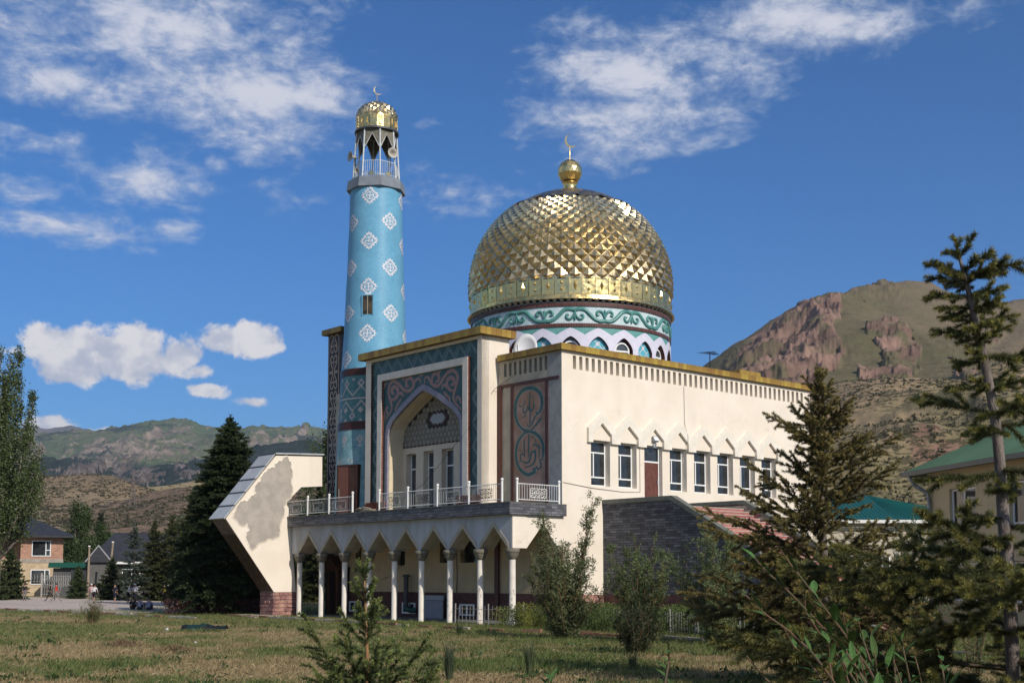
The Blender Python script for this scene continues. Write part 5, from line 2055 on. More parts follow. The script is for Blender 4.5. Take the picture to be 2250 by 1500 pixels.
ridge('far_mountain', [(-300, 955), (-60, 948), (30, 943), (72, 934), (100, 943), (150, 934), (205, 946), (240, 958), (330, 985), (420, 1010)], 5200, 8200, 9800, far_m, 160, 24, 1.1, .1, 2, 3, jag=5)
ridge('sandy_hill', [(120, 1180), (200, 1130), (265, 1085), (310, 1071), (380, 1065), (430, 1056), (500, 1048), (600, 1046), (720, 1060), (900, 1090)], 620, 980, 1250, sand_m, 140, 40, 1.2, .15, 2, 31, jag=3)
ridge('far_right_mountain', [(1450, 850), (1560, 832), (1610, 809), (1650, 783), (1690, 758), (1712, 752), (1760, 775), (1850, 800), (1950, 790), (2050, 750), (2110, 700), (2150, 682), (2210, 665), (2250, 657), (2350, 640), (2500, 640)],
      900, 1750, 2200, rock_m, 260, 60, 1.15, .3, 3, 61, jag=7)
def crest_mountain(name, crests, px0, px1, D0, D1, nx, ny, material, seed, S=1., K=6., rib=9., rough=1.):
    """a mountain made of crest lines (pixel x, pixel y, distance) with flanks falling away from them"""
    Yr = D0 * (D1 / D0) ** np.linspace(0, 1, ny)
    xs = np.linspace(px0, px1, nx)
    XX = (xs[None, :] - 1125) / 2732 * Yr[:, None]
    YY = np.repeat(Yr[:, None], nx, 1)
    wx = XX + 26 * S * (fbm(XX / 130 / S, YY / 130 / S, 3, seed) - .5) * 2
    wy = YY + 26 * S * (fbm(XX / 130 / S + 40, YY / 130 / S, 3, seed + 9) - .5) * 2
    best = np.full(XX.shape, -1e9)
    acc = np.zeros(XX.shape)
    rock = np.zeros(XX.shape)
    cn = 0
    for pts, rk, sl in crests:
        cn += 1
        run = 0.
        P = [at(*p) for p in pts]
        h = np.full(XX.shape, -1e9)
        dm = np.full(XX.shape, 1e9)
        for a, b in zip(P, P[1:]):
            dx, dy = b.x - a.x, b.y - a.y
            t = np.clip(((wx - a.x) * dx + (wy - a.y) * dy) / (dx * dx + dy * dy), 0, 1)
            d = np.hypot(wx - a.x - t * dx, wy - a.y - t * dy)
            al = run + t * math.hypot(dx, dy)
            run += math.hypot(dx, dy)
            # ribs and gullies that run down from the crest
            g_ = fbm(al / (38 * S) + cn * 7.7, d / (260 * S), 4, seed + cn, True, .55) - .62
            z = a.z + (b.z - a.z) * t - sl * (np.sqrt(d * d + (14 * S) ** 2) - 14 * S) + rib * S * g_ * np.clip(d / (55 * S), 0, 1)
            dm = np.where(z > h, d, dm)
            h = np.maximum(h, z)
        acc += np.exp(np.clip(h / K, -60, 60))
        rock = np.where(h > best, rk * np.clip(1.25 - dm / (75 * S), 0, 1), rock)
        best = np.maximum(best, h)
    z = K * np.log(acc + 1e-20)
    rr = rock * (fbm(XX / (26 * S), YY / (26 * S), 5, seed + 3, True, .6) - .5)
    z = z + rough * S * (9 * (fbm(XX / (110 * S), YY / (110 * S), 5, seed + 5, True) - .6) + 26 * rr + 2.4 * (fbm(XX / (13 * S), YY / (13 * S), 4, seed + 6, False, .6) - .5))
    z = np.maximum(z, -1)
    V = np.stack([XX, YY, z], -1).reshape(-1, 3)
    idx = np.arange(nx * ny).reshape(ny, nx)
    F = np.stack([idx[:-1, :-1], idx[:-1, 1:], idx[1:, 1:], idx[1:, :-1]], -1).reshape(-1, 4)
    me = np_mesh(name, V, F, material, np.repeat(rock.reshape(-1, 1), 3, 1))
    me.polygons.foreach_set('use_smooth', [True] * len(me.polygons))
    return link(name, me, None, kind='structure')


crest_mountain('rocky_mountain', [
    ([(1480, 960, 620), (1560, 905, 760), (1650, 818, 860), (1695, 778, 910), (1742, 742, 970), (1800, 700, 1040), (1836, 672, 1090)], .9, .72),
    ([(1836, 674, 1090), (1868, 664, 1130), (1905, 641, 1180), (1941, 641, 1220)], .5, .62),
    ([(1941, 641, 1220), (1966, 628, 1260), (2020, 628, 1270), (2065, 642, 1260), (2110, 668, 1240), (2160, 694, 1230), (2230, 706, 1250), (2400, 700, 1300), (2600, 720, 1300)], .12, .50),
    ([(1836, 676, 1085), (1838, 720, 960), (1790, 775, 820), (1730, 850, 690), (1690, 900, 600)], 1., .80),
    ([(1870, 668, 1125), (1885, 720, 960), (1862, 790, 800), (1850, 850, 680)], .1, .62),
    ([(1985, 716, 950), (1950, 778, 810), (1930, 850, 670), (1925, 900, 590)], .75, .85),
    ([(1990, 640, 1250), (1986, 690, 1080), (1985, 716, 950), (2060, 742, 920), (2106, 758, 890), (2140, 800, 780), (2160, 850, 680)], .05, .58),
    ([(2035, 735, 930), (2030, 790, 790), (2020, 850, 670)], .15, .7),
    ([(2200, 702, 1240), (2150, 745, 1000), (2112, 775, 880), (2088, 810, 780), (2075, 850, 680)], .7, .82),
    ([(2260, 706, 1250), (2240, 760, 950), (2230, 830, 720)], .2, .6)], 1400, 2520, 500, 1900, 520, 300, rock_m, 5)
def auto_mountain(name, sky, ybase, Dc, Df, Db, slope, nx, ny, material, seed, S, gap=70, rk=.3, drift=40, **kw):
    """skyline (pixel x, pixel y) at distance Dc, with spurs running down towards the viewer"""
    r3 = random.Random(seed)
    crests = [([(x, y, Dc * (1 + r3.uniform(-.03, .03))) for x, y in sky], rk, slope)]
    x = sky[0][0] + 20
    while x < sky[-1][0]:
        y0 = np.interp(x, [q[0] for q in sky], [q[1] for q in sky])
        n = 5
        dr = r3.uniform(-drift, drift)
        yb = ybase + r3.uniform(-10, 15)
        pts = [(x + dr * (t / n) ** 1.2 + r3.uniform(-8, 8) * (0 < t), y0 + 3 + (yb - y0) * (t / n) ** .9, Dc + (Df - Dc) * (t / n)) for t in range(n + 1)]
        crests.append((pts, rk * r3.uniform(.3, 2.2), slope * r3.uniform(1.0, 1.5)))
        x += gap * r3.uniform(.6, 1.4)
    return crest_mountain(name, crests, sky[0][0], sky[-1][0], Df * .8, Db, nx, ny, material, seed, S, **kw)


auto_mountain('green_mountain', [(-120, 985), (30, 972), (100, 962), (165, 955), (222, 954), (262, 941), (300, 935), (382, 935), (425, 940), (520, 948), (570, 943), (610, 945), (645, 951), (675, 946), (705, 948),
                                 (740, 960), (850, 985), (1000, 1010)], 1040, 4700, 3300, 6000, .42, 380, 170, green_m, 11, 3.2, gap=75, rk=.45, K=22., rib=10.)
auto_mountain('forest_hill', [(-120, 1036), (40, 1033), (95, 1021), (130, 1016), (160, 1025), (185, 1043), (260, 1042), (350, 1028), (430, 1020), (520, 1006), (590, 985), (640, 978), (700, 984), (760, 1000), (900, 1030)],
              1080, 2400, 1700, 3000, .5, 300, 110, forest_shadow_m, 23, 2.0, gap=45, rk=.5, drift=25, K=10., rib=11.)
auto_mountain('tan_hill', [(-300, 1066), (-150, 1066), (20, 1062), (110, 1056), (180, 1057), (245, 1061), (290, 1076), (330, 1095), (380, 1125), (430, 1165), (520, 1210)], 1205, 700, 330, 950, .40, 320, 150, tan_m, 47, .7, gap=95, rk=.15, drift=60, K=5., rib=5., rough=.5)
auto_mountain('brown_hill', [(60, 1240), (200, 1170), (262, 1130), (300, 1112), (340, 1096), (372, 1086), (415, 1083), (480, 1081), (560, 1088), (680, 1090), (800, 1110), (1000, 1150)], 1215, 470, 260, 640, .42, 320, 130, dark_m, 53, .5, gap=80, rk=.2, drift=50, K=3., rib=7., rough=.6)
ridge('scrub_hill', [(1300, 960), (1500, 930), (1700, 880), (1790, 858), (1870, 842), (1950, 831), (2040, 832), (2120, 836), (2180, 815), (2250, 795), (2350, 775), (2500, 760)], 170, 430, 600, bench_m, 260, 90, .8, .34, 3.6, 83, jag=3)

# ------------------------------------------------------------------ ground, court, kerbs
def ground_mat():
    m = bpy.data.materials.new('lawn_earth')
    m.use_nodes = True
    t = NT(m.node_tree)
    b = m.node_tree.nodes['Principled BSDF']
    geo = t.node('ShaderNodeNewGeometry')
    pos = geo.outputs['Position']
    n = t.noise(pos, .22, 6, .65, .5)
    n2 = t.noise(pos, 1.7, 5, .6, .3)
    dry = t.mix(t.ramp(n2, .35, .65), (.33, .235, .13), (.22, .165, .08))
    grn = t.mix(t.ramp(n2, .35, .65), (.10, .12, .04), (.15, .16, .055))
    f = t.math('ADD', t.math('MULTIPLY', n, .75), t.math('MULTIPLY', n2, .25))
    c = t.mix(t.ramp(f, .44, .60), dry, grn)
    t.l.new(c, b.inputs['Base Color'])
    b.inputs['Roughness'].default_value = .95
    b.inputs['Specular IOR Level'].default_value = .1
    bn = t.node('ShaderNodeBump')
    bn.inputs['Strength'].default_value = .7
    bn.inputs['Distance'].default_value = .08
    t.l.new(t.noise(pos, 6, 6, .7), bn.inputs['Height'])
    t.l.new(bn.outputs[0], b.inputs['Normal'])
    return m


q = MB()
n = 48
rings = [0, 150, 1200, 10500]
for j in range(3):
    for k in range(n):
        a, b = 2 * pi * k / n, 2 * pi * (k + 1) / n
        P = lambda r_, t: (r_ * math.cos(t), r_ * math.sin(t), 0)
        if j == 0:
            q.poly([P(0, 0), P(rings[1], a), P(rings[1], b)])
        else:
            q.poly([P(rings[j], a), P(rings[j + 1], a), P(rings[j + 1], b), P(rings[j], b)])
q.build('ground', ground_mat(), None, kind='structure')
conc = mat('court_concrete', (.52, .43, .36), (.43, .355, .30), scale=.35, rough=.9, bump=.2, fine=.06)
cp = [grd(-250, 1329), grd(-60, 1334), grd(60, 1338), grd(170, 1342), grd(250, 1346), grd(340, 1345), grd(440, 1340), grd(500, 1333), grd(470, 1326), grd(330, 1320), grd(160, 1314), grd(0, 1309.5), grd(-250, 1306)]
q = MB()
q.prism([(p.x, p.y) for p in cp], lambda u, v, d: (u, v, d), .0, .02)
q.build('court', conc, None, kind='structure')
bp = [grd(505, 1352), grd(560, 1349), grd(622, 1353), grd(560, 1357)]
MB().prism([(p.x, p.y) for p in bp], lambda u, v, d: (u, v, d), 0, .06).build('concrete_pad', conc, None, kind='structure')
kerb_red = mat('kerb_red', (.34, .13, .105), (.26, .11, .09), scale=3, rand=.2)
kerb_white = mat('kerb_white', (.56, .50, .46), (.40, .33, .30), scale=3, rand=.15)
kb = link('kerb', None, None, kind='structure')
kb.empty_display_size = .3
km = [MB().prism([(-.48, -.07), (.48, -.07), (.47, .07), (-.47, .07)], lambda u, v, d: (u, v, d), -.06, .13).mesh('kerb_stone', c) for c in (kerb_red, kerb_white)]
for line in ([grd(-120, 1331), grd(0, 1338.5), grd(240, 1349.5), grd(430, 1359)], [grd(500, 1352.5), grd(740, 1365.5), grd(1030, 1383), grd(1320, 1395.5), grd(1600, 1411), grd(1990, 1432), grd(2300, 1450)]):
    for p, q_ in zip(line, line[1:]):
        L = (q_ - p).length
        n = max(1, round(L))
        for k in range(n):
            if rnd.random() < .12:
                continue
            o = link('kerb_stone', km[0 if rnd.random() < .45 else 1], kb)
            c = p + (q_ - p) * ((k + .5) / n)
            o.location = (c.x + rnd.uniform(-.04, .04), c.y + rnd.uniform(-.04, .04), rnd.uniform(-.05, .0))
            o.rotation_euler = (rnd.uniform(-.04, .04), rnd.uniform(-.04, .04), math.atan2(q_.y - p.y, q_.x - p.x) + rnd.uniform(-.05, .05))

# ------------------------------------------------------------------ houses
brick_up = mat('orange_brick', (.48, .235, .15), (.38, .18, .115), scale=1.2, brick=(.26, .085, .012, (.36, .28, .22), .25))
brick_lo = mat('tan_brick', (.56, .42, .26), (.48, .36, .22), scale=1.2, brick=(.26, .085, .012, (.42, .34, .25), .2))
roof_dark = mat('dark_metal_tile', (.040, .042, .050), (.030, .031, .037), scale=1, rough=.5, stretch=(1, 1, 4))
roof_green = mat('green_sheet_roof', (.012, .095, .075), (.009, .075, .06), scale=.5, rough=.4)
roof_green2 = mat('faded_green_roof', (.10, .18, .10), (.085, .15, .085), scale=.5, rough=.45)
yellow_wall = mat('yellow_plaster', (.56, .475, .30), (.52, .44, .275), scale=.8, bump=.1)
siding = mat('cream_siding', (.52, .47, .37), (.47, .42, .33), scale=.6)
house_grey = mat('grey_house_wall', (.12, .115, .11), (.10, .095, .09), scale=1)


def win_box(parent, x0, x1, y, z0, z1, axis='y', out=-1, split=.72, horiz=None, name='window'):
    f = MB()
    e = .09
    def bx(u0, u1, a, b, d0=0., d1=.08):
        if axis == 'y':
            f.box(u0, u1, y + out * d1, y + out * d0, a, b)
        else:
            f.box(y + out * d1, y + out * d0, u0, u1, a, b)
    bx(x0, x1, z0, z0 + e)
    bx(x0, x1, z1 - e, z1)
    bx(x0, x0 + e, z0 + e, z1 - e)
    bx(x1 - e, x1, z0 + e, z1 - e)
    sx = x0 + (x1 - x0) * split
    bx(sx, sx + e, z0 + e, z1 - e)
    if horiz:
        bx(sx + e, x1 - e, z0 + horiz, z0 + horiz + e)
    w = f.build(name, pvc, parent)
    g = MB()
    for u0, u1 in ((x0 + e, sx), (sx + e, x1 - e)):
        if axis == 'y':
            g = MB().box(u0, u1, y + out * .03, y + out * .01, z0 + e, z1 - e)
        else:
            g = MB().box(y + out * .03, y + out * .01, u0, u1, z0 + e, z1 - e)
        g.build('pane', glass, w)
    return w


def hip_roof(mb, x0, x1, y0, y1, z0, z1, inset, m=0, thick=.25):
    xa, xb = x0 + inset, x1 - inset
    ym = (y0 + y1) / 2
    c = [(x0, y0, z0), (x1, y0, z0), (x1, y1, z0), (x0, y1, z0)]
    r_ = [(xa, ym, z1), (xb, ym, z1)]
    mb.poly([c[0], c[1], r_[1], r_[0]], m)
    mb.poly([c[1], c[2], r_[1]], m)
    mb.poly([c[2], c[3], r_[0], r_[1]], m)
    mb.poly([c[3], c[0], r_[0]], m)
    mb.box(x0 + .01, x1 - .01, y0 + .01, y1 - .01, z0 - thick, z0 - .002, m)


bh = thing('brick_house', 'unfinished two storey brick house with dark hipped roof', 'house', (-56.8, 150, 0), R(20))
MB().box(-2.4, 2.4, 0, 9, 4.45, 7.0).build('upper_wall', brick_up, bh)
MB().box(-2.4, 2.4, 0, 9, 0, 3.98).build('lower_wall', brick_lo, bh)
MB().box(-2.45, 2.45, -.05, 9.05, 3.98, 4.45).build('floor_band', mat('concrete_band', (.36, .32, .27), (.28, .24, .2), scale=2), bh)
lw = MB()
lw.box(-8.5, -2.41, 2.2, 9, 4.45, 7.0)
lw.build('side_wall', brick_up, bh)
MB().box(-8.5, -2.41, 2.2, 9, 0, 4.44).build('side_wall_lower', brick_lo, bh)
win_box(bh, -1.15, 1.0, 0, 4.75, 6.65, horiz=.7)
win_box(bh, -1.2, .95, 0, 1.35, 3.15)
win_box(bh, -7.4, -4.7, 2.2, 4.75, 6.5)
q = MB()
for k in range(7):
    x = -1.1 + k * .33
    q.tube([(x, -.14, 1.45), (x, -.14, 2.6)], .022, 4)
    q.tube([(x, -.14, 1.9), (x + .16, -.14, 2.15), (x, -.14, 2.4)], .018, 4)
q.tube([(-1.15, -.14, 1.75), (.9, -.14, 1.75)], .02, 4)
q.build('window_grille', silver_paint, bh)
q = MB()
hip_roof(q, -9.5, 3.6, -1.2, 10.2, 7.25, 9.7, 5.2)
q.build('roof', roof_dark, bh)
dh = thing('grey_house', 'low grey house with steep dark roof and small gable behind spruces', 'house', (-45, 140, 0), R(16))
MB().box(-2.6, 9, 1.0, 9, 0, 3.9).build('wall', house_grey, dh)
q = MB()
hip_roof(q, -3.0, 10, .2, 10, 4.0, 7.4, 3.0)
q.build('roof', roof_dark, dh)
q = MB()
q.prism([(-3.0, 3.9), (-1.5, 5.75), (.1, 3.9)], lambda u, v, d: (u, d, v), -1.2, 4.5)
q.build('gable_roof', roof_dark, dh)
MB().prism([(-2.6, 3.6), (-1.5, 5.2), (-.2, 3.6), (-.2, 1.5), (-2.6, 1.5)], lambda u, v, d: (u, d, v), -.8, .8).build('gable_wall', house_grey, dh)
MB().prism([(-3.1, 3.75), (-1.5, 5.85), (.2, 3.75), (-.0, 3.75), (-1.5, 5.66), (-2.94, 3.75)], lambda u, v, d: (u, d, v), -1.26, -1.21).build('gable_board', mat('board_grey', (.30, .30, .31), rough=.6), dh)
MB().box(-.1, 9.5, .1, .19, 3.72, 3.98).build('eave_board', white_paint, dh)
win_box(dh, 1.0, 3.0, 1.0, 1.6, 3.2, split=.5)
MB().box(-4.4, -.6, -.4, .4, 1.9, 3.0).build('porch_roof', roof_dark, dh)
shd = thing('shed', 'dark shed with bright green roof beside the brick house', 'shed', (-53, 146, 0), 0)
MB().box(-.9, 3.0, 0, 4, 0, 3.3).build('wall', house_grey, shd)
MB().prism([(-1.3, 3.35), (-1.2, 3.95), (3.2, 3.95), (3.3, 3.35)], lambda u, v, d: (u, d, v), -.6, 4.4).build('roof', mat('shed_green', (.012, .085, .06), rough=.5), shd)
gf = thing('scroll_fence', 'grey iron fence with scroll bars beside the brick house', 'fence', (-53.5, 141.5, 0), 0)
fm_ = MB()
for k in range(14):
    x = .26 * k
    fm_.tube([(x, 0, .15), (x, 0, 2.5)], .02, 4)
    fm_.tube([(x, 0, 1.0), (x + .13, 0, 1.3), (x, 0, 1.6), (x + .13, 0, 1.9), (x, 0, 2.2)], .02, 4)
fm_.tube([(0, 0, .3), (3.5, 0, .3)], .025, 4)
fm_.tube([(0, 0, 2.3), (3.5, 0, 2.3)], .025, 4)
fme_ = fm_.mesh('panel', silver_paint)
pme_ = MB().box(-.06, .06, -.06, .06, 0, 2.7).mesh('post', mat('pale_post', (.4, .36, .33)))
for k in range(4):
    o = link('panel', fme_, gf)
    o.location = (k * 3.7 + .1, 0, 0)
for k in range(5):
    o = link('post', pme_, gf)
    o.location = (k * 3.7, 0, 0)
pole_m = mat('weathered_pole', (.30, .235, .17), (.24, .19, .14), scale=3)
for x, y0, y1, Y, lab in ((192, 1200, 1300, 136, 'upright wooden pole left of the small gable'), (240, 1191, 1300, 134, 'leaning wooden pole right of the small gable')):
    t = thing('utility_pole', lab, 'pole', grd(x - (4 if x > 200 else 0), 1268 + EYE * 2732 / Y), 0, 'wooden poles by the grey house')
    top = at(x + (4 if x > 200 else 0), y0, Y)
    MB().tube([(0, 0, -.1), (top.x - t.location.x, 0, top.z)], [.16, .1], 8).build('shaft', pole_m, t)
    MB().box(top.x - t.location.x - .1, top.x - t.location.x + .1, -.1, .1, top.z, top.z + .12).build('cap', white_paint, t)
ms = thing('power_mast', 'thin lattice power mast on the tan hillside', 'mast', at(291, 1117, 420), 0)
q = MB()
for sx in (-1, 1):
    for sy in (-1, 1):
        q.tube([(sx * 1.3, sy * 1.3, -2), (sx * .45, sy * .45, 7), (sx * .12, sy * .12, 12)], .09, 4)
for z in (1, 3, 5, 7, 9, 11):
    w = 1.3 - z * .1
    q.tube([(-w, -w, z - 1), (w, -w, z)], .06, 4)
    q.tube([(w, -w, z - 1), (-w, -w, z)], .06, 4)
q.tube([(-2, 0, 9.5), (2, 0, 9.5)], .1, 4)
q.build('lattice', rust, ms)

# right: yellow house and the green roofed house
YH = grd(2047, 1268 + EYE * 2732 / 60)
yh = thing('yellow_house', 'yellow plastered house with faded green sheet roof and downpipe', 'house', YH, math.atan2(-.985, .169) + pi / 2)
# local y runs away from the camera along the visible wall is -y; x = to the right of that wall
MB().wall(-16, 0, 0, 7.25, lambda u, z, d: (d, u, z), [(-4.3, -2.0, 4.45, 6.35, .22, None), (-9.3, -7.0, 4.45, 6.35, .22, None), (-4.3, -2.0, 1.1, 2.9, .22, None), (-9.3, -7.0, 1.1, 2.9, .22, None)]).build('wall', yellow_wall, yh)
q = MB()
q.poly([(0, 0, 0), (10, 0, 0), (10, 0, 7.25), (0, 0, 7.25)])
q.poly([(0, -16, 0), (10, -16, 0), (10, -16, 7.25), (0, -16, 7.25)])
q.poly([(10, 0, 0), (10, -16, 0), (10, -16, 7.25), (10, 0, 7.25)])
q.build('end_wall', yellow_wall, yh)
for y0, y1, z0, z1 in ((-4.28, -2.02, 4.47, 6.33), (-9.28, -7.02, 4.47, 6.33), (-4.28, -2.02, 1.12, 2.88), (-9.28, -7.02, 1.12, 2.88)):
    win_box(yh, y0, y1, .22, z0, z1, axis='x', out=-1, split=.5)
    MB().box(-.08, .2, y0 - .12, y1 + .12, z0 - .12, z0 - .03).build('window_sill', yellow_wall, yh)
rf = MB()
x0, x1, y0, y1, z0, z1 = -.8, 10.8, -17, .9, 7.35, 10.4
nrib = 60
# ribbed hipped roof, the slope that faces the viewer made of corrugations
ridge_ = ((5, -12.0), (5, -4.5))
for k in range(nrib):
    u0, u1 = k / nrib, (k + 1) / nrib
    def pt(u, v, h=0.):
        ya = y0 + (y1 - y0) * u
        yb = min(max(ya, ridge_[0][1]), ridge_[1][1])
        return (x0 + (5 - x0) * v, ya + (yb - ya) * v, z0 + (z1 - z0) * v + h)
    um = u0 + (u1 - u0) * .5
    rf.poly([pt(u0, 0), pt(um, 0, .05), pt(um, 1, .05), pt(u0, 1)])
    rf.poly([pt(um, 0, .05), pt(u1, 0), pt(u1, 1), pt(um, 1, .05)])
rf.poly([(x0, y1, z0), (x1, y1, z0), (5, -4.5, z1)])
rf.poly([(x1, y1, z0), (x1, y0, z0), (5, -12, z1), (5, -4.5, z1)])
rf.poly([(x0, y0, z0), (x1, y0, z0), (5, -12, z1)])
rf.build('roof', roof_green2, yh)
q = MB()
q.box(x0 - .1, x0 + .02, y0, y1, 7.14, 7.36)
q.box(x0, x0 + .75, y0, y1, 7.26, 7.33)
q.box(x0 - .1, x1, y1 - .02, y1 + .1, 7.14, 7.36)
q.build('gutter', mat('gutter_grey', (.14, .15, .14), rough=.5), yh)
MB().tube([(-.85, .3, 7.2), (-.6, .2, 6.7), (-.14, -.25, 6.25), (-.12, -.3, 5.9), (-.12, -.3, 0)], .1, 8).build('downpipe', mat('pipe_zinc', (.36, .38, .38), (.2, .21, .2), scale=3, rough=.5, metal=.3), yh)
gh = thing('green_roofed_house', 'cream sided house with dark green sheet roof behind the spruces', 'house', at(1905, 1268, 85) - Vector((0, 0, EYE)), 0)
q = MB()
gz0, gz1 = at(2000, 1143, 85).z, at(1955, 1090, 92).z
X0, X1 = -6.5, 9.0
def gpt(u, v, h=0.):
    xa = X0 + (X1 - X0) * u
    xb = min(max(xa, -1.5), 2.0)
    return (xa + (xb - xa) * v, -.6 + 7 * v, gz0 + (gz1 - gz0) * v + h)
for k in range(50):
    u0, u1 = k / 50, (k + 1) / 50
    um = (u0 + u1) / 2
    q.poly([gpt(u0, 0), gpt(um, 0, .05), gpt(um, 1, .05), gpt(u0, 1)])
    q.poly([gpt(um, 0, .05), gpt(u1, 0), gpt(u1, 1), gpt(um, 1, .05)])
q.poly([(X0, -.6, gz0), (X0, 13, gz0), (-1.5, 6.4, gz1)])
q.poly([(X1, -.6, gz0), (X1, 13, gz0), (2.0, 6.4, gz1)])
q.poly([(X0, 13, gz0), (X1, 13, gz0), (2.0, 6.4, gz1), (-1.5, 6.4, gz1)])
q.build('roof', roof_green, gh)
MB().box(X0, X1, -.7, -.61, gz0 - .2, gz0 + .02).build('gutter', white_paint, gh)
bdm = MB().box(X0 + .5, X1 - .6, -.02, .0, 0, .19).mesh('siding_board', siding)
MB().box(X0 + .5, X1 - .6, .02, 12, 0, gz0 - .02).build('wall', siding, gh)
k = 0
while .2 * k + .2 < gz0:
    o = link('siding_board', bdm, gh)
    o.location = (0, 0, .2 * k)
    o.rotation_euler = (R(-4), 0, 0)
    k += 1
win_box(gh, -4.6, -3.4, -.02, 2.2, 3.7, split=.5)
win_box(gh, .4, 1.6, -.02, 2.2, 3.7, split=.5)
# low wall of pink and pale blocks in front of the yellow house
lwl = thing('block_wall', 'low wall of pink and pale blocks before the yellow house', 'wall', grd(2060, 1345), R(-8))
bl1 = MB().box(-.24, .24, -.1, .1, 0, .235).mesh('block', MATS['pink_block'])
bl2 = MB().box(-.24, .24, -.1, .1, 0, .235).mesh('block', kerb_white)
MB().box(-.1, 6.6, .0, .08, 0, 1.2).build('core', mortar, lwl)
for j in range(5):
    for k in range(13):
        o = link('block', bl1 if rnd.random() < .5 else bl2, lwl)
        o.location = (.25 + k * .5 + (j % 2) * .2, 0, j * .25)

# ------------------------------------------------------------------ vegetation
rg = np.random.default_rng(5)


def leaf_mat(name, trans=.25, rough=.6, spec=.25):
    m = bpy.data.materials.new(name)
    m.use_nodes = True
    t = NT(m.node_tree)
    b = m.node_tree.nodes['Principled BSDF']
    out = m.node_tree.nodes['Material Output']
    a = t.node('ShaderNodeAttribute', attribute_name='Col')
    oi = t.node('ShaderNodeObjectInfo')
    hs = t.node('ShaderNodeHueSaturation')
    t.l.new(a.outputs['Color'], hs.inputs['Color'])
    t.put(hs.inputs['Value'], t.ramp(oi.outputs['Random'], 0, 1, .82, 1.18, False))
    t.l.new(hs.outputs[0], b.inputs['Base Color'])
    b.inputs['Roughness'].default_value = rough
    b.inputs['Specular IOR Level'].default_value = spec
    tr = t.node('ShaderNodeBsdfTranslucent')
    t.l.new(hs.outputs[0], tr.inputs['Color'])
    mx = t.node('ShaderNodeMixShader')
    mx.inputs[0].default_value = trans
    t.l.new(b.outputs[0], mx.inputs[1])
    t.l.new(tr.outputs[0], mx.inputs[2])
    t.l.new(mx.outputs[0], out.inputs['Surface'])
    return m


needle_m = leaf_mat('needles', .3, .55, .25)
leaves_m = leaf_mat('leaves', .3, .5, .3)
bark = mat('spruce_bark', (.16, .135, .12), (.09, .072, .062), scale=3, stretch=(6, 6, 1), bump=.6, bscale=14)
bark_old = mat('grey_bark', (.24, .20, .18), (.12, .095, .085), scale=2.5, stretch=(5, 5, 1.5), bump=.8, bscale=20)
stem_brown = mat('brown_stem', (.20, .115, .06), (.14, .085, .05), scale=5)


def unit(v):
    return v / np.maximum(np.linalg.norm(v, axis=-1, keepdims=True), 1e-9)


def bough_lines(L, rng, sub=True, rise=.12, droop=.1, spread=52, gap=.09, minl=.05, flat=.12):
    """polylines of a conifer bough that grows along +x"""
    n = 9
    t = np.linspace(0, 1, n)
    wob = rng.normal(0, .015, n).cumsum() * L
    main = np.stack([L * t, wob, L * (rise * t - droop * t ** 2 * 1.0 + .10 * np.maximum(t - .6, 0))], 1)
    lines = [(main, .5)]
    s = .14 * L if L > .5 else .05
    side = 1 if rng.random() < .5 else -1
    while s < L * .97:
        f = s / L
        p = np.array([np.interp(f, t, main[:, i]) for i in range(3)])
        ln = ((L - s) * .52 + .05) * rng.uniform(.6, 1.1) * min(1, .45 + f * 2.2)
        ln = min(ln, .42 * L)
        if ln > minl:
            an = R(spread * rng.uniform(.8, 1.15)) * side
            m = 5
            tt = np.linspace(0, 1, m)
            d = np.array([math.cos(an), math.sin(an), rng.normal(0, flat)])
            d /= np.linalg.norm(d)
            cur = p + np.outer(tt * ln, d)
            cur[:, 0] += .14 * ln * tt ** 2
            cur[:, 2] += ln * (.10 * tt - .16 * tt ** 2) + rng.normal(0, .02) * ln * tt
            lines.append((cur, 0.))
            if sub and ln > .28:
                q = .25 * ln
                s2 = 1
                while q < ln * .95:
                    f2 = q / ln
                    pp = p + d * q
                    pp[2] += ln * (.10 * f2 - .16 * f2 ** 2)
                    l2 = ((ln - q) * .5 + .04) * rng.uniform(.7, 1.1)
                    a2 = an + s2 * R(45)
                    d2 = np.array([math.cos(a2), math.sin(a2), rng.normal(0, flat)])
                    d2 /= np.linalg.norm(d2)
                    lines.append((pp + np.outer(np.linspace(0, 1, 4) * l2, d2), 0.))
                    q += gap * rng.uniform(.8, 1.3) * 1.2
                    s2 = -s2
        s += gap * rng.uniform(.5, 1.0)
        side = -side
    return lines


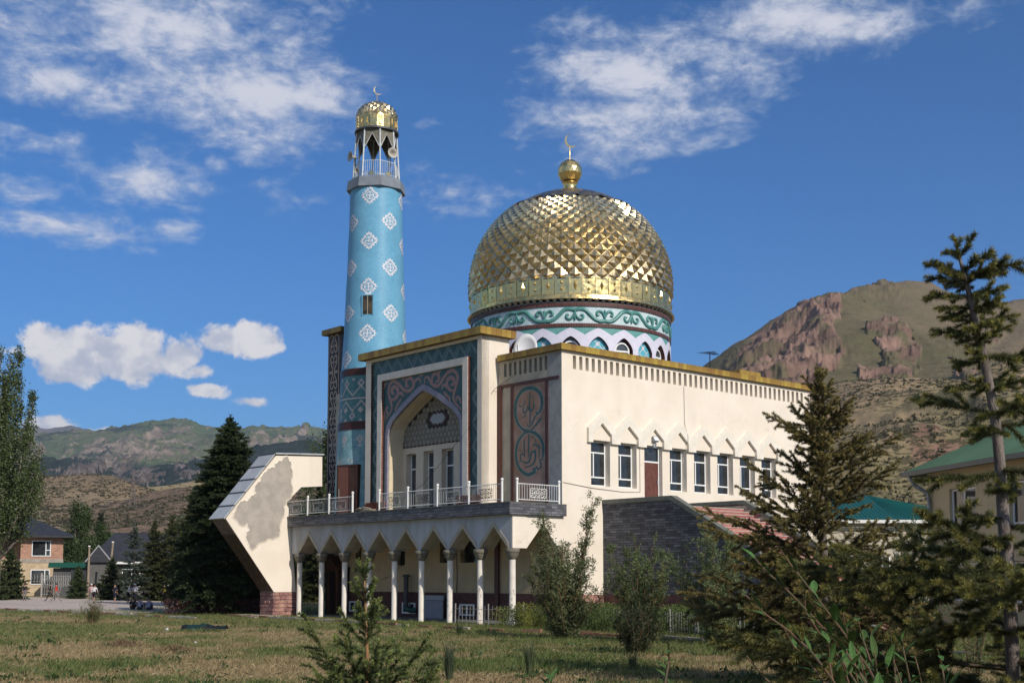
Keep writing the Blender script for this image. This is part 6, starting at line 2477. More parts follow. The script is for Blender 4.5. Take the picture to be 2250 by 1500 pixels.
def bough_arrays(lines, rng, nl=.028, nw=.004, per_m=420, c_in=(.05, .055, .02), c_tip=(.10, .11, .03), c_wood=(.12, .07, .035), wood_r=.006, bare=.0, L=1., lift=.25):
    Vs, Fs, Cs = [], [], []
    base = 0
    for pts, tag_ in lines:
        seg = np.diff(pts, axis=0)
        sl = np.linalg.norm(seg, axis=1)
        tot = sl.sum()
        n = max(6, int(tot * per_m))
        u = rng.random(n)
        if tag_ > 0 and bare > 0:
            u = bare + (1 - bare) * u
        cs = np.concatenate([[0], np.cumsum(sl)]) / tot
        k = np.clip(np.searchsorted(cs, u, side='right') - 1, 0, len(seg) - 1)
        w = ((u - cs[k]) / np.maximum(cs[k + 1] - cs[k], 1e-6))[:, None]
        P = pts[k] + seg[k] * w
        ax = unit(seg[k])
        rnd3 = rng.normal(0, 1, (n, 3))
        rnd3[:, 2] += lift
        rad = unit(rnd3 - ax * (rnd3 * ax).sum(1, keepdims=True))
        fw = rng.uniform(.45, 1.0, (n, 1))
        d = unit(rad + ax * fw)
        # at the tip the needles point forward
        ln = nl * rng.uniform(.75, 1.15, (n, 1)) * (1 - .25 * (u[:, None] > .93))
        side_ = unit(np.cross(d, rng.normal(0, 1, (n, 3))))
        A = P - side_ * nw / 2
        B = P + side_ * nw / 2
        T = P + d * ln
        V = np.stack([A, B, T], 1).reshape(-1, 3)
        F = np.arange(3 * n).reshape(n, 3) + base
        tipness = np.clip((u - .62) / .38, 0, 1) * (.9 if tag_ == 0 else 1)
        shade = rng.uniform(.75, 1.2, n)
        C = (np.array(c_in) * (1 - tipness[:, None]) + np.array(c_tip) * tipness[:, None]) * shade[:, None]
        Vs.append(V)
        Fs.append(F)
        Cs.append(np.repeat(C, 3, 0))
        base += 3 * n
        # wood: a three sided taper
        r0 = wood_r * (1 if tag_ > 0 else .5) * max(L, .4)
        m = len(pts)
        ring = []
        for q in range(3):
            a = 2 * pi * q / 3
            off = np.array([0, math.cos(a), math.sin(a)]) if tag_ > 0 else np.array([math.cos(a) * .6, math.cos(a) * .6, math.sin(a)])
            ring.append(off)
        ring = np.array(ring)
        rr = r0 * (1 - np.linspace(0, .85, m))
        V = (pts[:, None, :] + ring[None] * rr[:, None, None]).reshape(-1, 3)
        Fq = []
        for i in range(m - 1):
            for q in range(3):
                a, b = i * 3 + q, i * 3 + (q + 1) % 3
                Fq += [(a, b, b + 3), (a, b + 3, a + 3)]
        Vs.append(V)
        Fs.append(np.array(Fq) + base)
        Cs.append(np.tile(np.array(c_wood), (len(V), 1)))
        base += len(V)
    return np.concatenate(Vs), np.concatenate(Fs), np.concatenate(Cs)


def bough_mesh(name, L, seed, lk={}, ak={}):
    rng = np.random.default_rng(seed)
    V, F, C = bough_arrays(bough_lines(L, rng, **lk), rng, L=L, **ak)
    return np_mesh(name, V, F, needle_m, C)


def trunk_mesh(name, path, radii, m, n=10):
    return MB().tube(path, radii, n).mesh(name, m, True)


def place_bough(me, parent, base, az, el, sc_, roll=0.):
    o = link('bough', me, parent)
    o.location = base
    o.rotation_euler = Matrix.Rotation(az, 3, 'Z').to_4x4().to_3x3().__matmul__(Matrix.Rotation(-el, 3, 'Y')).__matmul__(Matrix.Rotation(roll, 3, 'X')).to_euler()
    o.scale = (sc_,) * 3
    return o


# --- the tall thin spruce close by on the right
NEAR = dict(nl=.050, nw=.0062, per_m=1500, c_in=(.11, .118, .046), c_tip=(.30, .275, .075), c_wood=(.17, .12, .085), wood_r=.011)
near_b = {L: [bough_mesh('bough_needles', L, 100 + int(L * 100) + k, dict(sub=L > .9, gap=.10, spread=46, flat=.4), NEAR) for k in range(2)] for L in (.22, .4, .65, 1.0, 1.4, 1.9)}
YN = 10.0
tp = [at(x, y, YN) for x, y in ((2098, 528), (2112, 580), (2128, 640), (2146, 720), (2160, 780), (2172, 840), (2184, 900), (2192, 960), (2198, 1030), (2204, 1130), (2213, 1220), (2220, 1330), (2226, 1480))]
b0 = Vector((tp[-1].x + .02, YN, 0))
ns_ = thing('spruce', 'tall thin spruce with bare trunk at the right edge in front', 'tree', b0)
path = [p - b0 for p in tp][::-1]
path = [Vector((0, 0, -.1))] + path
link('trunk', trunk_mesh('trunk', path, [.062, .055, .054, .052, .048, .045, .042, .040, .037, .034, .029, .022, .014, .006], bark_old, 12), ns_)


def path_at(z):
    for p, q in zip(path, path[1:]):
        if p.z <= z <= q.z:
            return p + (q - p) * ((z - p.z) / (q.z - p.z))
    return path[-1]


ztop = path[-1].z
lev = [(.14, .22, 3, 45), (.28, .22, 3, 20), (.30, .4, 2, 15), (.36, .4, 5, 8), (.46, .4, 3, 2), (.60, .4, 4, 6), (.72, .4, 4, 0), (.86, .4, 4, 10), (.98, .4, 3, 2), (1.22, .4, 4, 6), (1.44, .65, 3, 2), (1.58, .65, 3, -8), (1.92, .65, 3, -10), (2.1, .4, 2, 0), (2.32, .65, 3, 0), (2.8, .65, 3, 4),
       (2.55, 1.0, 3, 6), (2.78, 1.4, 3, 2), (3.0, 1.9, 3, 2), (3.22, 1.4, 3, 4), (3.45, 1.9, 3, 0), (3.7, 1.4, 4, 2), (3.95, 1.9, 3, -2), (4.2, 1.0, 4, 0), (4.5, 1.0, 4, 0)]
for j, (dz, L, n, el) in enumerate(lev):
    a0 = j * 1.3
    for k in range(n):
        z = ztop - dz + rnd.uniform(-.04, .04)
        az = a0 + 2 * pi * k / n + rnd.uniform(-.25, .25)
        place_bough(near_b[L][(j + k) % 2], ns_, path_at(z), az, R(el + rnd.uniform(-12, 12)), rnd.uniform(.7, 1.3), rnd.uniform(-.3, .3))
# --- the bushy spruce in the middle distance
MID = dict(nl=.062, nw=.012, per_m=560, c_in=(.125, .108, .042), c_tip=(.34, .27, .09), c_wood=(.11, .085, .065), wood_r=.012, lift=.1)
mid_b = {L: [bough_mesh('bough_needles', L, 300 + int(L * 100) + k, dict(sub=True, gap=.16 if L > 1.2 else .11, spread=48, rise=.25, droop=.12, flat=.45), MID) for k in range(3)] for L in (.35, .7, 1.2, 1.8, 2.5)}


def spruce(name, label, pos, height, boughs, rules, trunk_r, seed, bark_=bark, group=None, clear=(), rz=0.):
    r2 = random.Random(seed)
    t = thing(name, label, 'tree', pos, rz, group)
    lean = r2.uniform(-.06, .06)
    pth = [(0, 0, -.1), (.02, 0, height * .3), (lean * .5, 0, height * .65), (lean, .02, height * .995)]
    link('trunk', trunk_mesh('trunk', pth, [trunk_r, trunk_r * .75, trunk_r * .42, trunk_r * .1], bark_), t)
    z = rules[0][0]
    j = 0
    keys = sorted(boughs)
    while z < height - .05:
        L = np.interp(z, [q[0] for q in rules], [q[1] for q in rules])
        el = np.interp(z, [q[0] for q in rules], [q[2] for q in rules])
        n = int(round(np.interp(z, [q[0] for q in rules], [q[3] for q in rules])))
        for k in range(n):
            Lk = L * r2.uniform(.5, 1.22)
            key = min(keys, key=lambda q: abs(math.log(q / Lk)))
            az = j * 2.1 + 2 * pi * k / n + r2.uniform(-.35, .35)
            zz_ = z + r2.uniform(-.1, .1)
            if any(a <= zz_ <= b and r2.random() < pr_ for a, b, pr_ in clear):
                continue
            place_bough(boughs[key][r2.randrange(len(boughs[key]))], t, (lean * zz_ / height, 0, zz_), az, R(el + r2.uniform(-10, 10)), Lk / key, r2.uniform(-.35, .35))
        z += np.interp(z, [0, height], [.30, .17])
        j += 1
    return t


mp_ = Vector((6.26, 25.0, 0))
spruce('spruce', 'bushy olive spruce with wide low branches before the yellow house', mp_, 6.4, mid_b,
       [(.5, 2.9, -4, 5.5), (1.4, 3.1, 5, 6), (2.1, 2.5, 12, 5.5), (2.7, 1.7, 20, 3.4), (3.3, 1.3, 26, 3), (3.9, 1.6, 28, 3.4), (4.7, 1.2, 32, 3.4), (5.4, .75, 38, 3.6), (6.0, .40, 50, 4), (6.4, .25, 62, 4)], .13, 12, clear=((2.55, 3.1, .75),))
mt_ = [o for o in col.objects if o.name.startswith('spruce') and o.type == 'EMPTY'][-1]
for z, az, el, L in ((3.05, pi, 20, 1.8), (3.35, pi * .92, 30, 1.8), (3.4, .05, 26, 1.8), (4.75, pi, 24, .7), (4.9, pi * 1.05, 18, 1.2), (4.3, .1, 30, 1.2), (2.6, pi * .95, 12, 2.5), (2.3, pi * 1.1, 10, 2.5)):
    place_bough(mid_b[L][0], mt_, (0, 0, z), az, R(el), 1.1)
dead = MB()
for k in range(16):
    a = rnd.uniform(0, 2 * pi)
    z = rnd.uniform(2.3, 3.3)
    p = Vector((0, 0, z))
    d = Vector((math.cos(a), math.sin(a), rnd.uniform(-.25, .2)))
    q_ = p + d * rnd.uniform(.5, 1.2)
    dead.tube([p, (p + q_) / 2 + Vector((0, 0, .05)), q_], [.014, .009, .003], 4)
    for s in range(3):
        m_ = p + (q_ - p) * rnd.uniform(.4, .9)
        dead.tube([m_, m_ + Vector((rnd.uniform(-.2, .2), rnd.uniform(-.2, .2), -rnd.uniform(.08, .3)))], [.006, .002], 3)
dead.build('dead_twigs', mat('dead_wood', (.22, .185, .15), (.15, .12, .1), scale=6), [o for o in col.objects if o.name.startswith('spruce') and o.type == 'EMPTY'][-1], kind='stuff')
# --- the young spruce in front
YNG = dict(nl=.026, nw=.0058, per_m=1000, c_in=(.085, .115, .042), c_tip=(.26, .30, .09), c_wood=(.30, .155, .065), wood_r=.009)
yng_b = {L: [bough_mesh('bough_needles', L, 500 + int(L * 100) + k, dict(sub=True, gap=.075, spread=50, rise=.10, droop=-.10, flat=.35), YNG) for k in range(2)] for L in (.12, .3, .6, .95)}
yb = Vector(((812 - 1125) / 2732 * 7.5, 7.5, 0))
yt = thing('young_spruce', 'young spruce with pale new shoots sticking up before the colonnade', 'tree', yb)
ytop = at(801, 1268, 7.5).z
tw = [(0, 0, -.1), (.0, 0, 1.2), (-.01, 0, 1.75), (-.03, 0, ytop)]
link('trunk', trunk_mesh('trunk', tw, [.035, .02, .011, .004], mat('young_bark', (.30, .16, .07), (.22, .12, .055), scale=8), 8), yt)
ylev = [(.0, .12, 1, 90), (.035, .12, 3, 55), (.09, .12, 4, 35), (.15, .12, 3, 40), (.21, .12, 3, 20), (.27, .12, 3, 40), (.33, .12, 3, 40), (.40, .3, 3, 46), (.58, .12, 3, 40), (.60, .3, 4, 38), (.68, .3, 5, 32), (.76, .6, 5, 34), (.84, .3, 6, 26), (.90, .6, 6, 28), (.98, .6, 7, 24), (1.08, .6, 7, 20), (1.18, .6, 7, 14), (1.35, .6, 7, 10), (1.55, .95, 7, 5)]
for j, (dz, L, n, el) in enumerate(ylev):
    for k in range(n):
        z = ytop - dz + rnd.uniform(-.015, .015)
        place_bough(yng_b[L][(j + k) % 2], yt, (-.03 * max(0, (z - 1.2)) / (ytop - 1.2), 0, z), j * 1.1 + 2 * pi * k / n + rnd.uniform(-.3, .3), R(el + rnd.uniform(-8, 8)), rnd.uniform(.85, 1.15), rnd.uniform(-.4, .4))

# --- far conifers: one crown mesh each
FAR = dict(nl=.13, nw=.042, per_m=115, wood_r=.012, lift=.0)


def crown(name, height, rules, seed, c_in, c_tip, dens=1., zgap=.34, el_noise=10, hang=False):
    rng = np.random.default_rng(seed)
    lib = {}
    ak = dict(FAR, c_in=c_in, c_tip=c_tip, c_wood=(.05, .04, .03))
    ak['per_m'] = int(ak['per_m'] * dens)
    for L in (.5, 1.0, 1.7, 2.6):
        lib[L] = [bough_arrays(bough_lines(L, rng, sub=L > 1.2, rise=.05, droop=.22 if hang else .08, gap=.2, minl=.1, flat=.35, spread=55), rng, L=L, **ak) for _ in range(3)]
    Vs, Fs, Cs = [], [], []
    base = 0
    z = rules[0][0]
    j = 0
    while z < height:
        L = np.interp(z, [q[0] for q in rules], [q[1] for q in rules])
        el = np.interp(z, [q[0] for q in rules], [q[2] for q in rules])
        n = int(round(np.interp(z, [q[0] for q in rules], [q[3] for q in rules])))
        for k in range(n):
            Lk = max(.15, L * rng.uniform(.65, 1.15))
            key = min(lib, key=lambda q: abs(math.log(q / Lk)))
            V, F, C = lib[key][rng.integers(3)]
            az = j * 2.1 + 2 * pi * k / n + rng.uniform(-.35, .35)
            M = np.array(Matrix.Rotation(az, 3, 'Z') @ Matrix.Rotation(-R(el + rng.uniform(-el_noise, el_noise)), 3, 'Y') @ Matrix.Rotation(rng.uniform(-.5, .5), 3, 'X'))
            Vs.append((V * (Lk / key)) @ M.T + np.array([0, 0, z + rng.uniform(-.15, .15)]))
            Fs.append(F + base)
            Cs.append(C * rng.uniform(.75, 1.25))
            base += len(V)
        z += zgap * (1 - .5 * z / height)
        j += 1
    return np_mesh(name, np.concatenate(Vs), np.concatenate(Fs), needle_m, np.concatenate(Cs))


def far_tree(label, pos, me, height, tr, group=None, rz=0, sc_=(1, 1, 1), name='spruce', bark_=bark):
    t = thing(name, label, 'tree', pos, rz, group)
    link('trunk', trunk_mesh('trunk', [(0, 0, -.1), (0, 0, height * .5), (0, 0, height * .97)], [tr, tr * .6, tr * .1], bark_), t)
    link('crown', me, t)
    t.scale = sc_
    return t


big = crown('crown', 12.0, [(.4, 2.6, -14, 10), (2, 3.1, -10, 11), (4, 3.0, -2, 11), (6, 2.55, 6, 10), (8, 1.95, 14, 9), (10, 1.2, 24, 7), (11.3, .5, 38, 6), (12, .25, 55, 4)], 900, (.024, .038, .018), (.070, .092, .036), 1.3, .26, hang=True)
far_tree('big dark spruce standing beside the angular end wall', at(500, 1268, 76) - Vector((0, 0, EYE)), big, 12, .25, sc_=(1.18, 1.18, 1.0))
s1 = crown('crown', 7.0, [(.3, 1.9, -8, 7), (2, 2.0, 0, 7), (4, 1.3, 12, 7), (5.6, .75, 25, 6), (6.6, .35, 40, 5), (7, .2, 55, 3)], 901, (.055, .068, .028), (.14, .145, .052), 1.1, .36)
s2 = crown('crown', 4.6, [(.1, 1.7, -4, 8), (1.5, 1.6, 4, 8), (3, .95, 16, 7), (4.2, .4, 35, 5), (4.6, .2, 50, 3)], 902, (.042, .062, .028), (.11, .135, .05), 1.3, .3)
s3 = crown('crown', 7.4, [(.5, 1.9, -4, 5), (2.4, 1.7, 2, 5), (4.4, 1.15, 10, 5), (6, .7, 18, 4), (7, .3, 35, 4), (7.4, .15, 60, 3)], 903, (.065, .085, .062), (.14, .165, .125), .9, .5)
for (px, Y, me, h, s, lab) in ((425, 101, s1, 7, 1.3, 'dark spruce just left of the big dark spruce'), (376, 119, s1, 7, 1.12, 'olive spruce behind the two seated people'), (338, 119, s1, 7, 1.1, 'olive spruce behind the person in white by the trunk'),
                             (294, 117, s3, 7.4, 1.02, 'thin blue grey spruce before the grey house'), (246, 122, s2, 4.6, .92, 'low spruce before the grey house window'), (172, 128, s2, 4.6, .74, 'low round spruce before the scroll fence'),
                             (22, 124, s2, 4.6, 1.12, 'dense low spruce at the left edge before the brick house'), (-30, 120, s2, 4.6, 1.3, 'dense low spruce at the far left under the poplar'), (455, 98, s1, 7, 1.0, 'spruce half hidden behind the big dark spruce'),
                             (700, 110, s1, 7, 1.45, 'spruce behind the angular end wall beside the pylon'), (660, 118, s1, 7, 1.2, 'spruce seen through the notch of the angular end wall'), (620, 100, s1, 7, .95, 'spruce low behind the angular end wall')):
    far_tree(lab, at(px, 1268, Y) - Vector((0, 0, EYE)), me, h, .13, None, rnd.uniform(0, 6), (s, s, s * rnd.uniform(.95, 1.05)))


# --- leafy plants
def leaf_arrays(P, size, aspect, C, rng, up=None, jitter=1., fold=.15):
    n = len(P)
    d = rng.normal(0, 1, (n, 3)) * jitter
    if up is not None:
        d = d + up
    d = unit(d)
    s = unit(np.cross(d, rng.normal(0, 1, (n, 3))))
    nn = np.cross(d, s)
    ln = (size * rng.uniform(.7, 1.25, n))[:, None]
    A = P
    B = P + d * ln * .5 + s * ln * aspect / 2 + nn * ln * fold * .3
    T = P + d * ln
    D = P + d * ln * .5 - s * ln * aspect / 2 + nn * ln * fold * .3
    V = np.stack([A, B, T, D], 1).reshape(-1, 3)
    i = np.arange(n)[:, None] * 4
    F = np.concatenate([i + np.array([[0, 1, 2]]), i + np.array([[0, 2, 3]])], 0)
    return V, F, np.repeat(C, 4, 0)


def shrub(name, label, pos, stems, leaf, aspect, n_per_m, c0, c1, seed, twig=.35, stem_r=.014, group=None, cat='shrub', twigs_per_m=7, upw=.8, stem_mat=None):
    """stems: list of polylines in local metres"""
    rng = np.random.default_rng(seed)
    t = thing(name, label, cat, pos, 0, group)
    sm = MB()
    Ps, Us = [], []
    for pts in stems:
        pts = [Vector(p) for p in pts]
        sm.tube(pts, [stem_r * (1 - .8 * k / (len(pts) - 1)) for k in range(len(pts))], 5)
        for p, q in zip(pts, pts[1:]):
            L = (q - p).length
            fr = 0
            k = max(1, int(L * twigs_per_m))
            for _ in range(k):
                u = rng.random()
                b = np.array(p + (q - p) * u)
                ht = (b[2]) / max(pts[-1].z, .1)
                ln = twig * rng.uniform(.5, 1.2) * (1.15 - .5 * ht)
                d = unit(rng.normal(0, 1, 3) * np.array([1, 1, .4]) + np.array([0, 0, upw * 1.1]) + np.array((q - p).normalized()) * .5)
                e = b + d * ln
                if rng.random() < .5:
                    sm.tube([tuple(b), tuple(e)], [stem_r * .3, stem_r * .1], 3)
                m = max(3, int(ln * n_per_m))
                w = rng.random((m, 1)) ** .8
                Ps.append(b + (e - b) * w + rng.normal(0, .03 * twig / .35, (m, 3)))
                Us.append(np.tile(d * upw, (m, 1)))
    P = np.concatenate(Ps)
    U = np.concatenate(Us)
    k = rng.random((len(P), 1))
    big_ = fbm(P[:, 0] * 1.5 + 31, P[:, 2] * 1.5 + P[:, 1], 3, seed)[:, None]
    C = (np.array(c0) * (1 - k) + np.array(c1) * k) * (.7 + .6 * big_)
    V, F, CC = leaf_arrays(P, leaf, aspect, C, rng, U, .9)
    link('foliage', np_mesh('foliage', V, F, leaves_m, CC), t)
    sm.build('stems', stem_mat or stem_brown, t)
    return t


def fan(n, h, w, seed, base=.12, bend=.25, hmin=.55):
    r2 = random.Random(seed)
    out = []
    for k in range(n):
        a = r2.uniform(0, 2 * pi)
        rr = w * math.sqrt(r2.random())
        hh = h * r2.uniform(hmin, 1) * (1 - .25 * rr / w)
        x, y = rr * math.cos(a), rr * math.sin(a)
        out.append([(base * math.cos(a), base * math.sin(a), -.05), (x * .35, y * .35, hh * .3), (x * .75 + r2.uniform(-bend, bend) * .4, y * .75, hh * .65), (x + r2.uniform(-bend, bend), y + r2.uniform(-bend, bend), hh)])
    return out


g0 = lambda px, Y: Vector(((px - 1125) / 2732 * Y, Y, 0))
wl = fan(30, 3.9, 1.7, 3) + [[(.1, 0, 0), (.35, .1, 1.3), (.62, .2, 2.8), (.78 + .1 * k, .1 * k, 4.0 + .2 * k), (.74 + .12 * k, .1 * k, 4.5 + .3 * k)] for k in range(3)] + [[(-.1, 0, 0), (-.4, .1, 1.3), (-.85, .2, 2.8), (-.9 + .15 * k, .1, 4.2 + .1 * k)] for k in range(3)]
shrub('willow', 'tall willow shrub with reddish stems at the near corner of the colonnade', g0(1243, 45), wl, .12, .25, 120, (.10, .125, .05), (.225, .25, .115), 41, .55, .028, 'willow shrubs before the mosque', twigs_per_m=6)
shrub('willow', 'willow shrub standing before the grey slate stair wall', g0(1408, 43.5), fan(28, 4.2, 1.15, 8, .1, .22, .55), .11, .26, 125, (.095, .125, .047), (.195, .24, .095), 42, .42, .022, 'willow shrubs before the mosque', twigs_per_m=7)
shrub('willow', 'willow shrub before the sloping end of the stair wall', g0(1580, 41), fan(36, 4.6, 1.6, 9, .15, .25, .5), .11, .26, 120, (.10, .13, .053), (.225, .27, .125), 43, .45, .024, 'willow shrubs before the mosque', twigs_per_m=7)
shrub('shrub', 'dark low shrub of upright stems on the lawn before the slate wall', g0(1394, 36.2), fan(40, 1.75, .85, 10, .25, .15, .4), .10, .22, 100, (.032, .045, .018), (.085, .10, .045), 44, .3, .012, twigs_per_m=8)
shrub('willow', 'grey green willow showing above the spruce before the cream siding', g0(1990, 36), fan(28, 4.4, 1.5, 11, .15, .25, .55), .11, .26, 110, (.06, .085, .035), (.14, .18, .09), 45, .4, .02, 'willow shrubs before the mosque', twigs_per_m=7)
shrub('shrub', 'wispy shrub with thin stems before the yellow house wall', g0(2135, 28), fan(12, 3.1, .55, 12, .1, .12, .6), .085, .24, 60, (.06, .085, .035), (.13, .16, .08), 46, .3, .012, twigs_per_m=6)
shrub('shrub', 'feathery green bush alone on the left lawn', g0(205, 60), fan(46, 1.35, .62, 13, .2, .18, .5), .09, .13, 70, (.06, .085, .028), (.12, .15, .05), 47, .28, .01, twigs_per_m=7)
# weeds along the foot of the building: one mass of ground cover
rgw = np.random.default_rng(77)
Vw, Fw, Cw = [], [], []
bw = 0
for k in range(300):
    px = rgw.uniform(1000, 1700)
    p = grd(px, 1371 + (px - 1000) * .040 + rgw.uniform(-12, 4) - (6 if px < 1100 else 0))
    lb, la = (p - CORNER).dot(D2), (p - CORNER).dot(D1)
    if -3.4 < lb < 0 and la > .4 or (lb > 2.7 and la > -15 and lb < 8.6) or (lb > 0 and la > 0):
        continue
    yel = px < 1210 and rgw.random() < .5
    hh = rgw.uniform(.3, 1.15)
    c0, c1 = (np.array((.10, .125, .02)), np.array((.26, .25, .035))) if yel else (np.array((.06, .09, .025)), np.array((.14, .185, .05)))
    n = int(420 * hh)
    u = rgw.random(n) ** .8
    P = np.stack([p.x + rgw.normal(0, .24, n) * (.5 + u * .7), p.y + rgw.normal(0, .24, n), u * hh], 1)
    kk_ = rgw.random((n, 1))
    V, F, C = leaf_arrays(P, .085, .38, (c0 * (1 - kk_) + c1 * kk_) * rgw.uniform(.7, 1.2), rgw, np.array([0, 0, .8]), .9)
    Vw.append(V)
    Fw.append(F + bw)
    Cw.append(C)
    bw += len(V)
link('weeds', np_mesh('weeds', np.concatenate(Vw), np.concatenate(Fw), leaves_m, np.concatenate(Cw)), None, kind='stuff')
# poplar on the left edge
rngp = np.random.default_rng(66)
YP = 100.
pp_ = at(-12, 1268, YP) - Vector((0, 0, EYE))
pop = thing('poplar', 'tall leafy poplar with upright plumes at the left edge', 'tree', pp_)
link('trunk', trunk_mesh('trunk', [(0, 0, -.1), (.1, 0, 6), (0, 0, 13), (.2, 0, 19)], [.42, .33, .2, .05], bark_old), pop)
plumes = [((-90, 700), (-40, 1230)), ((-40, 690), (-20, 1200)), ((2, 765), (-5, 1150)), ((22, 775), (0, 1130)), ((44, 778), (8, 1150)), ((15, 850), (0, 1200)), ((72, 868), (25, 1190)), ((46, 872), (10, 1170)), ((60, 930), (20, 1170)), ((92, 985), (30, 1150)), ((80, 1000), (25, 1180)),
          ((97, 1030), (45, 1180)), ((50, 1060), (-5, 1200)), ((30, 990), (-10, 1215)), ((-30, 900), (-20, 1260)), ((-70, 860), (-40, 1265)), ((85, 1050), (30, 1150)), ((10, 930), (-25, 1250))]
Ps, Cs = [], []
br = MB()
for (tx, ty), (bx, by) in plumes:
    yy = YP + rngp.uniform(-2.2, 2.2)
    a, b = np.array(at(bx, by, yy) - pp_), np.array(at(tx, ty, yy) - pp_)
    br.tube([(0, 0, max(.5, a[2] - 2)), tuple(a), tuple(b)], [.12, .08, .015], 5)
    L = np.linalg.norm(b - a)
    n = int(L * 260)
    u = rngp.random(n) ** .85
    # sub-plumes: small upright clusters
    kc = max(6, int(L * 5))
    cu = rngp.random(kc)
    co_ = rngp.normal(0, 1, (kc, 3)) * np.array([.55, .55, .35])
    idx = rngp.integers(0, kc, n)
    rad = np.interp(cu[idx], [0, .3, .8, 1], [.5, .66, .42, .15])[:, None]
    P = a + (b - a) * cu[idx][:, None] + co_[idx] * rad + rngp.normal(0, .17, (n, 3)) * np.array([1, 1, 2.2])
    Ps.append(P)
    k = rngp.random((n, 1))
    Cs.append((np.array([.042, .064, .02]) * (1 - k) + np.array([.105, .13, .048]) * k))
P, C = np.concatenate(Ps), np.concatenate(Cs)
white = rngp.random(len(P)) < .05
C[white] = (.26, .29, .22)
V, F, CC = leaf_arrays(P, .17, .75, C, rngp)
link('crown', np_mesh('crown', V, F, leaves_m, CC), pop)
br.build('limb', bark_old, pop)


def leafy_tree(label, pos, h, w, c0, c1, seed, n=5200, leaf=.26, group=None, name='poplar', zb=.1):
    rng = np.random.default_rng(seed)
    t = thing(name, label, 'tree', pos, 0, group)
    link('trunk', trunk_mesh('trunk', [(0, 0, -.1), (0, 0, h * .5), (0, 0, h * .9)], [.2, .12, .03], bark_old), t)
    kc = 46
    cu = zb + (1 - zb) * rng.random(kc)
    ang = rng.random(kc) * 2 * pi
    rr = w * np.interp(cu, [0, .25, .7, 1], [.7, 1, .62, .12]) * np.sqrt(rng.random(kc)) * .9
    cen = np.stack([rr * np.cos(ang), rr * np.sin(ang), cu * h], 1)
    idx = rng.integers(0, kc, n)
    P = cen[idx] + rng.normal(0, 1, (n, 3)) * np.array([w * .20, w * .20, h * .06])
    k = rng.random((n, 1))
    C = (np.array(c0) * (1 - k) + np.array(c1) * k) * (.7 + .6 * rng.random(kc)[idx][:, None])
    V, F, CC = leaf_arrays(P, leaf, .75, C, rng)
    link('crown', np_mesh('crown', V, F, leaves_m, CC), t)
    return t


G0, G1 = (.030, .052, .016), (.075, .105, .034)
for (px, top, Y, w, lab) in ((163, 1113, 175, 1.9, 'green poplar column directly right of the brick house'), (184, 1120, 178, 1.7, 'green poplar column left of the small gable'), (217, 1160, 185, 1.9, 'poplar behind the small gable of the grey house'),
                            (150, 1180, 165, 2.4, 'bushy poplar low beside the brick house'), (236, 1175, 190, 1.6, 'poplar behind the roof of the grey house'), (200, 1195, 170, 2.0, 'bushy poplar behind the left wooden pole'),
                            (400, 1150, 150, 2.4, 'leafy tree between the spruces left of the big dark spruce'), (690, 985, 150, 2.6, 'dark leafy tree behind the end wall and pylon'), (717, 960, 140, 1.6, 'tall leafy tree touching the pylon')):
    p = at(px, 1268, Y) - Vector((0, 0, EYE))
    leafy_tree(lab, p, at(px, top, Y).z, w, G0, G1, int(px * 7 + Y), group='leafy trees behind the court')
tw_ = leafy_tree('dark narrow tree behind the poplars against the brown hill', at(219, 1268, 210) - Vector((0, 0, EYE)), at(219, 1135, 210).z, 1.2, (.014, .022, .012), (.035, .045, .02), 5, group='leafy trees behind the court')
# red leaved hedge under the big spruce
rngh = np.random.default_rng(8)
n = 5000
P = np.stack([rngh.uniform(-3.4, 3.4, n), rngh.uniform(-.5, .5, n), rngh.random(n) ** .7 * .9], 1)
k = rngh.random((n, 1))
C = np.array([.06, .035, .03]) * (1 - k) + np.array([.16, .075, .07]) * k
V, F, CC = leaf_arrays(P, .12, .6, C, rngh)
hp = at(490, 1268, 74.5) - Vector((0, 0, EYE))
hd_ = thing('hedge', 'low reddish hedge in the shade of the big dark spruce', 'hedge', hp)
link('foliage', np_mesh('foliage', V, F, leaves_m, CC), hd_)

# scrub on the hillsides: low bushes, far too many to count
def scrub(name, hill, n, size, c0, c1, seed, thr=.5, fscale=.02, ymax=1e9, k=7):
    rng = np.random.default_rng(seed)
    me = col.objects[hill].data
    V = np.empty(len(me.vertices) * 3, dtype=np.float32)
    me.vertices.foreach_get('co', V)
    V = V.reshape(-1, 3)
    q = np.empty(len(me.loops), dtype=np.int32)
    me.loops.foreach_get('vertex_index', q)
    q = q.reshape(-1, 4)
    A = V[q[:, 0]], V[q[:, 1]], V[q[:, 2]], V[q[:, 3]]
    area = .5 * np.linalg.norm(np.cross(A[2] - A[0], A[3] - A[1]), axis=1)
    cen = (A[0] + A[2]) / 2
    w = area / np.maximum(cen[:, 1], 50) ** 1.0 * (cen[:, 2] > .5) * (cen[:, 1] < ymax)
    f = rng.choice(len(q), n, p=w / w.sum())
    u, v = rng.random((n, 1)), rng.random((n, 1))
    P = A[0][f] * (1 - u) * (1 - v) + A[1][f] * u * (1 - v) + A[2][f] * u * v + A[3][f] * (1 - u) * v
    keep = fbm(P[:, 0] * fscale, P[:, 1] * fscale, 4, seed) + rng.random(n) * .16 > thr
    P = P[keep]
    n = len(P)
    s = size * rng.lognormal(0, .4, n)
    B = np.repeat(P, k, 0)
    sr = np.repeat(s, k)[:, None]
    B = B + rng.normal(0, .33, (n * k, 3)) * sr * np.array([1, 1, .25])
    t = rng.random((n * k, 1))
    C = np.array(c0) * (1 - t) + np.array(c1) * t
    Vv, F, CC = leaf_arrays(B, size * .95, .85, C, rng, np.array([0, 0, .7]))
    return link(name, np_mesh(name, Vv, F, leaves_m, CC), None, kind='stuff')


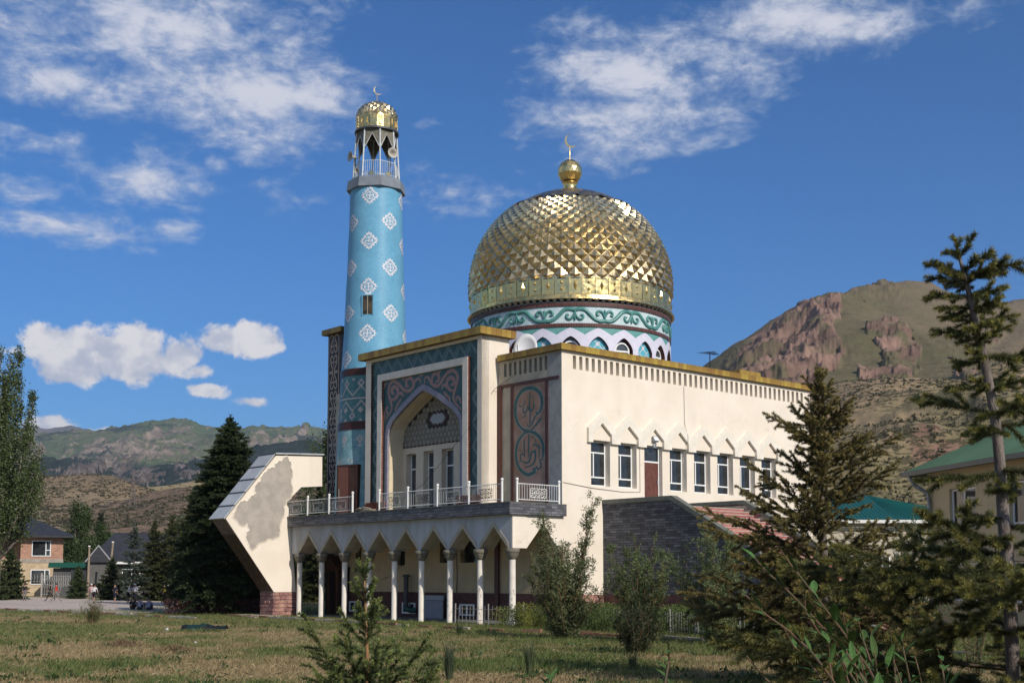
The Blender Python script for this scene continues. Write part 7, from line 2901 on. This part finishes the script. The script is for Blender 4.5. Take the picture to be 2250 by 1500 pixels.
S0, S1 = (.055, .053, .030), (.115, .105, .06)
scrub('hillside_scrub', 'tan_hill', 11000, .95, S0, S1, 1, .54)
scrub('hillside_scrub', 'brown_hill', 11000, .72, S0, S1, 2, .50, .03)
scrub('hillside_scrub', 'scrub_hill', 18000, .62, S0, S1, 3, .52, .03)
scrub('hillside_scrub', 'sandy_hill', 2500, 1.1, S0, S1, 4, .54)

# --- lawn grass
def blades(n, dmin, dmax, h, w, seed, mask=None, xlim=.45):
    rng = np.random.default_rng(seed)
    Y = dmin * (dmax / dmin) ** rng.random(n)
    X = (rng.random(n) * 2 - 1) * xlim * Y
    if mask is not None:
        keep = mask(X, Y, rng)
        X, Y = X[keep], Y[keep]
    # keep off the building and court
    lb = (X - CORNER.x) * D2.x + (Y - CORNER.y) * D2.y
    la = (X - CORNER.x) * D1.x + (Y - CORNER.y) * D1.y
    inside = ((lb > -3.8) & (la > -.3) & (la < 21) & (lb < 21)) | ((lb > 2.7) & (lb < 8.6) & (la > -15) & (la < 1))
    X, Y = X[~inside], Y[~inside]
    n = len(X)
    pat = fbm(X * .16, Y * .16, 4, 3) * .7 + fbm(X * 1.1, Y * 1.1, 3, 9) * .3
    near_k = np.clip((Y - (51.5 - X * 1.05 - 13)) / 9, 0, 1)      # greener close to the kerb
    g = np.clip((pat - .50 + .26 * near_k) / .12, 0, 1)[:, None]
    k = rng.random((n, 1))
    dry = np.array([.26, .195, .095]) * (1 - k) + np.array([.42, .32, .18]) * k
    grn = np.array([.085, .115, .034]) * (1 - k) + np.array([.17, .205, .065]) * k
    C = dry * (1 - g) + grn * g
    hh = h * rng.uniform(.4, 1.2, n) * (.75 + .6 * g[:, 0])
    a = rng.random(n) * 2 * pi
    tilt = rng.uniform(.1, 1.0, n)
    P = np.stack([X, Y, np.zeros(n)], 1)
    s = np.stack([np.cos(a), np.sin(a), np.zeros(n)], 1) * (w * rng.uniform(.7, 1.3, n))[:, None] / 2
    T = P + np.stack([np.cos(a * 1.7) * tilt * hh, np.sin(a * 1.7) * tilt * hh, hh], 1)
    V = np.stack([P - s, P + s, T], 1).reshape(-1, 3)
    F = np.arange(3 * n).reshape(n, 3)
    return V, F, np.repeat(C, 3, 0)


V, F, C = blades(300000, 22, 110, .125, .022, 2, lambda X, Y, rng: ~((Y > 84) & (X < -26)) & (fbm(X * .5, Y * .5, 3, 21) + rng.random(len(X)) * .35 > .42))
# flat leafy rosettes, seed stalks and strewn hay between the blades
rgl = np.random.default_rng(99)
parts_ = [(V, F, C)]
nr = 1500
Yr_ = 24 * (80 / 24) ** rgl.random(nr)
Xr_ = (rgl.random(nr) * 2 - 1) * .44 * Yr_
okr = (Yr_ < 52 - 1.05 * Xr_ - 2) & (fbm(Xr_ * .22, Yr_ * .22, 3, 15) > .46)
for x, y in zip(Xr_[okr], Yr_[okr]):
    m = rgl.integers(8, 22)
    sz = rgl.uniform(.05, .16)
    P = np.stack([x + rgl.normal(0, sz * .8, m), y + rgl.normal(0, sz * .8, m), rgl.uniform(.01, .06, m)], 1)
    kk_ = rgl.random((m, 1))
    parts_.append(leaf_arrays(P, sz, .45, (np.array([.035, .065, .018]) * (1 - kk_) + np.array([.075, .12, .035]) * kk_), rgl, np.array([0, 0, .4]), 1.))
nh = 9000
Yh_ = 24 * (75 / 24) ** rgl.random(nh)
Xh_ = (rgl.random(nh) * 2 - 1) * .44 * Yh_
okh = (Yh_ < 52 - 1.05 * Xh_ - 2) & (fbm(Xh_ * .3 + 9, Yh_ * .5, 3, 33) > .54)
P = np.stack([Xh_, Yh_, rgl.uniform(.03, .11, nh)], 1)[okh]
kk_ = rgl.random((len(P), 1))
Vh, Fh, Ch = leaf_arrays(P, .20, .06, np.array([.34, .24, .13]) * (1 - kk_) + np.array([.58, .46, .28]) * kk_, rgl, None)
Vh[:, 2] = np.clip(Vh[:, 2], .01, .14)
parts_.append((Vh, Fh, Ch))
off_ = 0
Vs, Fs, Cs = [], [], []
for v, f, c in parts_:
    Vs.append(v)
    Fs.append(f + off_)
    Cs.append(c)
    off_ += len(v)
link('lawn_grass', np_mesh('lawn_grass', np.concatenate(Vs), np.concatenate(Fs), leaves_m, np.concatenate(Cs)), None, kind='stuff')


def tuft(label, px, Y, h, w, n, c0, c1, seed):
    rng = np.random.default_rng(seed)
    a = rng.random(n) * 2 * pi
    r_ = w * .25 * np.sqrt(rng.random(n))
    P = np.stack([r_ * np.cos(a), r_ * np.sin(a), np.zeros(n)], 1)
    hh = h * rng.uniform(.5, 1.05, n)
    out = np.stack([np.cos(a), np.sin(a), np.zeros(n)], 1) * (w * rng.uniform(.1, .9, n))[:, None]
    M_ = P + out * .35 + np.stack([0 * a, 0 * a, hh * .6], 1)
    T = P + out + np.stack([0 * a, 0 * a, hh], 1)
    s = np.stack([-np.sin(a), np.cos(a), 0 * a], 1) * .008
    V = np.stack([P - s, P + s, M_ + s * .7, M_ - s * .7, T], 1).reshape(-1, 3)
    i = np.arange(n)[:, None] * 5
    F = np.concatenate([i + np.array([[0, 1, 2]]), i + np.array([[0, 2, 3]]), i + np.array([[3, 2, 4]])], 0)
    k = rng.random((n, 1))
    C = np.repeat(np.array(c0) * (1 - k) + np.array(c1) * k, 5, 0)
    o = link('grass_tuft', np_mesh('grass_tuft', V, F, leaves_m, C))
    o.location = g0(px, Y)
    tag(o, label, 'grass tuft', 'tall grass tufts on the lawn')


tuft('tall blue green grass tuft just right of the young spruce', 988, 27, .95, .28, 130, (.05, .075, .04), (.11, .14, .08), 1)
tuft('tall thin grass tuft on the lawn left of the willow foot', 1163, 29, .85, .26, 110, (.06, .08, .035), (.12, .14, .07), 2)
tuft('pale grass tuft in front of the dark low shrub', 1388, 30, .5, .3, 90, (.09, .11, .045), (.17, .18, .09), 3)
tuft('small dark grass tuft beside the young spruce', 945, 28, .55, .25, 90, (.045, .07, .03), (.09, .12, .05), 4)
tuft('thin grass tuft low at the kerb before the slate wall', 1010, 48, .7, .4, 90, (.06, .085, .03), (.12, .15, .06), 5)

# --- leafy stems close to the lens at the lower right
lfm = {}
lv_me = []
for k in range(3):
    w_ = .018 - .003 * k
    q = MB()
    n = 6
    pts_l, pts_r, mid_ = [], [], []
    for i in range(n + 1):
        t_ = i / n
        hw = w_ * math.sin(pi * min(1, t_ * .96 + .02)) ** .8
        z = -.018 * t_ * t_ * 2
        mid_.append((t_ * .11, 0, z - .003))
        pts_l.append((t_ * .11, hw, z))
        pts_r.append((t_ * .11, -hw, z))
    for i in range(n):
        q.poly([mid_[i], mid_[i + 1], pts_l[i + 1], pts_l[i]])
        q.poly([mid_[i], mid_[i + 1], pts_r[i + 1], pts_r[i]])
    lv_me.append(q.mesh('leaf', mat('weed_leaf', (.055, .105, .030), (.075, .135, .04), scale=30, rough=.75, spec=.12, rand=.25)))
weed_stem = mat('weed_stem', (.14, .075, .05), (.09, .085, .04), scale=20)
stems_px = [([(1651, 1215), (1672, 1244), (1737, 1303), (1788, 1357), (1856, 1426), (1901, 1498)], 4.3), ([(1710, 1200), (1733, 1234), (1774, 1286), (1808, 1330), (1856, 1392), (1908, 1467), (1925, 1498)], 4.5),
            ([(1637, 1306), (1685, 1351), (1733, 1385), (1778, 1426), (1808, 1463), (1832, 1498)], 4.1), ([(1770, 1305), (1768, 1340), (1800, 1390), (1850, 1450), (1880, 1498)], 4.4), ([(1882, 1352), (1895, 1400), (1912, 1450), (1925, 1498)], 4.7),
            ([(1850, 1340), (1862, 1390), (1885, 1440), (1905, 1498)], 5.0), ([(1715, 1365), (1745, 1420), (1790, 1470), (1810, 1498)], 4.6), ([(2060, 1425), (2070, 1465), (2076, 1498)], 4.6), ([(1470, 1410), (1470, 1450), (1462, 1498)], 4.8), ([(1195, 1466), (1203, 1485), (1206, 1498)], 4.4),
            ([(1980, 1400), (1990, 1450), (2000, 1498)], 5.2), ([(1640, 1440), (1665, 1470), (1690, 1498)], 4.5), ([(1820, 1410), (1822, 1450), (1830, 1498)], 4.2)] + [([(x_, y_), (x_ + 8, (y_ + 1498) / 2), (x_ + 14, 1498)], Y_) for x_, y_, Y_ in ((1870, 1405, 4.9), (1915, 1390, 5.1), (1940, 1430, 4.7), (1955, 1385, 5.4), (1890, 1440, 4.5), (1850, 1455, 4.3), (2010, 1440, 5.0), (1965, 1455, 4.6))]
names = ['tallest leaning green stem at the lower right', 'leaning green stem reaching highest in front of the bushy spruce', 'leaning stem lowest left of the leaning group', 'leaning stem with forked leaves inside the leaning group', 'upright leafy stem right of the leaning group', 'short upright leafy stem behind the leaning group',
         'short leaning stem between the longer leaning stems', 'upright leafy stem left of the near spruce trunk', 'single leafy stem on the lawn left of the leaning group', 'single broad leaf stem at the bottom edge under the tall grass', 'upright leafy stem between the leaning group and near spruce', 'short stem at the bottom edge left of the leaning group', 'short leafy stem at the bottom edge inside the leaning group'] + ['%s from the left of eight short leafy stems in the weed thicket' % w_ for w_ in ('second', 'fourth', 'fifth', 'sixth', 'third', 'first', 'eighth', 'seventh')]
for si, (pts, Y) in enumerate(stems_px):
    W = [at(x, y, Y + rnd.uniform(-.06, .06)) for x, y in pts]
    last = W[-1] + (W[-1] - W[-2]).normalized() * .25
    root = Vector((last.x + .12, Y, 0))
    t = thing('leafy_weed', names[si], 'weed', root, 0, 'leafy weed stems near the camera')
    loc = [w - root for w in W] + [last - root, Vector((0, 0, -.02))]
    MB().tube(loc, [.0025 + .004 * k / len(loc) for k in range(len(loc))], 6).build('stem', weed_stem, t)
    tot = 0
    for k in range(len(loc) - 2):
        p, q_ = loc[k], loc[k + 1]
        nl_ = max(1, int((q_ - p).length / .033))
        for j in range(nl_):
            c = p + (q_ - p) * ((j + .3) / nl_)
            o = link('leaf', lv_me[rnd.randrange(3)], t)
            o.location = c
            up_ = (p - q_).normalized()
            sd_ = up_.orthogonal().normalized()
            sd_ = Matrix.Rotation(rnd.uniform(0, 2 * pi), 3, up_) @ sd_
            d = (up_ * .9 + sd_ * .55).normalized()
            o.rotation_euler = d.to_track_quat('X', 'Z').to_euler()
            o.scale = (rnd.uniform(.48, 1.0) * (.6 + .4 * min(1, k + .3)),) * 3

# ------------------------------------------------------------------ people on the court
def flatmat(name, c, rough=.8):
    return mat(name, c, tuple(v * .8 for v in c), rough=rough, scale=6)


skin_m = flatmat('skin', (.34, .19, .13), .5)
hair_m = flatmat('black_hair', (.015, .012, .011), .5)


def person(label, pos, rz, shirt, legs, shoes, h=1.66, shorts=False, stride=0., arms=(0., 0.), bend=0., sit=False, cap=None, long_sleeve=False, group=None):
    V, E, Rr, reg = [], [], [], []

    def add(p, r_, g, parent=None):
        V.append(Vector(p))
        Rr.append(r_)
        reg.append(g)
        if parent is not None:
            E.append((parent, len(V) - 1))
        return len(V) - 1
    hip = .92 if not sit else .14
    bx = lambda z, y=0.: (0, y - math.sin(bend) * max(0, z - hip), hip + (z - hip) * math.cos(bend) if z > hip else z)
    off = 0 if not sit else -.78
    pel = add((0, 0, .93 + off), .135, 'legs')
    up_ = lambda z: (0, -math.sin(bend) * (z - .93), .93 + off + (z - .93) * math.cos(bend))
    sp = add(up_(1.12), .125, 'shirt', pel)
    ch = add(up_(1.30), .145, 'shirt', sp)
    nk = add(up_(1.43), .06, 'skin', ch)
    hd0 = add(up_(1.50), .085, 'skin', nk)
    hd1 = add(up_(1.60), .085, 'skin', hd0)
    for s in (-1, 1):
        sw = stride * s
        hp = add((s * .095, 0, .88 + off), .095, 'legs', pel)
        if sit:
            kn = add((s * .14, -.40, .52), .065, 'legs', hp)
            an = add((s * .12, -.62, .10), .045, 'shin', kn)
        else:
            kn = add((s * .10, -.45 * math.sin(sw), .90 - .43 * math.cos(sw)), .065, 'legs', hp)
            bk = .25 if sw < 0 else .0
            an = add((s * .10, V[kn].y - .42 * math.sin(sw - abs(stride) * bk * 2), V[kn].z - .41 * math.cos(sw - abs(stride) * bk * 2)), .042, 'shin', kn)
        add((s * .10, V[an].y - .14, max(.03, V[an].z - .05)), .04, 'shoe', an)
        c_ = V[ch]
        sh_ = add((s * .185, c_.y, c_.z + .07 * math.cos(bend)), .062, 'shirt', ch)
        a1 = arms[0 if s < 0 else 1]
        el = add((s * .235, c_.y - .28 * math.sin(a1) - (.1 if sit else 0), c_.z + .06 - .27 * math.cos(a1)), .045, 'shirt' if long_sleeve else 'sleeve', sh_)
        wr = add((s * .225, V[el].y - .26 * math.sin(a1 + .35), V[el].z - .24 * math.cos(a1 + .35)), .032, 'skin', el)
        d = (V[wr] - V[el]).normalized()
        pm_ = add(V[wr] + d * .06, .034, 'skin', wr)
        for f in range(4):
            add(V[pm_] + d * (.075 + .01 * (f in (1, 2))) + Vector((0, (f - 1.5) * .020, 0)), .009, 'skin', pm_)
        add(V[wr] + d * .07 + Vector((0, -.05, 0)), .010, 'skin', wr)
    me = bpy.data.meshes.new('person')
    me.from_pydata([tuple(v) for v in V], E, [])
    o = bpy.data.objects.new('person', me)
    col.objects.link(o)
    md = o.modifiers.new('skin', 'SKIN')
    for k, sv in enumerate(me.skin_vertices[0].data):
        sv.radius = (Rr[k], Rr[k] * (.78 if reg[k] in ('shirt',) and Rr[k] > .1 else 1))
        sv.use_root = (k == 0)
    o.modifiers.new('sub', 'SUBSURF').levels = 1
    o.modifiers['sub'].render_levels = 1
    dg = bpy.context.evaluated_depsgraph_get()
    nm = bpy.data.meshes.new_from_object(o.evaluated_get(dg))
    o.modifiers.clear()
    o.data = nm
    nm.name = 'person'
    nm.materials.clear()
    for m_ in (shirt, legs, skin_m, shoes):
        nm.materials.append(m_)
    segs = [(V[a], V[b], reg[b], reg[a]) for a, b in E]
    for p in nm.polygons:
        c = p.center
        best, bg_ = 9, 'shirt'
        for a, b, gb, ga in segs:
            ab = b - a
            t = max(0, min(1, (c - a).dot(ab) / max(ab.length_squared, 1e-9)))
            d_ = (a + ab * t - c).length
            if d_ < best:
                best = d_
                g = gb if t > .45 else ga
                if gb == 'sleeve':
                    g = 'shirt' if t < .75 else 'skin'
                if gb == 'skin' and ga == 'shirt' and t < .6 and long_sleeve:
                    g = 'shirt'
                if gb == 'shin':
                    g = 'legs' if not shorts else 'skin'
                if gb == 'legs' and ga == 'legs' and shorts and t > .85:
                    g = 'skin'
                bg_ = g
        p.material_index = {'shirt': 0, 'sleeve': 0, 'legs': 1, 'skin': 2, 'shoe': 3, 'shin': 1}[bg_]
        p.use_smooth = True
    # hair or cap, and face details
    hc = V[hd1]
    hm = MB()
    hm.lathe([(.101, -.01), (.103, .03), (.09, .075), (.055, .105), (.01, .115)], 14, 0, 0)
    hr_ = hm.build('hair' if cap is None else 'cap', hair_m if cap is None else cap, o, smooth=True)
    hr_.location = (hc.x, hc.y + .012, hc.z - .01)
    fc = MB()
    for s in (-1, 1):
        fc.box(s * .035 - .012, s * .035 + .012, hc.y - .094, hc.y - .078, hc.z - .035, hc.z - .02)
    fc.box(-.025, .025, hc.y - .09, hc.y - .075, hc.z - .095, hc.z - .085)
    fc.prism([(-.014, -.07), (.014, -.07), (0, -.025)], lambda u, v, d: (u, hc.y - .085 - d, hc.z + v), 0, .02)
    fc.build('face', flatmat('face_brown', (.10, .05, .04)), o, kind='stuff')  # eyes, mouth and nose in one dark brown
    o.location = pos
    o.rotation_euler = (0, 0, rz)
    sc_ = h / 1.70
    o.scale = (sc_,) * 3
    tag(o, label, 'person', group)
    return o


blk_ = flatmat('black_cloth', (.014, .014, .016))
gry_ = flatmat('grey_trousers', (.20, .18, .18))
red_ = flatmat('red_jersey', (.55, .03, .03))
wht_ = flatmat('white_shirt', (.70, .68, .70))
lil_ = flatmat('lilac_shirt', (.33, .32, .42))
yel_ = flatmat('yellow_jersey', (.75, .58, .03))
nav_ = flatmat('navy_cloth', (.02, .024, .04))
sho_ = flatmat('dark_shoes', (.03, .03, .03))
whs_ = flatmat('white_shoes', (.6, .6, .6))
gp = lambda px, py: grd(px, py, .02)
person('person in black t shirt and grey trousers standing at the left of the court', gp(54, 1319), R(10), blk_, gry_, sho_, 1.66)
person('person in black walking beside the one in a red jersey', gp(110, 1320.5), R(-70), blk_, blk_, sho_, 1.7, stride=.42, arms=(.3, -.3))
person('person in red jersey and grey trousers walking on the court', gp(123, 1322), R(110), red_, gry_, sho_, 1.68, stride=-.45, arms=(-.35, .35))
person('person in pale pink top and light cap behind the one in white shirt', gp(200, 1321), R(20), flatmat('pink_top', (.6, .36, .36)), gry_, whs_, 1.62, cap=wht_)
person('person in white t shirt and black shorts running on the court', gp(206, 1325), R(170), wht_, blk_, whs_, 1.64, shorts=True, stride=.3, bend=.15, arms=(.3, -.2))
person('person in navy t shirt and shorts with white shoes on the court', gp(252, 1326), R(150), nav_, nav_, whs_, 1.7, shorts=True, stride=.12)
person('person in white t shirt bending by the thin spruce trunk', gp(281, 1324), R(60), wht_, blk_, sho_, 1.66, bend=.6, arms=(.5, .6))
person('person in white t shirt and cap standing by the thin spruce trunk', gp(296, 1324), R(170), wht_, nav_, whs_, 1.66, cap=wht_)
person('person in yellow jersey and dark trousers in the shade of the spruce', gp(362, 1323), R(-60), yel_, blk_, sho_, 1.6, arms=(.6, .2), bend=.12)
person('person in dark clothes seated at the edge of the court', grd(292, 1339), R(180), blk_, blk_, sho_, 1.66, sit=True)
person('person in lilac shirt seated in the middle of three at the edge of the court', grd(307, 1340), R(172), lil_, nav_, sho_, 1.66, sit=True)
person('person in lilac shirt with dark stripe seated rightmost of the three', grd(327, 1341), R(188), flatmat('lilac_blue_shirt', (.28, .29, .42)), nav_, sho_, 1.66, sit=True)

# ------------------------------------------------------------------ small things on the lawn
tp_ = grd(450, 1384)
rng_ = np.random.default_rng(4)
nx, ny = 26, 10
V = []
for j in range(ny):
    for i in range(nx):
        x = (i / (nx - 1) - .5) * 1.9
        y = (j / (ny - 1) - .5) * .5
        z = .05 + .16 * fbm(np.array([x * 2.6 + 3]), np.array([y * 4.]), 4, 7)[0] * (1 - abs(2 * j / (ny - 1) - 1) ** 2) * 2.2
        V.append((x, y + .08 * math.sin(x * 4), z))
F = [(j * nx + i, j * nx + i + 1, (j + 1) * nx + i + 1, (j + 1) * nx + i) for j in range(ny - 1) for i in range(nx - 1)]
tb = MB()
tb.v = V
tb.f = F
tb.m = [0] * len(F)
tb.uv = [None] * len(F)
tb_ = tb.build('tarpaulin', mat('green_tarpaulin', (.010, .035, .03), (.012, .012, .014), scale=2.5, lo=.45, hi=.55, rough=.45), None, smooth=True)
tb_.location = tp_
tag(tb_, 'crumpled dark green tarpaulin lying on the lawn', 'tarpaulin')
for px, py, s, lab in ((367, 1385, .10, 'small pale rag on the lawn left of the tarpaulin'), (429, 1413, .06, 'small white scrap on the lawn below the tarpaulin')):
    q = MB()
    pts = [(s * math.cos(a) * rnd.uniform(.6, 1.2), s * math.sin(a) * rnd.uniform(.6, 1.2)) for a in [2 * pi * k / 8 for k in range(8)]]
    for k in range(8):
        a, b = pts[k], pts[(k + 1) % 8]
        q.poly([(a[0], a[1], .02), (b[0], b[1], .02), (b[0] * .5, b[1] * .5, s * 1.3), (a[0] * .5, a[1] * .5, s * 1.1)])
    q.poly([(a * .5, b * .5, s * 1.2) for a, b in pts])
    o = q.build('rag', mat('rag', (.55, .53, .50), rough=.9))
    o.location = grd(px, py)
    tag(o, lab, 'rag')
for px, py, w, lab in ((270, 1419, .9, 'low heap of dry mown grass left on the lawn'), (385, 1432, .7, 'small heap of brown mown grass nearer the camera')):
    rr_ = np.random.default_rng(px)
    n = 1500
    a = rr_.random(n) * 2 * pi
    r_ = np.abs(rr_.normal(0, .5, n))
    P = np.stack([r_ * np.cos(a) * w, r_ * np.sin(a) * w * .7, .16 * np.exp(-2 * r_ ** 2) * rr_.random(n) + .02], 1)
    k = rr_.random((n, 1))
    C = np.array([.20, .13, .07]) * (1 - k) + np.array([.40, .29, .17]) * k
    V, F, CC = leaf_arrays(P, .14, .1, C, rr_, None)
    o = link('hay_heap', np_mesh('hay_heap', V, F, leaves_m, CC))
    o.location = grd(px, py)
    tag(o, lab, 'hay heap')

# low picket fence behind the kerb
fn = thing('picket_fence', 'low grey wire picket fence among the weeds before the slate wall', 'fence', (0, 0, 0))
fpts = [grd(1000, 1370), grd(1330, 1379), grd(1535, 1397), grd(1690, 1404)]
fence_grey = mat('fence_grey', (.32, .32, .32), (.23, .21, .2), scale=5)
pk = MB().tube([(0, 0, 0), (0, 0, .88)], .010, 4).mesh('picket', fence_grey)
po = MB().tube([(0, 0, -.05), (0, 0, .98)], .035, 6).mesh('post', fence_grey)
for p, q_ in zip(fpts, fpts[1:]):
    L = (q_ - p).length
    n = round(L / .22)
    for k in range(n):
        c = p + (q_ - p) * (k / n)
        o = link('picket' if k % 9 else 'post', pk if k % 9 else po, fn)
        o.location = c
        o.rotation_euler = (rnd.uniform(-.03, .03), rnd.uniform(-.03, .03), 0)
    MB().tube([p + Vector((0, 0, .72)), q_ + Vector((0, 0, .72))], .012, 4).tube([p + Vector((0, 0, .2)), q_ + Vector((0, 0, .2))], .012, 4).build('rail', fence_grey, fn, kind='stuff')

# ------------------------------------------------------------------ haze
hz = MB()
hz.box(-10800, 10800, -10800, 10800, -2.2, 1100)
hzm = bpy.data.materials.new('haze_air')
hzm.use_nodes = True
t = NT(hzm.node_tree)
t.n.remove(hzm.node_tree.nodes['Principled BSDF'])
pvn = t.node('ShaderNodeVolumePrincipled')
pvn.inputs['Color'].default_value = (.70, .85, 1, 1)
pvn.inputs['Density'].default_value = 6e-5
pvn.inputs['Anisotropy'].default_value = .2
t.l.new(pvn.outputs[0], hzm.node_tree.nodes['Material Output'].inputs['Volume'])
ho = hz.build('haze', hzm, None, kind='stuff')
